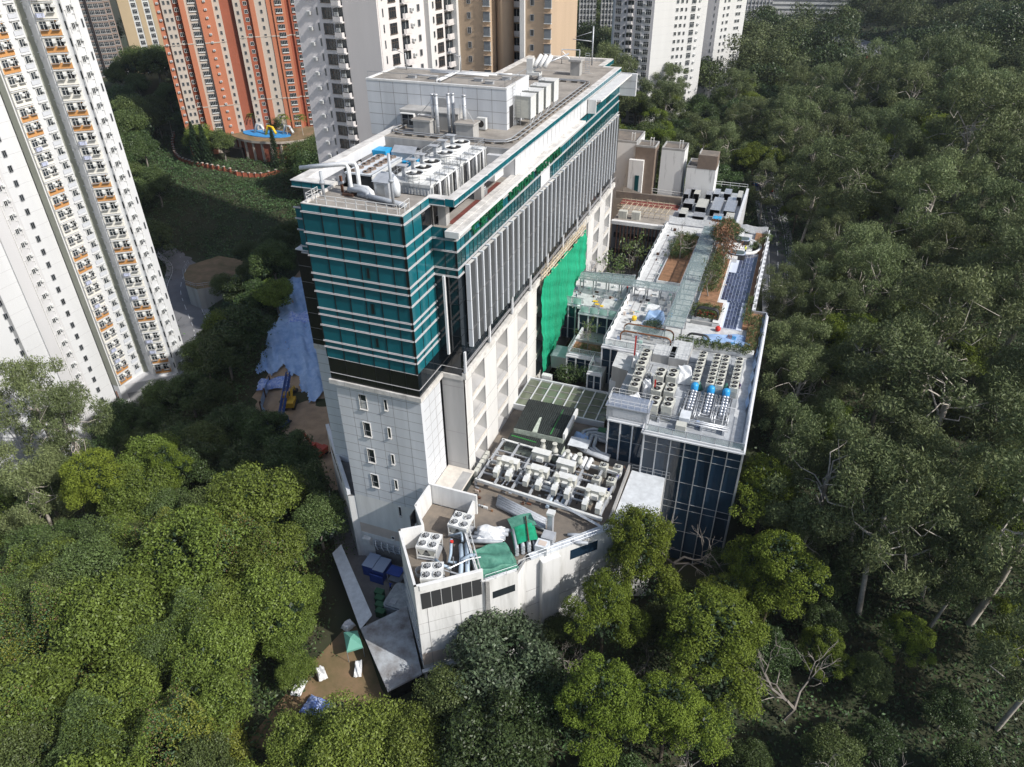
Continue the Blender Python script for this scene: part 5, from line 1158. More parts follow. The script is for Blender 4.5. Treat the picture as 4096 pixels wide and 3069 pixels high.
# ================= terrain =================
CP=[(-14,0,-56.5),(0,-10,-56.5),(12,-18,-56.6),(20,-10,-57),(30,8,-57),(42,16,-57),(44,40,-54.5),(44,70,-52),(42,100,-50.5),(40,130,-49),(34,160,-48.5),(32,190,-48),(30,230,-47),(0,120,-50),(-6,140,-50),
(-20,5,-57),(-25,14,-57.5),(-40,25,-60),(-46,34,-60.5),(-56,36,-61),(-60,30,-63),(-66,58,-57),(-60,50,-58),(-50,45,-59),(-75,75,-55),(-82,88,-54),(-30,60,-54),(-60,80,-52),
(-95,33,-74),(-97,10,-74),(-100,-20,-74),(-96,48,-75),(-106,68,-75),(-120,80,-75.2),(-134,93,-75.5),(-146,106,-76),(-130,116,-72),(-85,55,-67),(-95,75,-68),(-110,100,-67),
(-70,10,-66),(-50,5,-60),(-80,-12,-68),(-35,-40,-57),(-26,-23,-57),(-6,-27,-57),(5,-28,-57),(20,-25,-57.5),(47,-10,-58),(73,0,-57),(60,20,-56),(60,60,-54),(78,50,-53),(95,120,-46),(70,150,-47),
(60,250,-46),(75,360,-45),(80,400,-45),(70,450,-45),(20,500,-45),(-10,550,-45),(40,580,-46),(-13,236,-49),(5,280,-48),(-20,170,-50),(-60,130,-56),(-100,140,-62),(-130,140,-62),
(-150,150,-61),(-163,162,-57.5),(-172,155,-57.5),(-190,165,-58),(-215,182,-57),(-185,185,-55),(-160,190,-55),(-150,200,-55),(-230,195,-53),(-270,230,-44),(-250,260,-36),(-220,230,-44),(-100,360,-48),(-90,300,-48),(-300,300,-40),(-300,150,-66),(-250,120,-70),
(120,60,-48),(130,200,-42),(150,300,-34),(200,420,-12),(260,450,2),(220,560,5),(130,500,-26),(120,620,-20),(100,700,-20),(300,600,25),(-50,700,-25),(-200,700,-25),(400,400,10),(300,200,-20),(200,0,-48),(-150,-60,-76),(0,-80,-60),(100,-60,-60)]
_cp=np.array(CP)
def hgt(x,y):
    x=np.asarray(x,float);y=np.asarray(y,float); sh=x.shape; x=x.ravel();y=y.ravel(); out=np.empty(len(x))
    for i in range(0,len(x),4000):
        d2=(x[i:i+4000,None]-_cp[:,0])**2+(y[i:i+4000,None]-_cp[:,1])**2+4.0; w=d2**-1.7; out[i:i+4000]=(w*_cp[:,2]).sum(1)/w.sum(1)
    return out.reshape(sh)
def H1(x,y): return float(hgt(np.array([x]),np.array([y]))[0])
mat('ground',(.03,.045,.018),.95,col2=(.05,.045,.025),vs=.09,bump=.6,bs=.8)
mat('bare_earth',(.34,.25,.17),.95,var=.3,vs=.3,bump=.6,bs=.7); mat('clearing_soil',(.24,.155,.09),.95,col2=(.12,.10,.045),vs=.25,bump=.5,bs=1.5)
mat('asphalt',(.085,.087,.09),.85,var=.2,vs=.3); mat('yard_concrete',(.20,.19,.18),.9,var=.35,vs=.35); mat('road_grey',(.17,.17,.175),.85,var=.2,vs=.2); mat('line_white',(.7,.7,.68),.7); mat('pavement',(.28,.28,.28),.85,var=.2,vs=.4)
def grid(x0,x1,y0,y1,nx,ny,m,off=0,fn=None,name='ground',poly=None):
    X,Y=np.meshgrid(np.linspace(x0,x1,nx+1),np.linspace(y0,y1,ny+1)); Z=hgt(X,Y)+off
    if fn: Z=Z+fn(X,Y)
    mb=MB(); mb.v=list(map(tuple,np.stack([X,Y,Z],-1).reshape(-1,3))); mi=mb.mi(m)
    for j in range(ny):
        for i in range(nx):
            a=j*(nx+1)+i; mb.f.append((a,a+1,a+nx+2,a+nx+1)); mb.m.append(mi); mb.sm.append(True)
    return mb
grid(-420,520,-160,1100,188,252,'ground').build('ground',label='dark wooded ground under and around the buildings',cat='ground',kind='structure')
def patch(pts,off,m,name,lab,cat,kind='structure',res=2.0):
    """ground-hugging polygon patch"""
    P=[Vector(p) for p in pts]; n=len(P); xs=[p.x for p in P]; ys=[p.y for p in P]
    import mathutils
    bm_v=[]; 
    # strip fill: triangulate via grid cells inside polygon, plus boundary ring
    from mathutils.geometry import delaunay_2d_cdt
    inner=[]
    def inside(x,y):
        c=False;j=n-1
        for i in range(n):
            if (P[i].y>y)!=(P[j].y>y) and x<(P[j].x-P[i].x)*(y-P[i].y)/(P[j].y-P[i].y)+P[i].x: c=not c
            j=i
        return c
    ed=[];V=[]
    for i in range(n):
        a,b=P[i],P[(i+1)%n]; k=max(1,int((b-a).length/res))
        for t in range(k): V.append(a.lerp(b,t/k))
    nb=len(V); ed=[(i,(i+1)%nb) for i in range(nb)]
    x=min(xs)
    while x<max(xs):
        y=min(ys)
        while y<max(ys):
            if inside(x,y): V.append(Vector((x+random.uniform(-.2,.2)*res,y+random.uniform(-.2,.2)*res)))
            y+=res
        x+=res
    r=delaunay_2d_cdt([Vector((v.x,v.y)) for v in V],ed,[],1,1e-4)
    hz=hgt(np.array([v.x for v in r[0]]),np.array([v.y for v in r[0]]))
    mb=MB(); mb.v=[(v.x,v.y,float(h)+off) for v,h in zip(r[0],hz)]; mi=mb.mi(m)
    for f in r[2]: mb.f.append(tuple(f)); mb.m.append(mi); mb.sm.append(True)
    return mb.build(name,label=lab,cat=cat,kind=kind)
patch([(-17,-1),(-14,-2),(-5,-12),(0,-9),(0,2),(-12,2),(-18,10),(-21,12),(-24,8)],.12,'yard_concrete','yard_floor','concrete service yard floor at the foot of the tower','yard')
patch([(-11,-31),(2,-31),(6,-22),(1,-19),(-4,-14),(-8,-11),(-10,-20)],.08,'clearing_soil','clearing','bare brown clearing below the shed','clearing')
patch([(-22,16),(-24,60),(-40,84),(-80,92),(-80,78),(-70,60),(-62,48),(-62,34),(-52,24),(-38,22),(-26,12)],.10,'bare_earth','excavation','bare sandy excavation beside the tower','excavation')
def road(path,w,off,m,name,lab,kerb=True,dash=True,cat='road'):
    P=[Vector((p[0],p[1])) for p in path]; Q=[]
    for i in range(len(P)-1):
        k=max(1,int((P[i+1]-P[i]).length/3))
        for t in range(k): Q.append(P[i].lerp(P[i+1],t/k))
    Q.append(P[-1])
    for _ in range(4): Q=[Q[0]]+[(Q[i-1]+Q[i]*2+Q[i+1])/4 for i in range(1,len(Q)-1)]+[Q[-1]]
    T=[(Q[min(i+1,len(Q)-1)]-Q[max(i-1,0)]).normalized() for i in range(len(Q))]; N=[Vector((-t.y,t.x)) for t in T]
    zc=hgt(np.array([q.x for q in Q]),np.array([q.y for q in Q]))
    mb=MB()
    def strip(a,b,dz,mm,sel=lambda i:True):
        for i in range(len(Q)-1):
            if not sel(i): continue
            p=[Q[i]+N[i]*a,Q[i]+N[i]*b,Q[i+1]+N[i+1]*b,Q[i+1]+N[i+1]*a]; z=[zc[i],zc[i],zc[i+1],zc[i+1]]
            mb.face([(q.x,q.y,float(h)+off+dz) for q,h in zip(p,z)],mm)
    strip(-w/2,w/2,0,m)
    if dash: strip(-.07,.07,.012,'line_white',lambda i:i%2==0)
    strip(-w/2+.25,-w/2+.4,.012,'line_white'); strip(w/2-.4,w/2-.25,.012,'line_white')
    if kerb: 
        for s in (-1,1): strip(s*w/2,s*(w/2+1.6),.13,'pavement')
    return mb.build(name,label=lab,cat=cat,kind='structure')
road([(42.5,90),(41,105),(38,135),(33,165),(31,190),(28,225),(30,300)],5,.3,'asphalt','road','shaded tree-lined road right of the annex')
road([(-92,20),(-95,40),(-101,56),(-110,70),(-122,80),(-136,92),(-150,112),(-175,118)],9,.45,'road_grey','road','grey access road at the foot of the left tower')
road([(55,345),(66,375),(70,400),(62,430),(40,455),(0,470)],16,1.2,'road_grey','road','curved road glimpsed between trees at the far right',dash=True)
road([(100,340),(92,358),(80,385),(78,410),(90,450)],12,1.3,'road_grey','road','second carriageway of the curved far road')
patch([(-120,480),(-10,480),(30,500),(45,520),(30,560),(-60,560)],1.0,'road_grey','pavement','pale open ground before the far podium','ground',res=12)
# slope sheeting
t=thing('slope_sheeting','large wrinkled pale blue tarpaulin sheeting pinned over the excavated slope','sheeting',(-50,50,-58))
def tf(a,b):
    # a across (left->right), b down the slope
    xl=-82+b*17; yl=77-b*36; xr=-48+b*2; yr=80-b*45
    x=xl+(xr-xl)*a; y=yl+(yr-yl)*a+1.5*math.sin(b*20)*(.3-abs(a-.5))
    return x,y
NU,NV=70,90; XY=[[tf(i/NU,j/NV) for i in range(NU+1)] for j in range(NV+1)]
HZ=hgt(np.array([[p[0] for p in r] for r in XY]),np.array([[p[1] for p in r] for r in XY]))
m=MB(); mi=m.mi('tarp_blue')
for j in range(NV+1):
    for i in range(NU+1):
        x,y=XY[j][i]; s=(x*.7+y*.72); q=(x*.72-y*.7)
        m.v.append((x,y,float(HZ[j,i])+.7+.28*math.sin(s*1.1+.6*math.sin(q*.3))+.20*math.sin(s*2.7+q*.4)+.12*math.sin(q*1.9)+.13*math.sin(s*4.6+.9*math.sin(q*.8))+random.uniform(-.05,.05)))
for j in range(NV):
    for i in range(NU):
        if i<(3+1.6*math.sin(j*.21)+1.0*math.sin(j*.57)) : continue
        if j>NV-9+5*math.sin(i*.11+1)+1.5*math.sin(i*.41): continue
        a=j*(NU+1)+i; m.f.append((a,a+1,a+NU+2,a+NU+1)); m.m.append(mi); m.sm.append(True)
m.build('sheet',t)
for i,(x,y,sx,sy,h,l) in enumerate(((-66,62,7,5,.8,'striped blue sheet bunched on the slope edge'),(-59,40,7,4,.8,'blue sheet over the retaining trench by the drilling rig'))):
    t=thing('bunched_sheet',l,'sheet',(x,y,H1(x,y))); lump(x,y,H1(x,y)+.5,sx,sy,h,30,'tarp_stripe',26,22,90+i,.3).build('sheet',t)
m=None
t=thing('trench_fence','low blue-sheeted trench fence on brown posts at the excavation edge','fence',(-57,35,-61)); m=MB(); px=[(-60,40),(-58.5,36),(-57,32.5),(-53.5,30),(-53,27)]
for (a,b),(c,d) in zip(px[:-1],px[1:]):
    z=H1(a,b); z2=H1(c,d); m.face([(a,b,z),(c,d,z2),(c,d,z2+2.2),(a,b,z+2.2)],'tarp_blue'); m.box(a-.15,a+.15,b-.15,b+.15,z-1,z+2.4,'timber_brown')
m.build('panel',t)
t=thing('site_barrier','yellow site barrier at the top of the sheeted slope','barrier',(-66,70,-55)); m=MB(); z=H1(-66,72)+.6
rails(m,[(-71,74,z),(-67,70,z),(-62,68,z)],1.2,'yellow_paint',1.2,.08); m.build('rail',t)
mat('machine_yellow',(.55,.33,.02),.5,var=.2,vs=2); mat('machine_blue',(.02,.06,.22),.5,var=.2,vs=2); mat('machine_red',(.42,.06,.03),.5,var=.25,vs=2)
def excavator(x,y,rz,col,lab,arm=6):
    z=H1(x,y)+.15; t=thing('excavator',lab,'excavator',(x,y,z),R(rz))
    for s in (-1,1): m=MB(); m.tube([(-1.6,s*1.0,.4),(1.6,s*1.0,.4)],.42,'dark_metal',8); m.box(-1.6,1.6,s*1.0-.28,s*1.0+.28,.0,.8,'dark_metal'); m.build('track',t,local=True)
    m=MB(); m.box(-1.9,1.3,-1.2,1.2,.9,1.7,col); m.box(-2.0,-.9,-1.2,1.2,1.7,2.1,col); m.build('body',t,local=True)
    m=MB(); m.box(-.4,1.2,.15,1.15,1.7,3.0,col); m.box(-.35,1.22,.2,1.17,2.1,2.8,'window_glass'); m.build('cab',t,local=True)
    m=MB(); m.tube([(1.0,-.3,1.5),(arm*.5,-.3,arm*.62),(arm,-.3,arm*.45)],.28,col,4); m.tube([(arm,-.3,arm*.45),(arm*1.05,-.3,.9)],.2,col,4); m.tube([(arm*.25,-.3,1.6),(arm*.5,-.3,arm*.55)],.1,'silver',4); m.build('boom',t,local=True)
    m=MB(); m.prism([(arm*.95,-.8),(arm*1.2,-.8),(arm*1.2,.2),(arm*.95,.2)],.2,1.0,'dark_metal'); m.build('bucket',t,local=True)
excavator(-51,34.5,115,'machine_yellow','yellow excavator standing beside the blue drilling rig',4.5)
excavator(-36,22,170,'machine_red','red-armed excavator close to the tower wall',6)
t=thing('drilling_rig','blue lattice drilling rig lying along the excavation','drilling rig',(-50,30,H1(-50,30))); z=H1(-50,30)+.5; m=MB()
a=Vector((-55,40,z+3.2)); b=Vector((-48.5,27,z+.8)); d=Vector((.7,.35,0))
for s in (0,1): m.tube([a+d*s,b+d*s],.14,'machine_blue',4); m.tube([a+d*s+Vector((0,0,.8)),b+d*s+Vector((0,0,.8))],.14,'machine_blue',4)
for i in range(18): p=a.lerp(b,i/18); q=a.lerp(b,(i+1)/18); m.tube([p,q+d],.07,'machine_blue',3); m.tube([p+Vector((0,0,.8)),p+d+Vector((0,0,.8))],.07,'machine_blue',3); m.tube([p+Vector((0,0,.8)),q],.07,'machine_blue',3)
m.build('mast',t); m=MB(); m.box(-50.4,-47.6,25.5,29.5,z,z+1.6,'machine_blue'); m.build('body',t)
for s in (-50.6,-47.9): m=MB(); m.box(s,s+.5,25,30,z-.6,z+.1,'dark_metal'); m.build('track',t)
# stairs and clutter by tower's left foot, podium strip on tower's left flank
t=thing('flank_podium','long low white podium with slot windows on the tower left flank','podium',(-20,10,-56.5)); m=MB()
m.prism([(-19.4,16),(-25.2,12.6),(-13.4,-.2),(-12.4,.2),(-12.4,6.3),(-19.4,6.4)],-57.5,-44.0,'white_stained',top='concrete_dark')
F=Fr(-25.2,12.6,-47.3); m.box(0,17.2,-.5,.05,-44.0,-43.1,'tile_white',F); m.build('wall',t)
for a,b in ((3,7),(7.6,11.5)): m=MB(); m.box(a,b,.02,.06,-46.3,-45.4,'window_glass',F); m.build('window',t)
for a in (12.5,14.3): m=MB(); m.box(a,a+1.1,.02,.05,-50.5,-48,'beige_panel',F); m.build('window',t)
t=thing('site_stairs','white metal stair and rail beside the tower left foot','stairs',(-21,7,-57)); m=MB()
for i in range(14): m.box(-24.5+i*.35,-24.2+i*.35,8.2-i*.5,9.8-i*.5,-56.9+i*.0-.05,-56.6,'steel')
rails(m,[(-25,10,-56.6),(-20.2,3,-56.6)],1.3,'paint_white',1,.06); m.build('flight',t)
# round ended retaining structure on the hillside
t=thing('retaining_structure','grey curved retaining wall with brown planted top on the hillside','retaining wall',(-123,94,-72)); m=MB()
pts=[(-134,97),(-131,91),(-125,85),(-120,84),(-114,89),(-112,97),(-118,106),(-130,106)]
m.prism(pts,-78,-68,'concrete',top='clearing_soil'); m.build('wall',t); m=MB(); rails(m,[(p[0],p[1],-67.5) for p in pts[:6]],1.2,'rail_grey',2.2,.06); m.build('railing',t)
# ================= background towers =================
mat('tw_white',(.60,.61,.62),.7,var=.08,vs=.15,streak=True); mat('tw_cream',(.72,.70,.64),.7,var=.08,vs=.15,streak=True); mat('tw_orange',(.50,.25,.09),.7,var=.1,vs=.3); mat('tw_olive',(.30,.31,.26),.8,var=.1,vs=.2)
mat('brick_orange',(.44,.165,.09),.75,var=.12,vs=.12,streak=True); mat('brick_beige',(.47,.41,.35),.75,var=.12,vs=.12,streak=True); mat('brick_red',(.30,.09,.05),.8,var=.1,vs=.2)
mat('tw_grey',(.58,.56,.57),.75,col2=(.66,.63,.63),vs=.09,streak=True); mat('tw_pale',(.62,.59,.58),.7,var=.1,vs=.12,streak=True); mat('tw_brown',(.45,.34,.24),.75,var=.12,vs=.15,streak=True); mat('tw_concrete',(.55,.55,.56),.75,var=.1,vs=.1,streak=True); mat('tw_lit',(.60,.60,.59),.75,var=.07,vs=.1,streak=True)
mat('far_brown',(.26,.20,.17),.8,var=.15,vs=.1); mat('far_yellow',(.42,.33,.21),.8,var=.1,vs=.1); mat('curtain',(.5,.52,.56),.9); mat('laundry',(.35,.38,.50),.9,island=.6)
# window part templates : x along wall, -y outward, z up (z=0 floor of storey)
def tmpl(fn):
    m=MB(); fn(m); return m
def w_basic(m,w=1.2,h=1.3,z=.9,fr='machine_white',gl='window_glass'):
    m.box(-w/2,w/2,-.05,-.02,z,z+h,gl)
    for a,b,c,d in ((-w/2-.06,-w/2+.04,z,z+h),(w/2-.04,w/2+.06,z,z+h),(-w/2+.04,w/2-.04,z+h-.06,z+h+.04),(-w/2+.04,w/2-.04,z-.06,z+.05)): m.box(a,b,-.12,-.0,c,d,fr)
    m.box(-.03,.03,-.1,-.05,z+.05,z+h-.06,fr)
def w_bay(m,spandrel,w=3.6):
    m.box(-w/2,w/2,-.5,0,2.62,2.75,'tw_white'); m.box(-w/2,w/2,-.3,0,.1,2.62,'tw_cream'); m.box(-w/2+.1,w/2-.1,-.34,-.3,.15,1.15,spandrel)
    for c in (-w/4,w/4):
        m.box(c-w*.17,c+w*.17,-.36,-.3,1.15,2.4,'window_glass'); m.box(c-w*.17,c-w*.15,-.42,-.3,1.1,2.45,'machine_white'); m.box(c+w*.15,c+w*.17,-.42,-.3,1.1,2.45,'machine_white'); m.box(c-.03,c+.03,-.42,-.36,1.15,2.4,'machine_white'); m.box(c-w*.17,c+w*.17,-.42,-.36,2.0,2.05,'machine_white')
        m.box(c-w*.17,c+w*.19,-.85,-.32,1.02,1.08,'rail_grey')
    m.box(-.25,.35,-.85,-.3,1.7,2.15,'machine_white'); m.box(w/2-.5,w/2+.15,-.8,-.3,1.9,2.3,'machine_white')
    m.box(w*.3,w*.36,-.35,-.28,.1,2.6,spandrel)
def w_laundry(m): 
    w_bay(m,'tw_cream')
    for i in range(6): m.box(-1.5+i*.25,-1.32+i*.25,-.9,-.86,.35,1.02,'laundry')
def w_single(m):
    m.box(-1.0,1.0,-.25,0,2.55,2.7,'tw_white'); m.box(-.9,.9,-.06,0,.2,1.0,'curtain'); w_basic(m,1.1,1.3,1.05); m.box(.2,.9,-.6,-.05,1.6,2.0,'machine_white')
def w_slit(m): m.box(-.12,.12,-.06,-.01,1.0,2.3,'window_glass'); m.box(-.2,.2,-.04,0,.9,2.4,'rail_grey')
def w_small(m): w_basic(m,.75,1.2,.8,'rail_grey')
def w_pipe(m):
    w_basic(m,.7,1.1,.9,'machine_white'); m.box(-1.2,-1.1,-.2,0,0,2.75,'paint_white'); m.box(.9,1.0,-.2,0,0,2.75,'paint_white'); m.box(-1.1,-.6,-.18,-.1,1.3,1.4,'paint_white'); m.box(-.7,-.6,-.18,-.1,.4,1.4,'paint_white'); m.box(.5,.9,-.18,-.1,.6,.7,'paint_white'); m.box(.45,1.0,-.6,-.05,1.7,2.1,'machine_white')
def w_acbox(m): m.box(-.45,.45,-.5,0,1.0,1.65,'machine_white'); m.box(-.3,.3,-.52,-.5,1.08,1.55,'rail_grey')
def w_slot(m): m.box(-.35,.35,-.06,0,.2,2.6,'tw_concrete')
def w_balc(m):
    m.box(-1.1,1.1,-.1,-.02,.1,2.3,'window_glass'); m.box(-.03,.03,-.16,-.1,.1,2.3,'machine_white'); m.box(-1.1,1.1,-.9,0,-.15,.1,'tw_pale')
    pts=[(-1.1,-.5),(-.8,-.95),(.8,-.95),(1.1,-.5)]
    for a,b in zip(pts[:-1],pts[1:]): m.face([(a[0],a[1],.1),(b[0],b[1],.1),(b[0],b[1],1.0),(a[0],a[1],1.0)],'rail_grey' if False else 'tw_pale')
def w_wide(m,fr='machine_white'):
    m.box(-1.05,1.05,-.10,-.02,.5,2.35,'window_glass')
    for x in (-1.05,-.35,.35,1.0): m.box(x,x+.06,-.15,-.08,.5,2.35,fr)
    m.box(-1.1,1.1,-.15,-.08,1.7,1.76,fr); m.box(-1.15,1.15,-.2,0,.38,.5,fr)
def w_hood(m): w_basic(m,1.3,1.5,.7,'machine_white'); m.box(-.9,.9,-.55,0,2.3,2.42,'tw_brown'); m.box(-.7,.7,-.45,-.12,.45,2.2,'window_pale'); m.box(-.8,.8,-.5,0,.35,.5,'machine_white')
def w_row(m,w=2.4):
    m.box(-w/2,w/2,-.25,-.02,.95,2.3,'window_glass'); m.box(-w/2-.05,w/2+.05,-.4,0,.6,.95,'machine_white'); m.box(-w/2-.05,w/2+.05,-.35,0,2.3,2.42,'rail_grey')
    for i in range(5): x=-w/2+w*i/4; m.box(x-.03,x+.03,-.3,-.25,.95,2.3,'machine_white')
TM={k:tmpl(f) for k,f in dict(bay_orange=lambda m:w_bay(m,'tw_orange'),bay_cream=lambda m:w_bay(m,'tw_cream'),laundry=w_laundry,single=w_single,slit=w_slit,small=w_small,pipe=w_pipe,ac=w_acbox,balc=w_balc,wide=w_wide,hood=w_hood,row=w_row,basic=lambda m:w_basic(m),pair=lambda m:(w_basic(m,1.0,1.4,.8,'rail_grey')),wide_brown=lambda m:w_wide(m,'frame_brown')).items()}
def facade(root,F,u,z0,z1,key,fh=2.75,off=0,v=0,name='window',sel=None,limit=100):
    n=int((z1-z0)/fh); pl=[]
    for k in range(n):
        if sel and not sel(k): continue
        pl.append(F.mat(u,v,z0+k*fh+off))
    place_parts(root,name,TM[key],pl,limit)
def facades(root,items,limit=100):
    """items: (F,u,z0,z1,key,fh,v,sel) merged per template so that the nearest `limit` stay single"""
    d={}
    for F,u,z0,z1,key,fh,v,sel in items:
        for k in range(int((z1-z0)/fh)):
            if sel and not sel(k): continue
            d.setdefault(key,[]).append(F.mat(u,v,z0+k*fh))
    nm=dict(bay_orange='bay_window',bay_cream='bay_window',laundry='bay_window',ac='air_conditioner',balc='balcony')
    tot={}
    for key,pl in d.items():
        n=nm.get(key,'window'); place_parts(root,n,TM[key],pl,max(0,min(limit-tot.get(n,0),limit))); tot[n]=tot.get(n,0)+min(len(pl),limit)
# ---- left white tower ----
T1=thing('apartment_tower','tall white apartment tower with orange bay-window panels at the far left','apartment tower',(-100,25,-74))
ZT=60; zb=-63.3
m=MB(); m.prism([(-97.1,-30),(-97.1,30.9),(-95.4,30.9),(-95.2,38.2),(-97.5,38.5),(-97.5,46),(-115,46),(-115,-30)],-74,ZT,'tw_white')
m.prism([(-97.3,30.7),(-97.1,30.7),(-97.1,30.95),(-97.3,30.95)],-74,ZT,'tw_olive')
m.build('wall',T1)
m=MB(); m.box(-97.2,-95.35,30.86,30.9,zb,ZT,'tw_olive'); 
Fw=Fr(-97.1,-30,90)      # u=y+30
for y0,y1,mt,vv in ((22.2,25.4,'tw_concrete',-.0),(20.0,22.2,'tw_concrete',.35),(15.2,15.9,'rail_grey',.0),(6.5,9.8,'tw_concrete',0),(-1,2,'rail_grey',0),(-14,-9,'tw_concrete',.3)): m.box(y0+30,y1+30,vv-.3,vv+.02,-74,ZT,mt,Fw)
m.build('recess_panel',T1)
F1=Fr(-95.17,31.0,90-0); F2=Fr(-95.3,38.4,0); 
# third wing: faces slightly towards the camera
A3=(-91.3,37.7); B3=(-87.7,40.3); an=math.degrees(math.atan2(B3[1]-A3[1],B3[0]-A3[0])); F3=Fr(A3[0],A3[1],an); L3=math.hypot(B3[0]-A3[0],B3[1]-A3[1])
m=MB(); m.prism([A3,B3,(-86.9,40.6),(-86.8,44.2),(-97,50),(-97,40)],-66,ZT,'tw_white'); m.prism([(-95.2,38.2),(-93.2,39.8),(-91.3,37.9),(-93,42)],-66,ZT,'tw_olive')
m.build('wall',T1)
fh=2.75; its=[]; zl=zb
_pt=[random.random() for _ in range(99)]; orange=lambda k:(k%5) in (0,1) or _pt[k]<.12; lau=lambda k:not orange(k) and _pt[k]>.72; crm=lambda k:not orange(k) and not lau(k)
for F,u in ((F1,1.95),(F3,2.2)):
    for key,s in (('bay_orange',orange),('bay_cream',crm),('laundry',lau)): its.append((F,u,zl,ZT,key,fh,0,s))
its.append((F1,5.9,zl,ZT,'single',fh,0,None)); its.append((Fr(-94.6,39.0,-5),.8,zl,ZT,'single',fh,0,None))
F4=Fr(B3[0],B3[1],20); its.append((Fr(-87.7,40.3,22),.45,zl,ZT,'slit',fh,0,None)); its.append((Fr(-86.9,40.6,88),.9,zl,ZT,'pipe',fh,0,None)); its.append((Fr(-86.9,41,88),2.6,zl,ZT,'slit',fh,0,lambda k:k%2==0))
its+= [(Fw,57.2,-72,ZT,'small',fh,0,None),(Fw,53.8,-72,ZT,'pipe',fh,0,None),(Fw,45.2,-72,ZT,'small',fh,0,None),(Fw,38.2,-72,ZT,'pipe',fh,0,None),(Fw,30,-72,ZT,'small',fh,0,None),(Fw,22,-72,ZT,'pipe',fh,0,None),(Fw,12,-72,ZT,'small',fh,0,None)]
facades(T1,its)
m=MB()
for k in range(44): z=-71+k*2.75; m.box(25.4+30,60.9,0,.02,z,z+.04,'joint_light',Fw); m.box(46,50,0,.02,z,z+.04,'joint_light',Fw)
m.build('joint_line',T1)
m=MB(); m.prism([(-97.0,31),(-86.5,40.5),(-86.5,44),(-90,50),(-97,50)],-66.3,-64,'tw_concrete'); m.prism([(-97,31),(-93.0,34.6),(-94.5,40),(-97.5,40)],-74.5,-66.3,'pavement'); m.box(-88.2,-87.2,40.6,41.6,-75,-66.3,'tw_concrete'); m.build('podium_base',T1)
m=MB(); 
for d in (0,.5,1): m.tube([(-96.6+d,30.8+d,-65),(-96.5+d,31.0+d,-70),(-95+d,32.4+d,-71)],.12,'rust',5)
m.build('drain_pipe',T1)
# ---- grey white tower right behind ----
T3=thing('apartment_tower','pale grey-white tower block with balconies directly behind the hospital','apartment tower',(-48,80,-60))
m=MB(); c80=(math.cos(R(80)),math.sin(R(80))); E3=(-39.8+c80[0]*27,68+c80[1]*27)
m.prism([(-58.2,68),(-39.8,68),E3,(E3[0]-18,E3[1])],-62,ZT,'tw_grey'); m.prism([(-47.2,67.6),(-39.8,67.6),(-39.8,68.5),(-47.2,68.5)],-62,ZT,'tw_pale'); m.build('wall',T3)
FF=Fr(-58.2,68,0); FG=Fr(-39.78,68,80); m=MB()
m.box(0,27,0,.05,-62,ZT,'tw_pale',FG); m.box(14.2,15.4,.05,1.2,-62,ZT,'tw_lit',FG)
m.build('cladding',T3)
its=[(FF,5.0,-60.3,ZT,'slit',fh,0,None),(FF,1.6+1.6,-60.3,ZT,'ac',fh,0,None),(FF,7.2,-60.3,ZT,'wide_brown',fh,0,None),(FF,9.5,-60.3,ZT,'ac',fh,0,None),(FF,9.9,-60.3,ZT,'balc',fh,.3,None)]
its+= [(FG,1.2,-60.3,ZT,'slit',fh,.05,None),(FG,4.0,-60.3,ZT,'wide_brown',fh,.05,None),(FG,7.6,-60.3,ZT,'balc',fh,.1,None),(FG,9.9,-60.3,ZT,'ac',fh,.05,None),(FG,12.2,-60.3,ZT,'small',fh,.05,None),(FG,17,-60.3,ZT,'small',fh,.05,None),(FG,19.2,-60.3,ZT,'wide_brown',fh,.05,None),(FG,22.2,-60.3,ZT,'balc',fh,.1,None),(FG,25,-60.3,ZT,'wide',fh,.05,None)]
facades(T3,its)
# ---- brown towers ----
TB=thing('apartment_tower','brown rendered tower with small hooded windows behind the tower roof','apartment tower',(-25,100,-55))
m=MB(); m.prism([(-35.4,91.0),(-34.2,91.0),(-34.2,110),(-35.4,110)],-55,ZT,'tw_lit')
m.prism([(-34.2,92),(-27.0,92),(-27,97.5),(-20.2,97.5),(-20.2,92.5),(-13.8,92.5),(-13.8,112),(-34.2,112)],-55,ZT,'tw_brown')
m.tube([(-25.2,96.2,-55),(-25.2,96.2,ZT)],1.9,'tw_brown',16); m.box(-20.3,-19.3,91.8,93,-55,ZT,'tw_lit'); m.build('wall',TB)
FX=Fr(-34.2,92,0); FY=Fr(-20,92.5,0)
its=[(FX,2.4,-54,ZT,'small',2.85,0,None),(FX,6.5,-54,ZT,'hood',2.85,0,None),(Fr(-23.4,97.5,0),1.6,-54,ZT,'ac',2.85,0,None),(Fr(-23.4,97.5,0),.4,-54,ZT,'balc',2.85,0,None),(FY,2.2,-54,ZT,'small',2.85,0,None),(FY,5.7,-54,ZT,'hood',2.85,0,None),(FX,-.8,-54,ZT,'balc',2.85,-1,None)]
facades(TB,its)
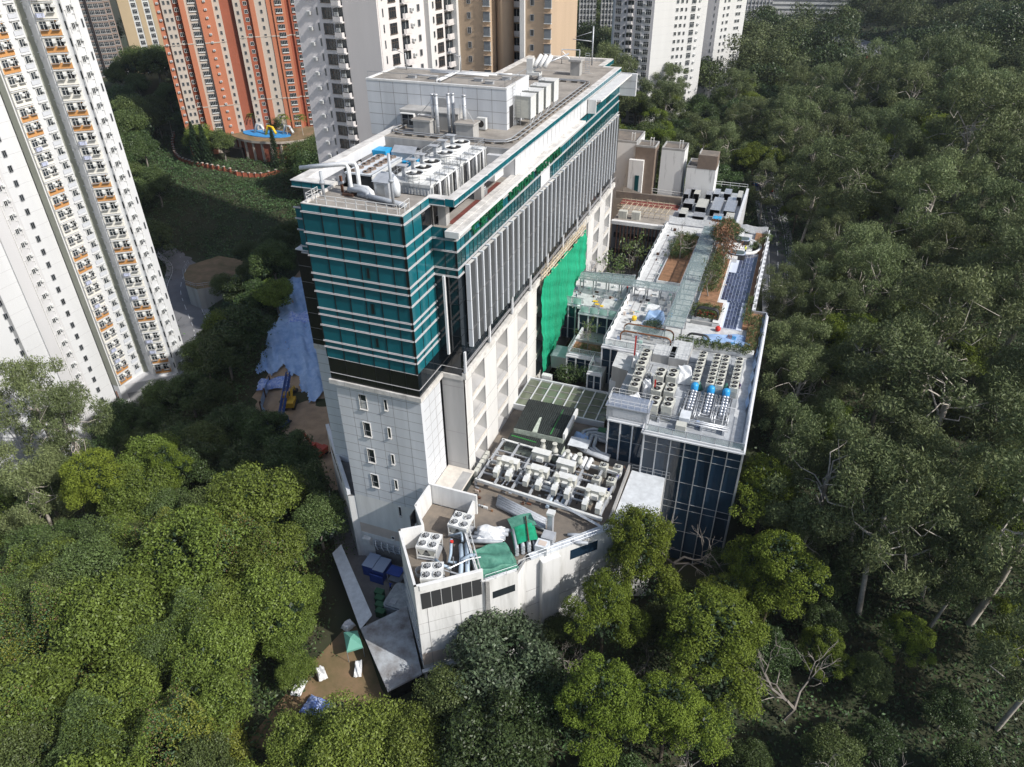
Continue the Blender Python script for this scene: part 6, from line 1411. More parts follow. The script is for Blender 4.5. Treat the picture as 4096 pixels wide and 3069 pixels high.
# ---- orange estate ----
def estate_tower(P0,ang,segs,zb,lab,ztop=40,sh=0):
    T=thing('apartment_tower',lab,'apartment tower',(P0[0],P0[1],zb),group=None); F=Fr(P0[0],P0[1],ang); u=0; its=[]; m=MB(); L=sum(s[0] for s in segs)
    m.box(0,L,-16,-1.2,zb,ztop,'brick_red',F)
    for w_,mt,vv,key in segs:
        m.box(u,u+w_,-2.2,vv,zb,ztop,mt,F)
        for zc in (zb+18,zb+40.5,zb+63): m.box(u-.02,u+w_+.02,-2.2,vv+.12,zc,zc+.35,'brick_beige',F)
        if key:
            for kk in key: its.append((F,u+w_*kk[1],zb+1,ztop,kk[0],2.75,vv,None))
        u+=w_
    m.build('wall',T); facades(T,its)
estate_tower((-185.5,162.2),42,[(2.2,'brick_orange',.0,[('ac',.5)]),(3.6,'brick_beige',.8,[('small',.3),('small',.75)]),(2.4,'brick_red',-1.2,[('basic',.5)]),(1.9,'brick_orange',.3,None),(4.2,'brick_beige',-.6,[('row',.55)]),(5.2,'brick_orange',.6,[('ac',.5)]),(2.5,'brick_beige',-.6,[('small',.5)]),(5,'brick_red',-1.5,[('basic',.3),('basic',.7)])],-57,'orange and beige tower of the estate, left one with a sunlit orange corner')
estate_tower((-165.6,180.0),36,[(2.6,'brick_beige',.5,[('small',.5)]),(3.2,'brick_red',-1.0,[('basic',.5)]),(1.8,'brick_orange',.0,None),(4.2,'brick_beige',-.3,[('small',.5)]),(2.0,'brick_orange',0,None),(4.6,'brick_orange',.6,[('row',.5)]),(1.6,'brick_red',-1,None),(4.2,'brick_red',-.2,[('row',.5)])],-56,'orange tower of the estate half in shade, right of the sunlit one')
# ---- far beige towers left ----
for P0,ang,segs,zb_,lab in (((-292,214),48,[(7,'far_brown',0,3),(4,'far_brown',-2,1),(7,'far_brown',.6,3),(3,'far_brown',-2,1)],-50,'distant brown-grey slab tower in shade, leftmost behind the hill'),((-276,232),48,[(5,'far_yellow',.5,0),(3.2,'machine_white',.3,1),(2.4,'far_yellow',.5,0),(3.2,'machine_white',.3,1),(3,'far_yellow',.5,0),(4,'tw_pale',-1,2)],-48,'distant ochre tower with white window strips behind the hill')):
    T=thing('apartment_tower',lab,'apartment tower',(P0[0],P0[1],zb_)); F=Fr(P0[0],P0[1],ang); m=MB(); u=0; its=[]
    for w_,mt,vv,k in segs:
        m.box(u,u+w_,-12,vv,zb_-8,35,mt,F)
        for q in range(k): its.append((F,u+w_*(q+.5)/k,zb_,35,'wide',2.75,vv,None))
        u+=w_
    m.build('wall',T); facades(T,its,60)
# ---- white towers right ----
for C0,left,ang,L,zb_,lab,cols_l,cols_r in (((-19.7,235.7),15.1,50,26,-52,'tall white slab tower with broad blank sunlit wall, left of the pair beyond the hospital',[('wide',1.5),('balc',6.2),('small',4.2),('wide',9.6),('ac',11.5),('wide',13)],[('basic',11),('basic',13.2),('small',15.4),('wide',19),('ac',22)]),
                        ((-1.7,282.9),8.0,50,15.5,-50,'white slab tower with narrow window columns, right of the pair beyond the hospital',[('slit',6.5)],[('small',3.2),('basic',5.4),('basic',10.5),('basic',12)])):
    T=thing('apartment_tower',lab,'apartment tower',(C0[0],C0[1],zb_)); m=MB(); c,s=math.cos(R(ang)),math.sin(R(ang)); P1=(C0[0]+c*L,C0[1]+s*L)
    m.prism([(C0[0]-left,C0[1]),C0,P1,(P1[0]-left,P1[1]+6),(C0[0]-left-4,C0[1]+14)],zb_-4,45,'tw_lit')
    Fl=Fr(C0[0]-left,C0[1],0); Fr_=Fr(C0[0],C0[1],ang); m.box(0,left,0,.06,zb_,45,'tw_grey',Fl)
    for q in range(36): z=zb_+q*2.75; m.box(0,L,0,.015,z,z+.03,'joint_light',Fr_)
    m.build('wall',T); facades(T,[(Fl,u,zb_+1,45,k,2.75,.06,None) for k,u in cols_l]+[(Fr_,u,zb_+1,45,k,2.75,0,None) for k,u in cols_r])
# ---- far centre blocks ----
for i,(x,y,w_,d,zt,mt,lab,nn) in enumerate(((-100,353,12,14,20,'tw_pale','distant striped block, leftmost seen above the blue building',6),(-86,366,9,14,20,'tw_concrete','distant grey block between two pale blocks above the hospital roof',5),(-75,371,9,14,20,'tw_pale','distant pale block touching the white slab tower',5),(-13,533,20,18,-8,'tw_pale','distant low tower at the road head near the top of the picture',8),(5,590,26,14,-14,'tw_lit','distant pinkish block above the white parking podium',8),(50,600,22,14,-12,'tw_lit','distant pale block above the right end of the white podium',8))):
    T=thing('apartment_tower',lab,'apartment tower',(x,y,-48)); F=Fr(x,y,15); m=MB(); m.box(0,w_,-d,0,-52,zt+30,mt,F)
    for q in range(nn): m.box(w_*(q+.18)/nn,w_*(q+.3)/nn,0,.5,-52,zt+30,'machine_white',F)
    m.build('wall',T); facades(T,[(F,w_*(q+.65)/nn,-46,zt+30,'wide',2.75,0,None) for q in range(nn)],60)
t=thing('parking_podium','long white banded parking podium at the top of the picture','podium',(30,575,-46)); m=MB(); F=Fr(-2,566,8)
m.box(0,62,-20,-.6,-47,-33,'rail_grey',F)
for k in range(5): m.box(-.5,62.5,-20,0,-46+k*3,-44.6+k*3,'machine_white',F)
m.build('deck',t)
t=thing('blue_rooftop_building','pale blue building with blue mesh-fenced roof behind the hospital','building',(-75,250,-50)); m=MB(); m.box(-76,-52,262,280,-56,-41,'far_blue'); m.box(-74,-64,258,262,-56,-38,'far_blue')
mat('far_blue',(.30,.50,.66),.7,var=.1,vs=.2); mat('far_blue_deep',(.04,.25,.55),.6)
for k in range(4): m.box(-76.05+k*6,-72+k*6,261.9,262,-52,-46,'machine_white')
m.build('wall',t); m=MB(); rails(m,[(-76,262,-41),(-52,262,-41),(-52,280,-41),(-76,280,-41)],6,'far_blue_deep',1.2,.12,(.25,.5,.75),True); m.build('roof_fence',t)
# ---- estate podium with pool play area ----
t=thing('estate_podium','curved red-brown podium with white pilasters and a pool terrace below the orange towers','podium',(-160,175,-57))
ctr=(-158,182); arc=[(ctr[0]+21*math.cos(a)*.9,ctr[1]+14*math.sin(a)) for a in [R(d) for d in range(195,345,12)]]
m=MB(); m.prism(arc+[(-130,205),(-175,205)],-62,-50.5,'brick_red'); m.prism([(ctr[0]+22*math.cos(R(d))*.9,ctr[1]+15*math.sin(R(d))) for d in range(195,345,12)]+[(-129,206),(-176,206)],-50.5,-49.6,'brick_beige',top='clearing_soil'); m.build('wall',t)
for p in arc: m=MB(); m.box(p[0]-.4,p[0]+.4,p[1]-.6,p[1],-62,-50.4,'brick_beige'); m.build('pilaster',t)
m=MB(); m.prism([(ctr[0]+11*math.cos(R(d))-1,ctr[1]+5*math.sin(R(d))-5) for d in range(0,360,20)],-49.6,-49.3,'far_blue_deep'); m.build('pool',t)
m=MB(); m.box(-171,-165,167.5,169.5,-61,-53.5,'black'); m.build('opening',t)
for k,(x,y,c_) in enumerate(((-164,176,'machine_white'),(-158,175,'yellow_paint'),(-152,178,'machine_white'))): m=MB(); m.tube([(x,y,-49.4),(x+1,y+1,-46),(x+3,y+1,-46.5),(x+5,y,-48.5)],.5,c_,8); m.build('slide',t)
t=thing('estate_wall','low curved estate boundary wall with white-capped posts along the slope','wall',(-180,158,-57))
pw=[(-214,184),(-204,172),(-196,164),(-188,158),(-178,154),(-168,153),(-158,154),(-150,158),(-142,166)]
m=MB()
for (a,b),(c,d) in zip(pw[:-1],pw[1:]):
    z0,z1=H1(a,b),H1(c,d); m.face([(a,b,z0-2),(c,d,z1-2),(c,d,z1+1.4),(a,b,z0+1.4)],'brick_red'); m.face([(a,b+.3,z0+1.4),(c,d+.3,z1+1.4),(c,d,z1+1.5),(a,b,z0+1.5)],'brick_beige')
m.build('panel',t)
for (a,b),(c,d) in zip(pw[:-1],pw[1:]):
    for k in range(4): x,y=a+(c-a)*k/4,b+(d-b)*k/4; z=H1(x,y); m=MB(); m.box(x-.3,x+.3,y-.3,y+.3,z-1,z+1.7,'brick_red'); m.box(x-.38,x+.38,y-.38,y+.38,z+1.7,z+1.95,'brick_beige'); m.build('post',t)

# ---- vehicles, lamps ----
mat('car_red',(.45,.01,.01),.25,spec=.6); mat('car_white',(.7,.71,.72),.25,spec=.6); mat('car_blue',(.02,.15,.45),.25,spec=.6); mat('tyre',(.015,.015,.015),.8); mat('lamp_red',(.8,.02,.02),.4)
def car(x,y,rz,col,lab,z=None,L=4.4,Hh=1.45):
    z=(H1(x,y)+.45) if z is None else z; t=thing('parked_car' if False else 'car',lab,'car',(x,y,z),R(rz)); m=MB(); l=L/2
    prof=[(-l,.35),(-l,.8),(-l*.75,.92),(-l*.45,1.4),(l*.2,Hh),(l*.5,.95),(l*.92,.82),(l,.6),(l,.35)]
    k=len(prof)
    for s_ in (-.85,.85): m.face([(px_,s_*(.86 if pz>1 else 1),pz) for px_,pz in (prof if s_<0 else prof[::-1])],col)
    for a,b in zip(prof,prof[1:]+prof[:1]): 
        wa,wb=.85*(.86 if a[1]>1 else 1),.85*(.86 if b[1]>1 else 1); m.face([(a[0],-wa,a[1]),(b[0],-wb,b[1]),(b[0],wb,b[1]),(a[0],wa,a[1])],col)
    m.build('body',t,local=True); m=MB()
    m.box(-l*.42,l*.2,-.745,.745,.98,1.36,'window_glass'); m.face([(l*.21,-.7,1.43),(l*.49,-.78,.99),(l*.49,.78,.99),(l*.21,.7,1.43)],'window_glass'); m.build('window',t,local=True)
    for sx in (-l*.62,l*.62):
        for sy in (-.8,.8): m=MB(); m.tube([(sx,sy-.1,.32),(sx,sy+.1,.32)],.32,'tyre',12); m.build('wheel',t,local=True)
    for sy in (-.6,.6): m=MB(); m.box(-l-.03,-l+.02,sy-.18,sy+.18,.62,.78,'lamp_red'); m.build('tail_light',t,local=True)
car(33.8,168,97,'car_red','red car on the shaded road beyond the annex'); car(29.2,172,97,'car_blue','dark blue car at the kerb of the shaded road'); car(22.6,220,100,'car_white','white car at the road bend beyond the stair towers')
car(79,405,100,'car_white','white car on the curved far road, left one',z=H1(79,405)+1.6); car(66,378,80,'car_red','red vehicle on the curved far road',z=H1(66,378)+1.5); car(84,372,105,'car_blue','blue vehicle on the curved far road, right one',z=H1(84,372)+1.6)
for i,(x,y) in enumerate(((29.5,152),(31.0,138),(-8,520))):
    t=thing('street_lamp',['tall thin street lamp on the pavement beyond the annex, farther one','tall thin street lamp on the pavement beyond the annex, nearer one','street lamp on the pale far road near the top'][i],'street lamp',(x,y,H1(x,y))); z=H1(x,y); m=MB(); m.tube([(x,y,z),(x,y,z+8.5)],.09,'dark_metal',6); m.tube([(x,y,z+8.4),(x+1.6,y,z+8.8)],.06,'dark_metal',5); m.build('pole',t); m=MB(); m.box(x+1.4,x+2.1,y-.12,y+.12,z+8.7,z+8.85,'galv'); m.build('lamp_head',t)
# ---- people ----
def person(x,y,z,rz,pose,shirt,trs,lab,helmet=None):
    S=dict(stand=dict(hip=.92,kL=(.1,.02,.48),kR=(-.1,.02,.48),fL=(.12,0,.05),fR=(-.12,0,.05),hd=0),lean=dict(hip=.9,kL=(.12,.06,.47),kR=(-.12,-.02,.47),fL=(.15,0,.05),fR=(-.15,-.05,.05),hd=.28),crouch=dict(hip=.42,kL=(.16,.38,.50),kR=(-.16,.38,.46),fL=(.14,.02,.06),fR=(-.14,.02,.06),hd=.25))[pose]
    h=S['hip']; f=S['hd']; V=[(0,0,h),(0,f*.35,h+.22),(0,f*.8,h+.46),(0,f*.95,h+.56),(0,f*1.05,h+.68),(0,f*1.1,h+.80)]; Rr=[.135,.125,.15,.06,.095,.07]; E=[(0,1),(1,2),(2,3),(3,4),(4,5)]
    def ch(p,pts,rs):
        a=p
        for q,r in zip(pts,rs): V.append(q); Rr.append(r); E.append((a,len(V)-1)); a=len(V)-1
    ch(0,[S['kL'],S['fL'],(S['fL'][0],S['fL'][1]+.17,.04)],[.07,.05,.045]); ch(0,[S['kR'],S['fR'],(S['fR'][0],S['fR'][1]+.17,.04)],[.07,.05,.045])
    for s_ in (-1,1): ch(2,[(s_*.19,f*.75,h+.44),(s_*.25,f*.8+.04,h+.18),(s_*.22,f*.9+.24,h+.10),(s_*.21,f*.9+.33,h+.12)],[.065,.045,.036,.034])
    me=bpy.data.meshes.new('p'); me.from_pydata(V,E,[]); o=bpy.data.objects.new('p',me); COL.objects.link(o); md=o.modifiers.new('s','SKIN'); sv=me.skin_vertices[0].data
    for i,r in enumerate(Rr): sv[i].radius=(r,r*.85)
    sv[0].use_root=True; o.modifiers.new('u','SUBSURF').levels=1; bpy.context.view_layer.update()
    m2=bpy.data.meshes.new_from_object(o.evaluated_get(bpy.context.evaluated_depsgraph_get())); bpy.data.objects.remove(o)
    for n_ in (shirt,trs,'skin','hair','dark_metal'): m2.materials.append(MATS[n_])
    for p in m2.polygons:
        c=p.center; hand=abs(c.x)>.18 and c.y>f*.9+.2 and c.z>h
        p.material_index=4 if c.z<.09 else (1 if c.z<h+.03 or (abs(c.x)<.2 and c.y>.2 and c.z<h+.1 and pose=='crouch') else (0 if c.z<h+.55 and not hand else (2 if (c.y>f*1.0+.03 and c.z<h+.8) or c.z<h+.62 or hand else 3))); p.use_smooth=True
    q=bpy.data.objects.new('person',m2); COL.objects.link(q); q.location=(x,y,z); q.rotation_euler=(0,0,R(rz)); tag(q,lab,'person')
    if helmet:
        m=MB(); m.lathe((0,f*1.05,h+.76),[(.13,0),(.12,.06),(.08,.11),(.02,.13)],helmet,10); m.build('helmet',q,local=True)
person(23.2,12.6,-41.1,60,'stand','shirt_blue','trouser','person in blue overalls standing between the square condensers'); person(23.4,14.6,-41.1,-70,'lean','trouser','trouser','person in black reaching towards a condenser behind the one in blue'); person(22.6,10.0,-41.1,20,'crouch','shirt_blue','trouser','person in dark blue crouching between the front condensers')
person(36.9,32.0,-34.08,150,'crouch','shirt_purple','trouser','person in purple squatting beside the far condenser bank'); person(32.6,83.2,-34.05,30,'lean','shirt_yellow','trouser','person in a bright yellow vest bending at the end of the solar paving',helmet='yellow_paint')
person(4.0,53.6,-34.1,200,'stand','trouser','trouser','person in dark clothes near the netting on the west terrace'); person(5.2,52.4,-34.1,120,'stand','shirt_white','trouser','person in a pale blue shirt on the west terrace'); person(13.6,57.6,-34.1,80,'stand','car_red','trouser','person in red under the cross walkway')
person(-5.4,-4.6,-56.4,10,'lean','shirt_blue','trouser','person leaning over equipment beside the blue trolley')
# ================= vegetation =================
mat('bark_pale',(.42,.38,.33),.85,var=.35,vs=1.5); mat('bark_dark',(.10,.08,.06),.9,var=.3,vs=2); mat('bark_grey',(.24,.215,.19),.9,var=.3,vs=2)
mat('leaf_euc',(.125,.158,.066),.55,island=.38,obj=.22,tl=.18,spec=.25); mat('leaf_acacia',(.125,.170,.022),.6,island=.30,obj=.18,tl=.18,spec=.2)
mat('leaf_broad',(.050,.085,.026),.45,island=.42,obj=.25,tl=.12,spec=.35); mat('leaf_bright',(.130,.178,.032),.5,island=.42,obj=.15,tl=.2,spec=.3)
mat('leaf_mid',(.078,.112,.034),.5,island=.40,obj=.25,tl=.15,spec=.3); mat('leaf_bauhinia',(.075,.105,.055),.45,island=.5,tl=.15,spec=.35)
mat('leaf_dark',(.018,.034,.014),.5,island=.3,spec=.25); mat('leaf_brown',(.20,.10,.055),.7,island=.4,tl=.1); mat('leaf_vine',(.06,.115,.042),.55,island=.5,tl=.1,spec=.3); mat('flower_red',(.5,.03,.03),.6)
def cards(C,N,size,asp,rng,up=None):
    """quads at centres C with normals N"""
    n=len(C); a=rng.normal(size=(n,3)); t=np.cross(N,a); t/=np.linalg.norm(t,axis=1)[:,None]+1e-9
    if up is not None: t=t*(1-up)+np.array([0,0,-1.])*up; t/=np.linalg.norm(t,axis=1)[:,None]+1e-9
    b=np.cross(N,t); b/=np.linalg.norm(b,axis=1)[:,None]+1e-9
    s=(size*rng.uniform(.65,1.35,n))[:,None]; l=t*s; w=b*s*asp
    V=np.stack([C-l,C-w*.9+l*.1,C+l,C+w*.9-l*.1],1); return V.reshape(-1,3)
def card_mesh(name,parts):
    """parts: list of (verts(4n,3), material)"""
    me=bpy.data.meshes.new(name); V=np.concatenate([p[0] for p in parts]).astype(np.float32); n=len(V)//4
    me.vertices.add(len(V)); me.vertices.foreach_set('co',V.ravel()); me.loops.add(4*n); me.loops.foreach_set('vertex_index',np.arange(4*n,dtype=np.int32))
    me.polygons.add(n); me.polygons.foreach_set('loop_start',np.arange(0,4*n,4,dtype=np.int32))
    mi=np.concatenate([np.full(len(p[0])//4,i,dtype=np.int32) for i,p in enumerate(parts)]); me.polygons.foreach_set('material_index',mi)
    for p in parts: me.materials.append(MATS[p[1]])
    me.update(calc_edges=True); return me
def clump_cards(ctrs,rads,per,size,asp,rng,flat=1.,shell=.55,rnd=.8,up=None,droop=0):
    Cs=[];Ns=[]
    for c,r in zip(ctrs,rads):
        k=max(8,int(per*r*r)); d=rng.normal(size=(k,3)); d/=np.linalg.norm(d,axis=1)[:,None]
        rr=r*(shell+(1-shell)*rng.random(k)**.6)*(1+.12*rng.normal(size=k)); p=d*rr[:,None]; p[:,2]*=flat
        if droop: p[:,2]-=droop*rng.random(k)*r
        Cs.append(np.array(c)+p); nn=d+rng.normal(size=(k,3))*rnd; nn[:,2]+=.25; Ns.append(nn/np.linalg.norm(nn,axis=1)[:,None])
    return cards(np.concatenate(Cs),np.concatenate(Ns),size,asp,rng,up)
def limbs(m,trunk_top,ctrs,r0,mt,base=(0,0,0),rng=None,frac=1.,wig=.12):
    b=Vector(base); t=Vector(trunk_top); mid=b.lerp(t,.5)+Vector((rng.normal()*.25,rng.normal()*.25,0)); m.tube([b-Vector((0,0,1.5)),b,mid,t],r0,mt,7,False,r0*.6)
    for c in ctrs:
        if rng.random()>frac: continue
        c=Vector(c); k=rng.uniform(.55,1.0); s=b.lerp(t,k); L=(c-s).length
        p1=s.lerp(c,.35)+Vector((rng.normal(),rng.normal(),rng.normal()*.5+.6))*L*wig; p2=s.lerp(c,.7)+Vector((rng.normal(),rng.normal(),rng.normal()+.3))*L*wig
        c=s.lerp(c,.88); m.tube([s,s.lerp(p1,.5)+Vector((rng.normal(),rng.normal(),rng.normal()))*L*.04,p1,p1.lerp(p2,.5)+Vector((rng.normal(),rng.normal(),rng.normal()))*L*.05,p2,c],r0*.30,mt,5,False,r0*.05)
KINDS={}
def mk(kind,var):
    rng=np.random.default_rng(hash((kind,var))%1000 if False else (len(kind)*31+sum(map(ord,kind))+var*97)); m=MB()
    if kind=='euc':
        Hh=15; n=38; ctr=[];rad=[]
        for i in range(n):
            a=rng.uniform(0,6.28); q=rng.random()**.6; z=rng.uniform(7.0,17.0); R_=5.6*q*(1-abs(z-12)/9.5)+.3; ctr.append((R_*math.cos(a)*1.12,R_*math.sin(a)*1.12,z)); rad.append(rng.uniform(.7,1.6))
        V=clump_cards(ctr,rad,330,.17,.34,rng,.85,.35,1.0,.45,.5); limbs(m,(rng.normal()*.8,rng.normal()*.8,12),ctr[:14],.30,'bark_pale',rng=rng,wig=.14); parts=[(V,'leaf_euc')]
    elif kind=='acacia':
        ctr=[];rad=[]; big=[(rng.uniform(-3.0,3.0),rng.uniform(-3.0,3.0),rng.uniform(6.5,11)) for _ in range(6)]+[(0,0,11)]
        for b in big:
            R_=rng.uniform(2.0,2.9)
            for _ in range(15):
                d=rng.normal(size=3); d/=np.linalg.norm(d); d[2]=abs(d[2])*.9-.25; ctr.append((b[0]+d[0]*R_,b[1]+d[1]*R_,b[2]+d[2]*R_*.8)); rad.append(rng.uniform(.55,1.0))
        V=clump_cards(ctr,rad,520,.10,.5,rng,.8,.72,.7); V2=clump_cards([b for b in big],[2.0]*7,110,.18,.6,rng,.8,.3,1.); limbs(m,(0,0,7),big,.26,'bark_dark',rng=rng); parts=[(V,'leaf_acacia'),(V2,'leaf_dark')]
    elif kind in('broad','mid','bright','bauh'):
        ctr=[];rad=[]; n=42
        for i in range(n):
            d=rng.normal(size=3); d/=np.linalg.norm(d); d[2]=abs(d[2]); q=rng.uniform(.62,1.0); ctr.append((d[0]*4.2*q,d[1]*4.2*q,5.2+d[2]*4.4*q)); rad.append(rng.uniform(.9,1.7))
        sz={'broad':.14,'mid':.13,'bright':.14,'bauh':.15}[kind]
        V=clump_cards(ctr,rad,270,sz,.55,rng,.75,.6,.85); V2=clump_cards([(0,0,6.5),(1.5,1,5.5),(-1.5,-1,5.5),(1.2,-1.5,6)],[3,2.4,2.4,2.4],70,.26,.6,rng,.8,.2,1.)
        limbs(m,(0,0,4.5),ctr[:14],.28,'bark_grey',rng=rng); parts=[(V,{'broad':'leaf_broad','mid':'leaf_mid','bright':'leaf_bright','bauh':'leaf_bauhinia'}[kind]),(V2,'leaf_dark')]
    elif kind=='bare':
        parts=None
        def br(p,d,L,r,dep):
            q=p+d*L; mid=p.lerp(q,.5)+Vector(rng.normal(size=3))*L*.08; m.tube([p,mid,q],r,'bark_grey',4,False,r*.6)
            if dep==0: return
            for _ in range(3 if dep>1 else 4):
                nd=(d+Vector(rng.normal(size=3))*.55); nd.normalize(); br(q if rng.random()<.6 else mid,nd,L*rng.uniform(.6,.85),r*.55,dep-1)
        br(Vector((0,0,-1)),Vector((0,0,1)),4,.22,4)
    elif kind=='conifer':
        C=[];N=[]
        for i in range(26):
            z=1.5+i*.62; r=(18-z)*.17+.25
            for k in range(10):
                a=6.28*k/10+i*.5; 
                for t in np.linspace(.15,1,7): C.append((math.cos(a)*r*t,math.sin(a)*r*t,z-.35*t*r*.3+.15*rng.normal())); N.append((math.cos(a)*.4+rng.normal()*.4,math.sin(a)*.4+rng.normal()*.4,1))
        C=np.array(C);N=np.array(N);N/=np.linalg.norm(N,axis=1)[:,None]; V=cards(C,N,.5,.45,rng); m.tube([(0,0,-1),(0,0,18)],.22,'bark_dark',6,False,.05); parts=[(V,'leaf_dark')]
    elif kind=='palm':
        C=[];N=[]
        for k in range(14):
            a=6.28*k/14+rng.normal()*.1
            for t in np.linspace(.1,1,10): x=2.6*t; C.append((math.cos(a)*x,math.sin(a)*x,7+1.2*math.sin(t*2.6)-1.3*t*t)); N.append((rng.normal()*.3,rng.normal()*.3,1))
        C=np.array(C);N=np.array(N);N/=np.linalg.norm(N,axis=1)[:,None]; V=cards(C,N,.42,.6,rng); m.tube([(0,0,-1),(.2,.1,7)],.16,'bark_pale',6,False,.12); parts=[(V,'leaf_bright')]
    elif kind=='thin':
        ctr=[(rng.normal()*.9,rng.normal()*.9,rng.uniform(2.2,5)) for _ in range(16)]; V=clump_cards(ctr,[.6]*16,70,.13,.5,rng,1,.2,1.); limbs(m,(0,0,3),ctr,.09,'bark_grey',rng=rng); parts=[(V,'leaf_mid')]
    elif kind=='brown':
        ctr=[(rng.normal()*.9,rng.normal()*.9,rng.uniform(1.8,6)) for _ in range(22)]; V=clump_cards(ctr,[.75]*22,110,.14,.55,rng,1,.3,1.); limbs(m,(0,0,4),ctr,.1,'bark_grey',rng=rng); parts=[(V,'leaf_brown')]
    elif kind=='ball':
        V=clump_cards([(0,0,1.3)],[1.5],330,.13,.6,rng,.8,.8,.7); m.tube([(0,0,-.3),(0,0,1)],.1,'bark_grey',5); parts=[(V,'leaf_broad')]
    elif kind=='shrub':
        ctr=[(rng.normal()*.7,rng.normal()*.7,rng.uniform(.2,.9)) for _ in range(9)]; V=clump_cards(ctr,[.5]*9,120,.12,.6,rng,.9,.3,1.); m.tube([(0,0,-.3),(0,0,.6)],.05,'bark_grey',4); parts=[(V,'leaf_mid')]
    tm=m.mesh(kind+'_trunk'); cm=card_mesh(kind+'_crown',parts) if parts else None
    return tm,cm
def tree(kind,x,y,z=None,s=1.,lab='',grp=None,cat='tree',sz=None,nm='tree'):
    v=random.randrange({'euc':4,'acacia':4,'broad':3,'mid':3,'bright':4,'bauh':1,'bare':3}.get(kind,1))
    if (kind,v) not in KINDS: KINDS[(kind,v)]=mk(kind,v)
    tm,cm=KINDS[(kind,v)]
    if z is None: z=H1(x,y)
    o=thing(nm,lab,cat,(x,y,z),random.uniform(0,6.28),grp); o.scale=(s,s,s if sz is None else sz)
    a=bpy.data.objects.new('trunk',tm); COL.objects.link(a); a.parent=o
    if cm: b=bpy.data.objects.new('crown',cm); COL.objects.link(b); b.parent=o
    return o
placed=[]
def T(kind,x,y,s,lab,grp=None,cat='tree',sz=None,z=None,nm='tree'):
    placed.append((x,y,s*4.5))
    if nm=='tree': nm={'euc':'eucalyptus_tree','acacia':'feathery_tree','bare':'bare_tree','bright':'leafy_tree','thin':'young_tree'}.get(kind,'broadleaf_tree'); cat={'euc':'eucalyptus','bright':'leafy tree','acacia':'feathery tree'}.get(kind,cat)
    return tree(kind,x,y,z,s,lab,grp,cat,sz,nm)
# ---- notable trees ----
T('bauh',15.6,-14.5,1.55,'broad dark green round tree against the stained plant building wall',sz=1.25)
T('acacia',28.0,2.2,1.25,'lumpy yellow-green tree overhanging the plant building roof corner',sz=1.65)
T('acacia',43.3,20.0,1.35,'big round deep green feathery tree beside the glass annex corner',sz=1.45)
T('acacia',26.6,-6.5,1.05,'tall narrow lumpy yellow-green tree in front of the plant building wall',sz=1.3)
T('acacia',28.6,-17.0,1.25,'bright yellow-green lumpy tree at the lower centre, left of the largest one',sz=1.2)
T('acacia',38.6,-5.5,1.65,'largest bright yellow-green lumpy tree in the lower middle',sz=1.35)
T('acacia',36.5,-15.5,1.2,'yellow-green lumpy tree just below the largest one',sz=1.15)
T('acacia',46.0,8.0,1.25,'yellow-green puffy tree between the round deep green tree and the largest one',sz=1.35)
T('acacia',41,5,.85,'small yellow-green puffy tree in front of the dark glass annex')
T('bare',34.0,13.0,1.5,'bare grey branching tree before the dark glass facade',nm='bare_tree')
T('bare',49.5,-5.0,1.5,'large bare grey tree tangled in the dark thicket at lower right',nm='bare_tree')
T('bare',41.5,-20,1.2,'pale bare tree at the bottom edge right of centre',nm='bare_tree')
T('bare',58,-14,1.3,'pale bare tree at the lower right corner thicket',nm='bare_tree')
T('euc',64.5,42,2.05,'largest grey-green eucalyptus with thick pale forked trunk at the right',sz=1.55)
T('euc',57.5,27,1.5,'grey-green eucalyptus leaning over the annex corner beside the round deep green tree',sz=1.35)
T('euc',47.5,31,1.0,'thin grey-green eucalyptus whose crown overlaps the annex roof corner',sz=1.25)
T('euc',-81,4,1.35,'tall thin grey-green eucalyptus in front of the left white tower',sz=1.7)
T('euc',-70,-9,1.35,'grey-green eucalyptus with pale limbs at the left picture edge',sz=1.3)
T('euc',-72,3,1.1,'slender eucalyptus whose crown stands before the tower base at left',sz=1.45)
T('acacia',-58,-6,1.35,'dark yellow-green dome tree at left between eucalyptus and the leafy mass')
T('acacia',-52,3,.95,'small yellow-green dome tree near the left tower base')
T('broad',-32,8,.95,'dark broadleaf tree in the shade left of the tower foot'); T('broad',-41,9,1.0,'dark shaded broadleaf tree below the excavation'); T('mid',-52,12,1.0,'shaded broadleaf tree left of the excavation machines')
T('bright',-84,54,1.3,'sunlit pale green leafy tree beside the access road'); T('bright',-74,64,1.0,'sunlit bright green flat-crowned tree at the top of the shaded slope')
for x,y,s,l in ((-29,-2,1.65,'large sunlit yellow-green leafy tree nearest the tower shadow'),(-31,-14,1.8,'broad sunlit leafy crown in the middle of the left leafy mass'),(-22,-9.5,1.3,'sunlit leafy crown bordering the yard awning'),(-33,-27,1.7,'leafy yellow-green crown low at the left'),(-16,-17,1.35,'leafy crown overhanging the clearing from the left'),(-19,-25,1.3,'yellowish leafy crown left of the clearing'),(-14.5,-31,1.2,'leafy crown at the bottom left of the clearing'),(-34,-39,1.5,'leafy crown at the bottom left corner'),(-24,-35,1.3,'leafy crown at the bottom edge, left'),(4,-29.5,1.15,'bright leafy dome below the ribbed shed roof'),(9.5,-27.5,1.0,'bright leafy dome right of the clearing at the bottom'),(-1.5,-31,.9,'small leafy dome at the bottom of the clearing'),(-12.6,-18.5,.85,'leafy crown between the creeper mass and the gazebo'),(-9.2,-22.3,.55,'small leafy bush beside the white sacks'),(-14.5,-12.5,.8,'leafy crown beside the middle of the yard awning')):
    T('bright',x,y,s*(.9 if x<-10 else 1),l,sz=s*(.86 if x<-10 else 1.0))
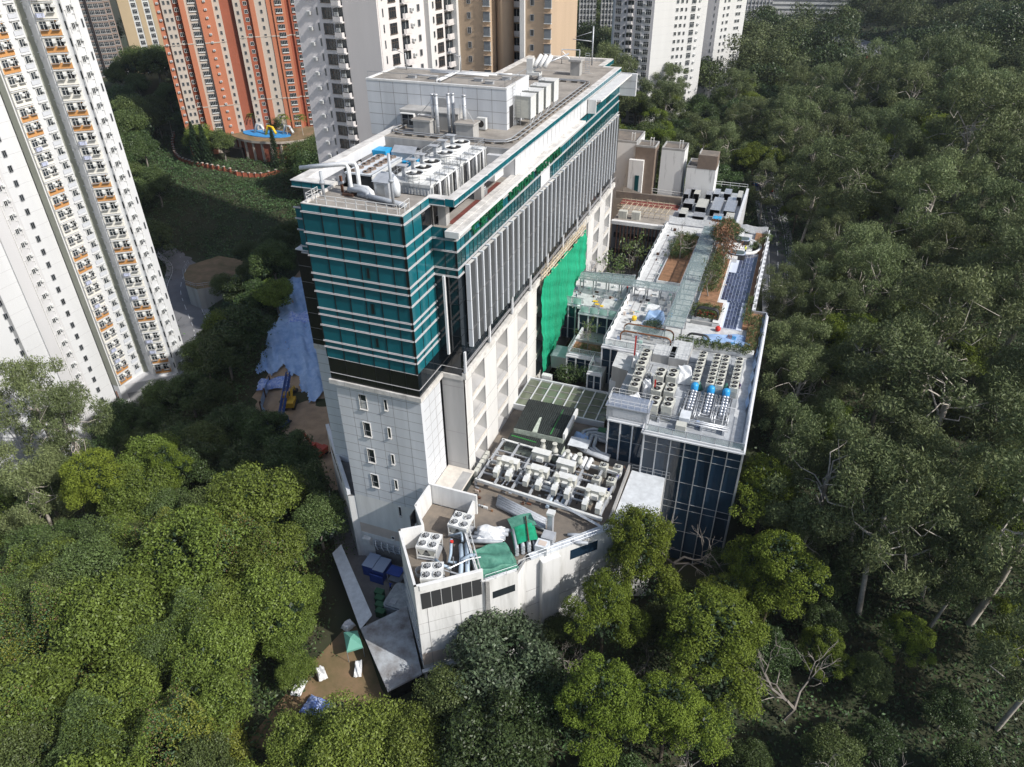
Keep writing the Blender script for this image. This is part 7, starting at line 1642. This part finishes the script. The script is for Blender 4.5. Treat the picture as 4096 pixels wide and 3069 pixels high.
T('mid',12.0,-20.5,.95,'loose olive tree between the shed and the round tree'); T('broad',18.5,-24,1.3,'dark leafy tree at the bottom edge left of the lumpy trees'); T('broad',22,-17,1.0,'dark leafy tree under the lumpy trees')
for i,(x,y,s) in enumerate(((-176,155.5,.95),(-172.5,156.5,.9),(-148,166,.85))): T('conifer',x,y,s,'dark spire-shaped conifer beside the estate wall, %s of three'%['leftmost','middle','rightmost'][i],'spire conifers by the estate podium',nm='conifer')
T('bright',-179,162,1.4,'sunlit light green spreading tree left of the conifers'); T('mid',-170,163,1.2,'mid green tree behind the spire conifers'); T('mid',-161,187,1.1,'dark tree behind the pool terrace')
for i,(x,y) in enumerate(((-213,176),(-210,179))): T('palm',x,y,1.15,'yellowish palm at the bend of the estate wall, %s one'%['lower','upper'][i],'palms by the estate wall',nm='palm')
for i,(x,y) in enumerate(((-150,178),(-154,182),(-147,184),(-167,180),(-144,180))): T('palm',x,y,.9,'palm fringing the pool terrace','palms fringing the pool terrace',z=-50,nm='palm')
# roof garden plants
RG=-33.45
T('bare',20.4,75,.75,'bare staked tree in the long planting bed',z=RG,nm='bare_tree')
T('brown',29.2,74.5,1.45,'rusty brown leaved tree beside the solar paving',z=RG); T('mid',28.2,80.5,.68,'dense green bushy tree beyond the rusty brown one',z=RG); T('mid',28.6,85.5,.55,'dark green bushy tree at the head of the garden',z=RG)
T('thin',28.2,60,1.4,'airy grey-green tree beside the glass walkway',z=RG); T('thin',11.0,39.8,1.15,'sparse young tree in the annex corner planter',z=-37)
T('thin',11.0,72,2.4,'feathery light green tree in the shaded courtyard',z=-41); T('thin',9.8,65,2.1,'second feathery green tree nearer the cross walkway in the courtyard',z=-41)
T('ball',9.2,34.8,1.35,'clipped round bush on the left in front of the annex',z=-41,cat='bush',nm='clipped_bush'); T('ball',12.0,36.0,1.15,'clipped round bush on the right in front of the annex',z=-41,cat='bush',nm='clipped_bush')
T('ball',21.2,44.8,.9,'dark round shrub beside the grey skylight hood',z=-34,cat='bush',nm='clipped_bush')
for grp,lab,pts,s in (('shrubs of the clipped hedge','shrub of the dense dark hedge above the condenser bank',[(26.6+i*.95,41.9) for i in range(12)],1.0),
  ('shrubs of the long planting bed','low shrub filling the long planting bed',[(18.7+1.25*(i%3)+random.uniform(-.2,.2),75+i*.42) for i in range(30)],.9),
  ('shrubs before the arch','low sunlit shrub in the bed behind the garden arch',[(27.3+1.0*(i%4),51.9+.75*(i//4)) for i in range(20)],.85),
  ('shrubs of the garden strip','shrub in the strip between walkway and solar paving',[(27.4+1.3*(i%2),62+i*.75) for i in range(28)],.85),
  ('shrubs along the east parapet','shrub in the bed along the east parapet',[(37.4,43+i*1.0) for i in range(12)]+[(35.7,52+i*1.3) for i in range(8)],.75),
  ('shrubs at the garden head','reddish-green shrub around the circular plinth',[(33.8+i*.5,85+i*1.2) for i in range(7)]+[(25+i*1.2,93) for i in range(6)],.8),
  ('shrubs in the corner planter','low shrub in the annex corner planter',[(9+i*.9,38.6+.9*(i%3)) for i in range(6)],.6)):
    for x,y in pts: tree('shrub',x,y,RG if grp!='shrubs in the corner planter' else -37.1,s*random.uniform(.85,1.15),lab,grp,'shrub',nm='shrub')
for i in range(9): 
    m=None
t=thing('red_flowers','red flowers growing in the bed beneath the garden arch','flowers',(29,51.8,RG)); t['kind']='stuff'; m=MB()
for i in range(40): x=random.uniform(27.4,30.6); y=random.uniform(51.3,52.6); m.box(x,x+.15,y,y+.15,RG+.5,RG+.62,'flower_red')
m.build('bloom',t)
# ---- exclusion zones ----
POLY=[[(-35,385),(52,385),(62,520),(-20,520)],[(52,312),(97,312),(100,405),(60,415)],[(-27,14),(-12,-5),(-3,-14),(3,-23),(10,-16),(20,-5),(33,6),(42,14),(41.5,57),(39.5,126),(-27,126)],
 [(-9,-29),(0,-30),(6,-22),(3,-14),(-12,-4),(-19,-2),(-13,-11),(-9,-18)],[(-22,16),(-24,60),(-40,84),(-84,92),(-84,78),(-73,60),(-66,48),(-64,34),(-54,24),(-38,22),(-26,12)],
 [(-135,98),(-120,80),(-108,92),(-120,112)],[(-116,-40),(-84,-40),(-91,28),(-84,46),(-100,52),(-116,50)],
 [(-59,66),(-33,66),(-28,98),(-62,98)],[(-37,90),(-12,90),(-12,114),(-37,114)],[(-190,160),(-176,158),(-160,166),(-148,172),(-128,180),(-125,210),(-190,205)],
 [(-36,234),(-18,234),(4,256),(-10,266),(-36,256)],[(-12,281),(0,281),(14,296),(2,304),(-12,296)],[(-300,206),(-270,226),(-250,250),(-270,270),(-310,230)],
 [(-78,255),(-50,255),(-50,285),(-78,285)],[(-104,350),(-60,350),(-60,385),(-104,385)],[(-20,520),(50,540),(75,600),(-20,600)],[(-120,484),(40,484),(40,500),(40,556),(-60,556)]]
RD=[([(42.5,88),(41,105),(38,135),(33,165),(31,190),(28,225)],2.2),([(-92,20),(-95,40),(-101,56),(-110,70),(-122,80),(-136,92),(-150,112)],6.5),([(55,345),(66,375),(70,400),(62,430),(40,455)],12),([(100,340),(92,358),(80,385),(78,410)],10),([(-230,195),(-214,184),(-204,172),(-196,164),(-188,158),(-178,154),(-168,153),(-158,154),(-150,158)],3)]
NOTREE=[[(-176,146),(-130,146),(-128,176),(-176,168)],[(-150,150),(-60,125),(-60,108),(-95,100),(-150,112),(-190,148)],[(-118,52),(-86,52),(-92,75),(-112,82),(-112,112),(-150,112),(-150,96),(-120,72)]]
def inpoly(P,x,y):
    c=False;j=len(P)-1
    for i in range(len(P)):
        if (P[i][1]>y)!=(P[j][1]>y) and x<(P[j][0]-P[i][0])*(y-P[i][1])/(P[j][1]-P[i][1])+P[i][0]: c=not c
        j=i
    return c
def dseg(p,a,b):
    ax,ay=a;bx,by=b;dx,dy=bx-ax,by-ay;t=max(0,min(1,((p[0]-ax)*dx+(p[1]-ay)*dy)/(dx*dx+dy*dy))); return math.hypot(p[0]-ax-t*dx,p[1]-ay-t*dy)
def blocked(x,y,r=0,roads=True):
    if any(inpoly(P,x,y) for P in POLY): return True
    if roads:
        for pts,w_ in RD:
            if any(dseg((x,y),a,b)<w_+r for a,b in zip(pts[:-1],pts[1:])): return True
    return False
# ---- forest fill ----
ZN={'right':('grey-green eucalyptus in the dense wood right of the annex road','eucalyptus trees of the wood on the right'),'racacia':('lumpy yellow-green tree among the eucalyptus on the right','yellow-green trees of the wood on the right'),
 'rbroad':('dark broadleaf tree low among the eucalyptus on the right','dark trees of the wood on the right'),'low':('dark broadleaf tree in the shadowy thicket at the lower right','dark trees of the lower right thicket'),
 'left':('leafy yellow-green tree merging into the mass at the left bottom','trees of the leafy mass at left bottom'),'slope':('dark broadleaf tree on the shaded slope between left tower and hospital','trees of the shaded slope'),
 'est':('green tree on the hill around the orange estate','trees of the estate hill'),'back':('green tree in the belt between hospital and white slab towers','trees of the belt behind the hospital'),
 'far':('distant tree on the wooded hills at the top right','trees of the far hills')}
def zone(x,y):
    if y>255 or (x>120 and y>130): return 'far'
    if x>35 and y>-2+(x-45)*-.1 and y<255 and not (x<60 and y<14): 
        r=random.random(); return 'right' if r<.66 else ('racacia' if r<.86 else 'rbroad')
    if x>8 and y<16: return 'low'
    if x>-40 and y>120: return 'back'
    if x<-100 and y>100: return 'est'
    if y<6 and x<0: return 'left'
    return 'slope'
cnt={}; FAR=[]
def fill(x0,x1,y0,y1,step,near=True):
    x=x0
    while x<x1:
        y=y0
        while y<y1:
            px=x+random.uniform(-.35,.35)*step; py=y+random.uniform(-.35,.35)*step; y+=step
            if blocked(px,py,1.5) or any(inpoly(P,px,py) for P in NOTREE): continue
            z=zone(px,py); s={'right':1.25,'racacia':1.05,'rbroad':1.1,'low':.95,'left':1.2,'slope':1.15,'est':1.3,'back':1.25,'far':1.6}[z]*(random.uniform(.85,1.75) if z in('right','racacia') and px>52 else random.uniform(.8,1.25))*(step/10.)**.75
            if any((px-a)**2+(py-b)**2<(r*.62+s*1.6)**2 for a,b,r in placed): continue
            zz=H1(px,py)
            if not in_frame((px,py,zz+9*s),200): continue
            k={'right':'euc','racacia':'acacia','rbroad':'broad','low':random.choice(['broad','mid','broad','acacia','bare','mid']),'left':random.choice(['bright','bright','mid']),'slope':random.choice(['broad','mid','broad']),'est':random.choice(['mid','broad','mid']),'back':random.choice(['mid','acacia','euc','broad']),'far':random.choice(['mid','broad','euc','mid'])}[z]
            if z=='far' and step>12: FAR.append((px,py,zz,s)); continue
            if cnt.get(z,0)>=280: continue
            cnt[z]=cnt.get(z,0)+1
            T(k,px,py,s,ZN[z][0],ZN[z][1])
        x+=step
fill(8,110,-45,20,6.6); fill(42,110,-30,140,8.2); fill(-95,40,-62,5,8.4); fill(-95,-20,5,30,7.4); fill(-110,-20,30,130,9.5); fill(36,140,140,260,10.5); fill(-260,-20,100,260,13); fill(-30,40,126,250,9.5); fill(-300,330,260,460,15); fill(-350,420,460,760,24); fill(110,330,60,260,15)
print('trees',cnt,len(placed),len(FAR))
rng=np.random.default_rng(5); PV={'leaf_broad':[],'leaf_euc':[],'leaf_mid':[]}
for i,(x,y,z,sc) in enumerate(FAR):
    mt=['leaf_euc','leaf_mid','leaf_broad'][i%3]; n=14 if y<460 else 9; ctr=[];rad=[]
    for k in range(n):
        d=rng.normal(size=3); d/=np.linalg.norm(d); d[2]=abs(d[2]); ctr.append((x+d[0]*3.4*sc,y+d[1]*3.4*sc,z+(5+d[2]*4.6)*sc)); rad.append(rng.uniform(1.3,2.2)*sc)
    PV[mt].append(clump_cards(ctr,rad,(16 if y<460 else 7),.42 if y<460 else .7,.6,rng,.75,.55,.8))
o=bpy.data.objects.new('far_wood',card_mesh('far_wood',[(np.concatenate(v),k) for k,v in PV.items() if v])); COL.objects.link(o); tag(o,'distant wood covering the hills at the top right of the picture','wood',None,'stuff')
# ---- undergrowth ----
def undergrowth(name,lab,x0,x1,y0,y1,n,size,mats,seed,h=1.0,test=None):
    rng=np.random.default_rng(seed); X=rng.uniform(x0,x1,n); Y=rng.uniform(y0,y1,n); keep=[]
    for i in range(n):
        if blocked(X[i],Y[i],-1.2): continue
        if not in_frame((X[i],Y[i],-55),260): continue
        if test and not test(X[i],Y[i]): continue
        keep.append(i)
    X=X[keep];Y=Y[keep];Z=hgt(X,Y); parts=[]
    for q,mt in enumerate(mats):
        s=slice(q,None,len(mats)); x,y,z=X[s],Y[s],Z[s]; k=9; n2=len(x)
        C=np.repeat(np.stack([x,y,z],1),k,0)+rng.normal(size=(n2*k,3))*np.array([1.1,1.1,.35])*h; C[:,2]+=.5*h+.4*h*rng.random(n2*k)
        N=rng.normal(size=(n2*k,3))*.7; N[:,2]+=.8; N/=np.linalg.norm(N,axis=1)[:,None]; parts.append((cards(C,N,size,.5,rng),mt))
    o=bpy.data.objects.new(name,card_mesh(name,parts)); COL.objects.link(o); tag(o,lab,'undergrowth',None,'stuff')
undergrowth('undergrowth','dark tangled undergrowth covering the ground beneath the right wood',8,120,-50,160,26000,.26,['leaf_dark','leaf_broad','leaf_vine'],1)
undergrowth('undergrowth','leafy undergrowth beneath the trees at lower left',-100,12,-60,22,12000,.24,['leaf_mid','leaf_broad','leaf_vine'],2)
undergrowth('vine_cover','vine and creeper cover on the shaded hillside below the estate',-240,-20,20,240,42000,.34,['leaf_vine','leaf_vine','leaf_broad'],3,1.1)
undergrowth('undergrowth','distant low greenery between the far trees',-300,330,240,520,9000,.9,['leaf_broad','leaf_vine'],4,2.2)

def blanket(name,lab,poly,n,size,mats,seed,base,amp,wl):
    rng=np.random.default_rng(seed); xs=[p[0] for p in poly]; ys=[p[1] for p in poly]; X=rng.uniform(min(xs),max(xs),n*2); Y=rng.uniform(min(ys),max(ys),n*2)
    k=[i for i in range(len(X)) if inpoly(poly,X[i],Y[i])][:n]; X=X[k];Y=Y[k]; Z=hgt(X,Y)
    ph=rng.uniform(0,6.28,(10,)); an=rng.uniform(0,3.14,(10,)); L=np.zeros_like(X)
    for i in range(10):
        f=(1/wl)*(1+.55*i); L+=np.sin((X*np.cos(an[i])+Y*np.sin(an[i]))*f*6.28+ph[i])/(1+.5*i)
    ed=np.ones_like(X)
    Pn=np.array(poly)
    for a,b in zip(Pn,np.roll(Pn,-1,0)):
        d=b-a; t=np.clip(((X-a[0])*d[0]+(Y-a[1])*d[1])/(d@d),0,1); ed=np.minimum(ed,np.hypot(X-a[0]-t*d[0],Y-a[1]-t*d[1])/5.0)
    Zc=Z+(base+amp*L)*np.sqrt(ed)-rng.random(len(X))**2*2.2
    N=rng.normal(size=(len(X),3))*.75; N[:,2]+=.9; N/=np.linalg.norm(N,axis=1)[:,None]; C=np.stack([X,Y,Zc],1)
    # patches of species by low frequency noise
    q=(np.sin(X*.21+ph[0])+np.sin(Y*.24+ph[1])+np.sin((X+Y)*.13+ph[2])+rng.normal(size=len(X))*.5); parts=[]
    e=np.quantile(q,[0]+[m_[1] for m_ in mats]); 
    for i,(mt,_) in enumerate(mats):
        s=(q>=e[i])&(q<=e[i+1]); parts.append((cards(C[s],N[s],size,.6,rng),mt))
    o=bpy.data.objects.new(name,card_mesh(name,parts)); COL.objects.link(o); tag(o,lab,'creeper',None,'stuff')
mat('leaf_reddish',(.13,.085,.04),.6,island=.5,tl=.1); mat('leaf_yellow',(.17,.19,.03),.55,island=.4,tl=.2)
blanket('creeper_canopy','tangled sunlit creeper blanketing the tree mass at the lower left',[(-62,-50),(-6,-50),(-8,-33),(-15,-27),(-17,-18),(-16,-8),(-22,-3),(-33,2),(-45,-2),(-58,-12),(-70,-25)],340000,.125,[('leaf_mid',.25),('leaf_bright',.62),('leaf_reddish',.68),('leaf_vine',.82),('leaf_yellow',1.0)],11,9.0,2.0,14)
# ================= haze =================
hm=bpy.data.materials.new('haze'); hm.use_nodes=True; n=hm.node_tree.nodes; n.remove(n['Principled BSDF']); pv=n.new('ShaderNodeVolumePrincipled')
pv.inputs['Color'].default_value=(.80,.86,.95,1); pv.inputs['Density'].default_value=0.00008; pv.inputs['Anisotropy'].default_value=.2
hm.node_tree.links.new(pv.outputs[0],n['Material Output'].inputs['Volume']); MATS['haze']=hm
m=MB(); m.box(-460,560,-200,1140,-110,110,'haze'); m.build('haze',label='thin pale haze filling the air over the whole valley',cat='haze',kind='stuff')
# ---- sign letters (parts of the hospital) ----
def letter(ch,y,z,h,w,nm='sign_letter',skew=0):
    c=bpy.data.curves.new('t','FONT'); c.body=ch; c.size=1; c.extrude=.12; c.bevel_depth=0; c.offset=.02
    o=bpy.data.objects.new('t',c); COL.objects.link(o); bpy.context.view_layer.update()
    dg=bpy.context.evaluated_depsgraph_get(); me=bpy.data.meshes.new_from_object(o.evaluated_get(dg)); bpy.data.objects.remove(o)
    if len(me.vertices)==0: return
    v=np.zeros(len(me.vertices)*3); me.vertices.foreach_get('co',v); v=v.reshape(-1,3)
    mn=v.min(0); mx=v.max(0); s=np.array([w/(mx[0]-mn[0]),h/(mx[1]-mn[1])])
    ox=wloc(H)
    out=np.zeros_like(v); out[:,1]=y+(v[:,0]-mn[0])*s[0]-ox[1]; out[:,2]=z+(v[:,1]-mn[1])*s[1]-ox[2]; out[:,0]=3.42+v[:,2]*1.0-ox[0]
    me.vertices.foreach_set('co',out.ravel()); me.materials.clear(); me.materials.append(MATS['sign_green']); me.update()
    b=bpy.data.objects.new(nm,me); COL.objects.link(b); b.parent=H
for i,ch in enumerate('仁安醫院'): letter(ch,10.3+i*2.65,-5.75,1.5,2.15)
for ch,y,w in zip('UNION',(23.0,25.3,27.5,28.6,30.7),(1.8,1.8,.5,1.8,1.8)): letter(ch,y,-5.75,1.2,w)
for i,ch in enumerate('HOSPITAL'): letter(ch,34.2+i*1.62+(0 if i<5 else -.7),-5.75,1.2,(1.25 if ch!='I' else .4))
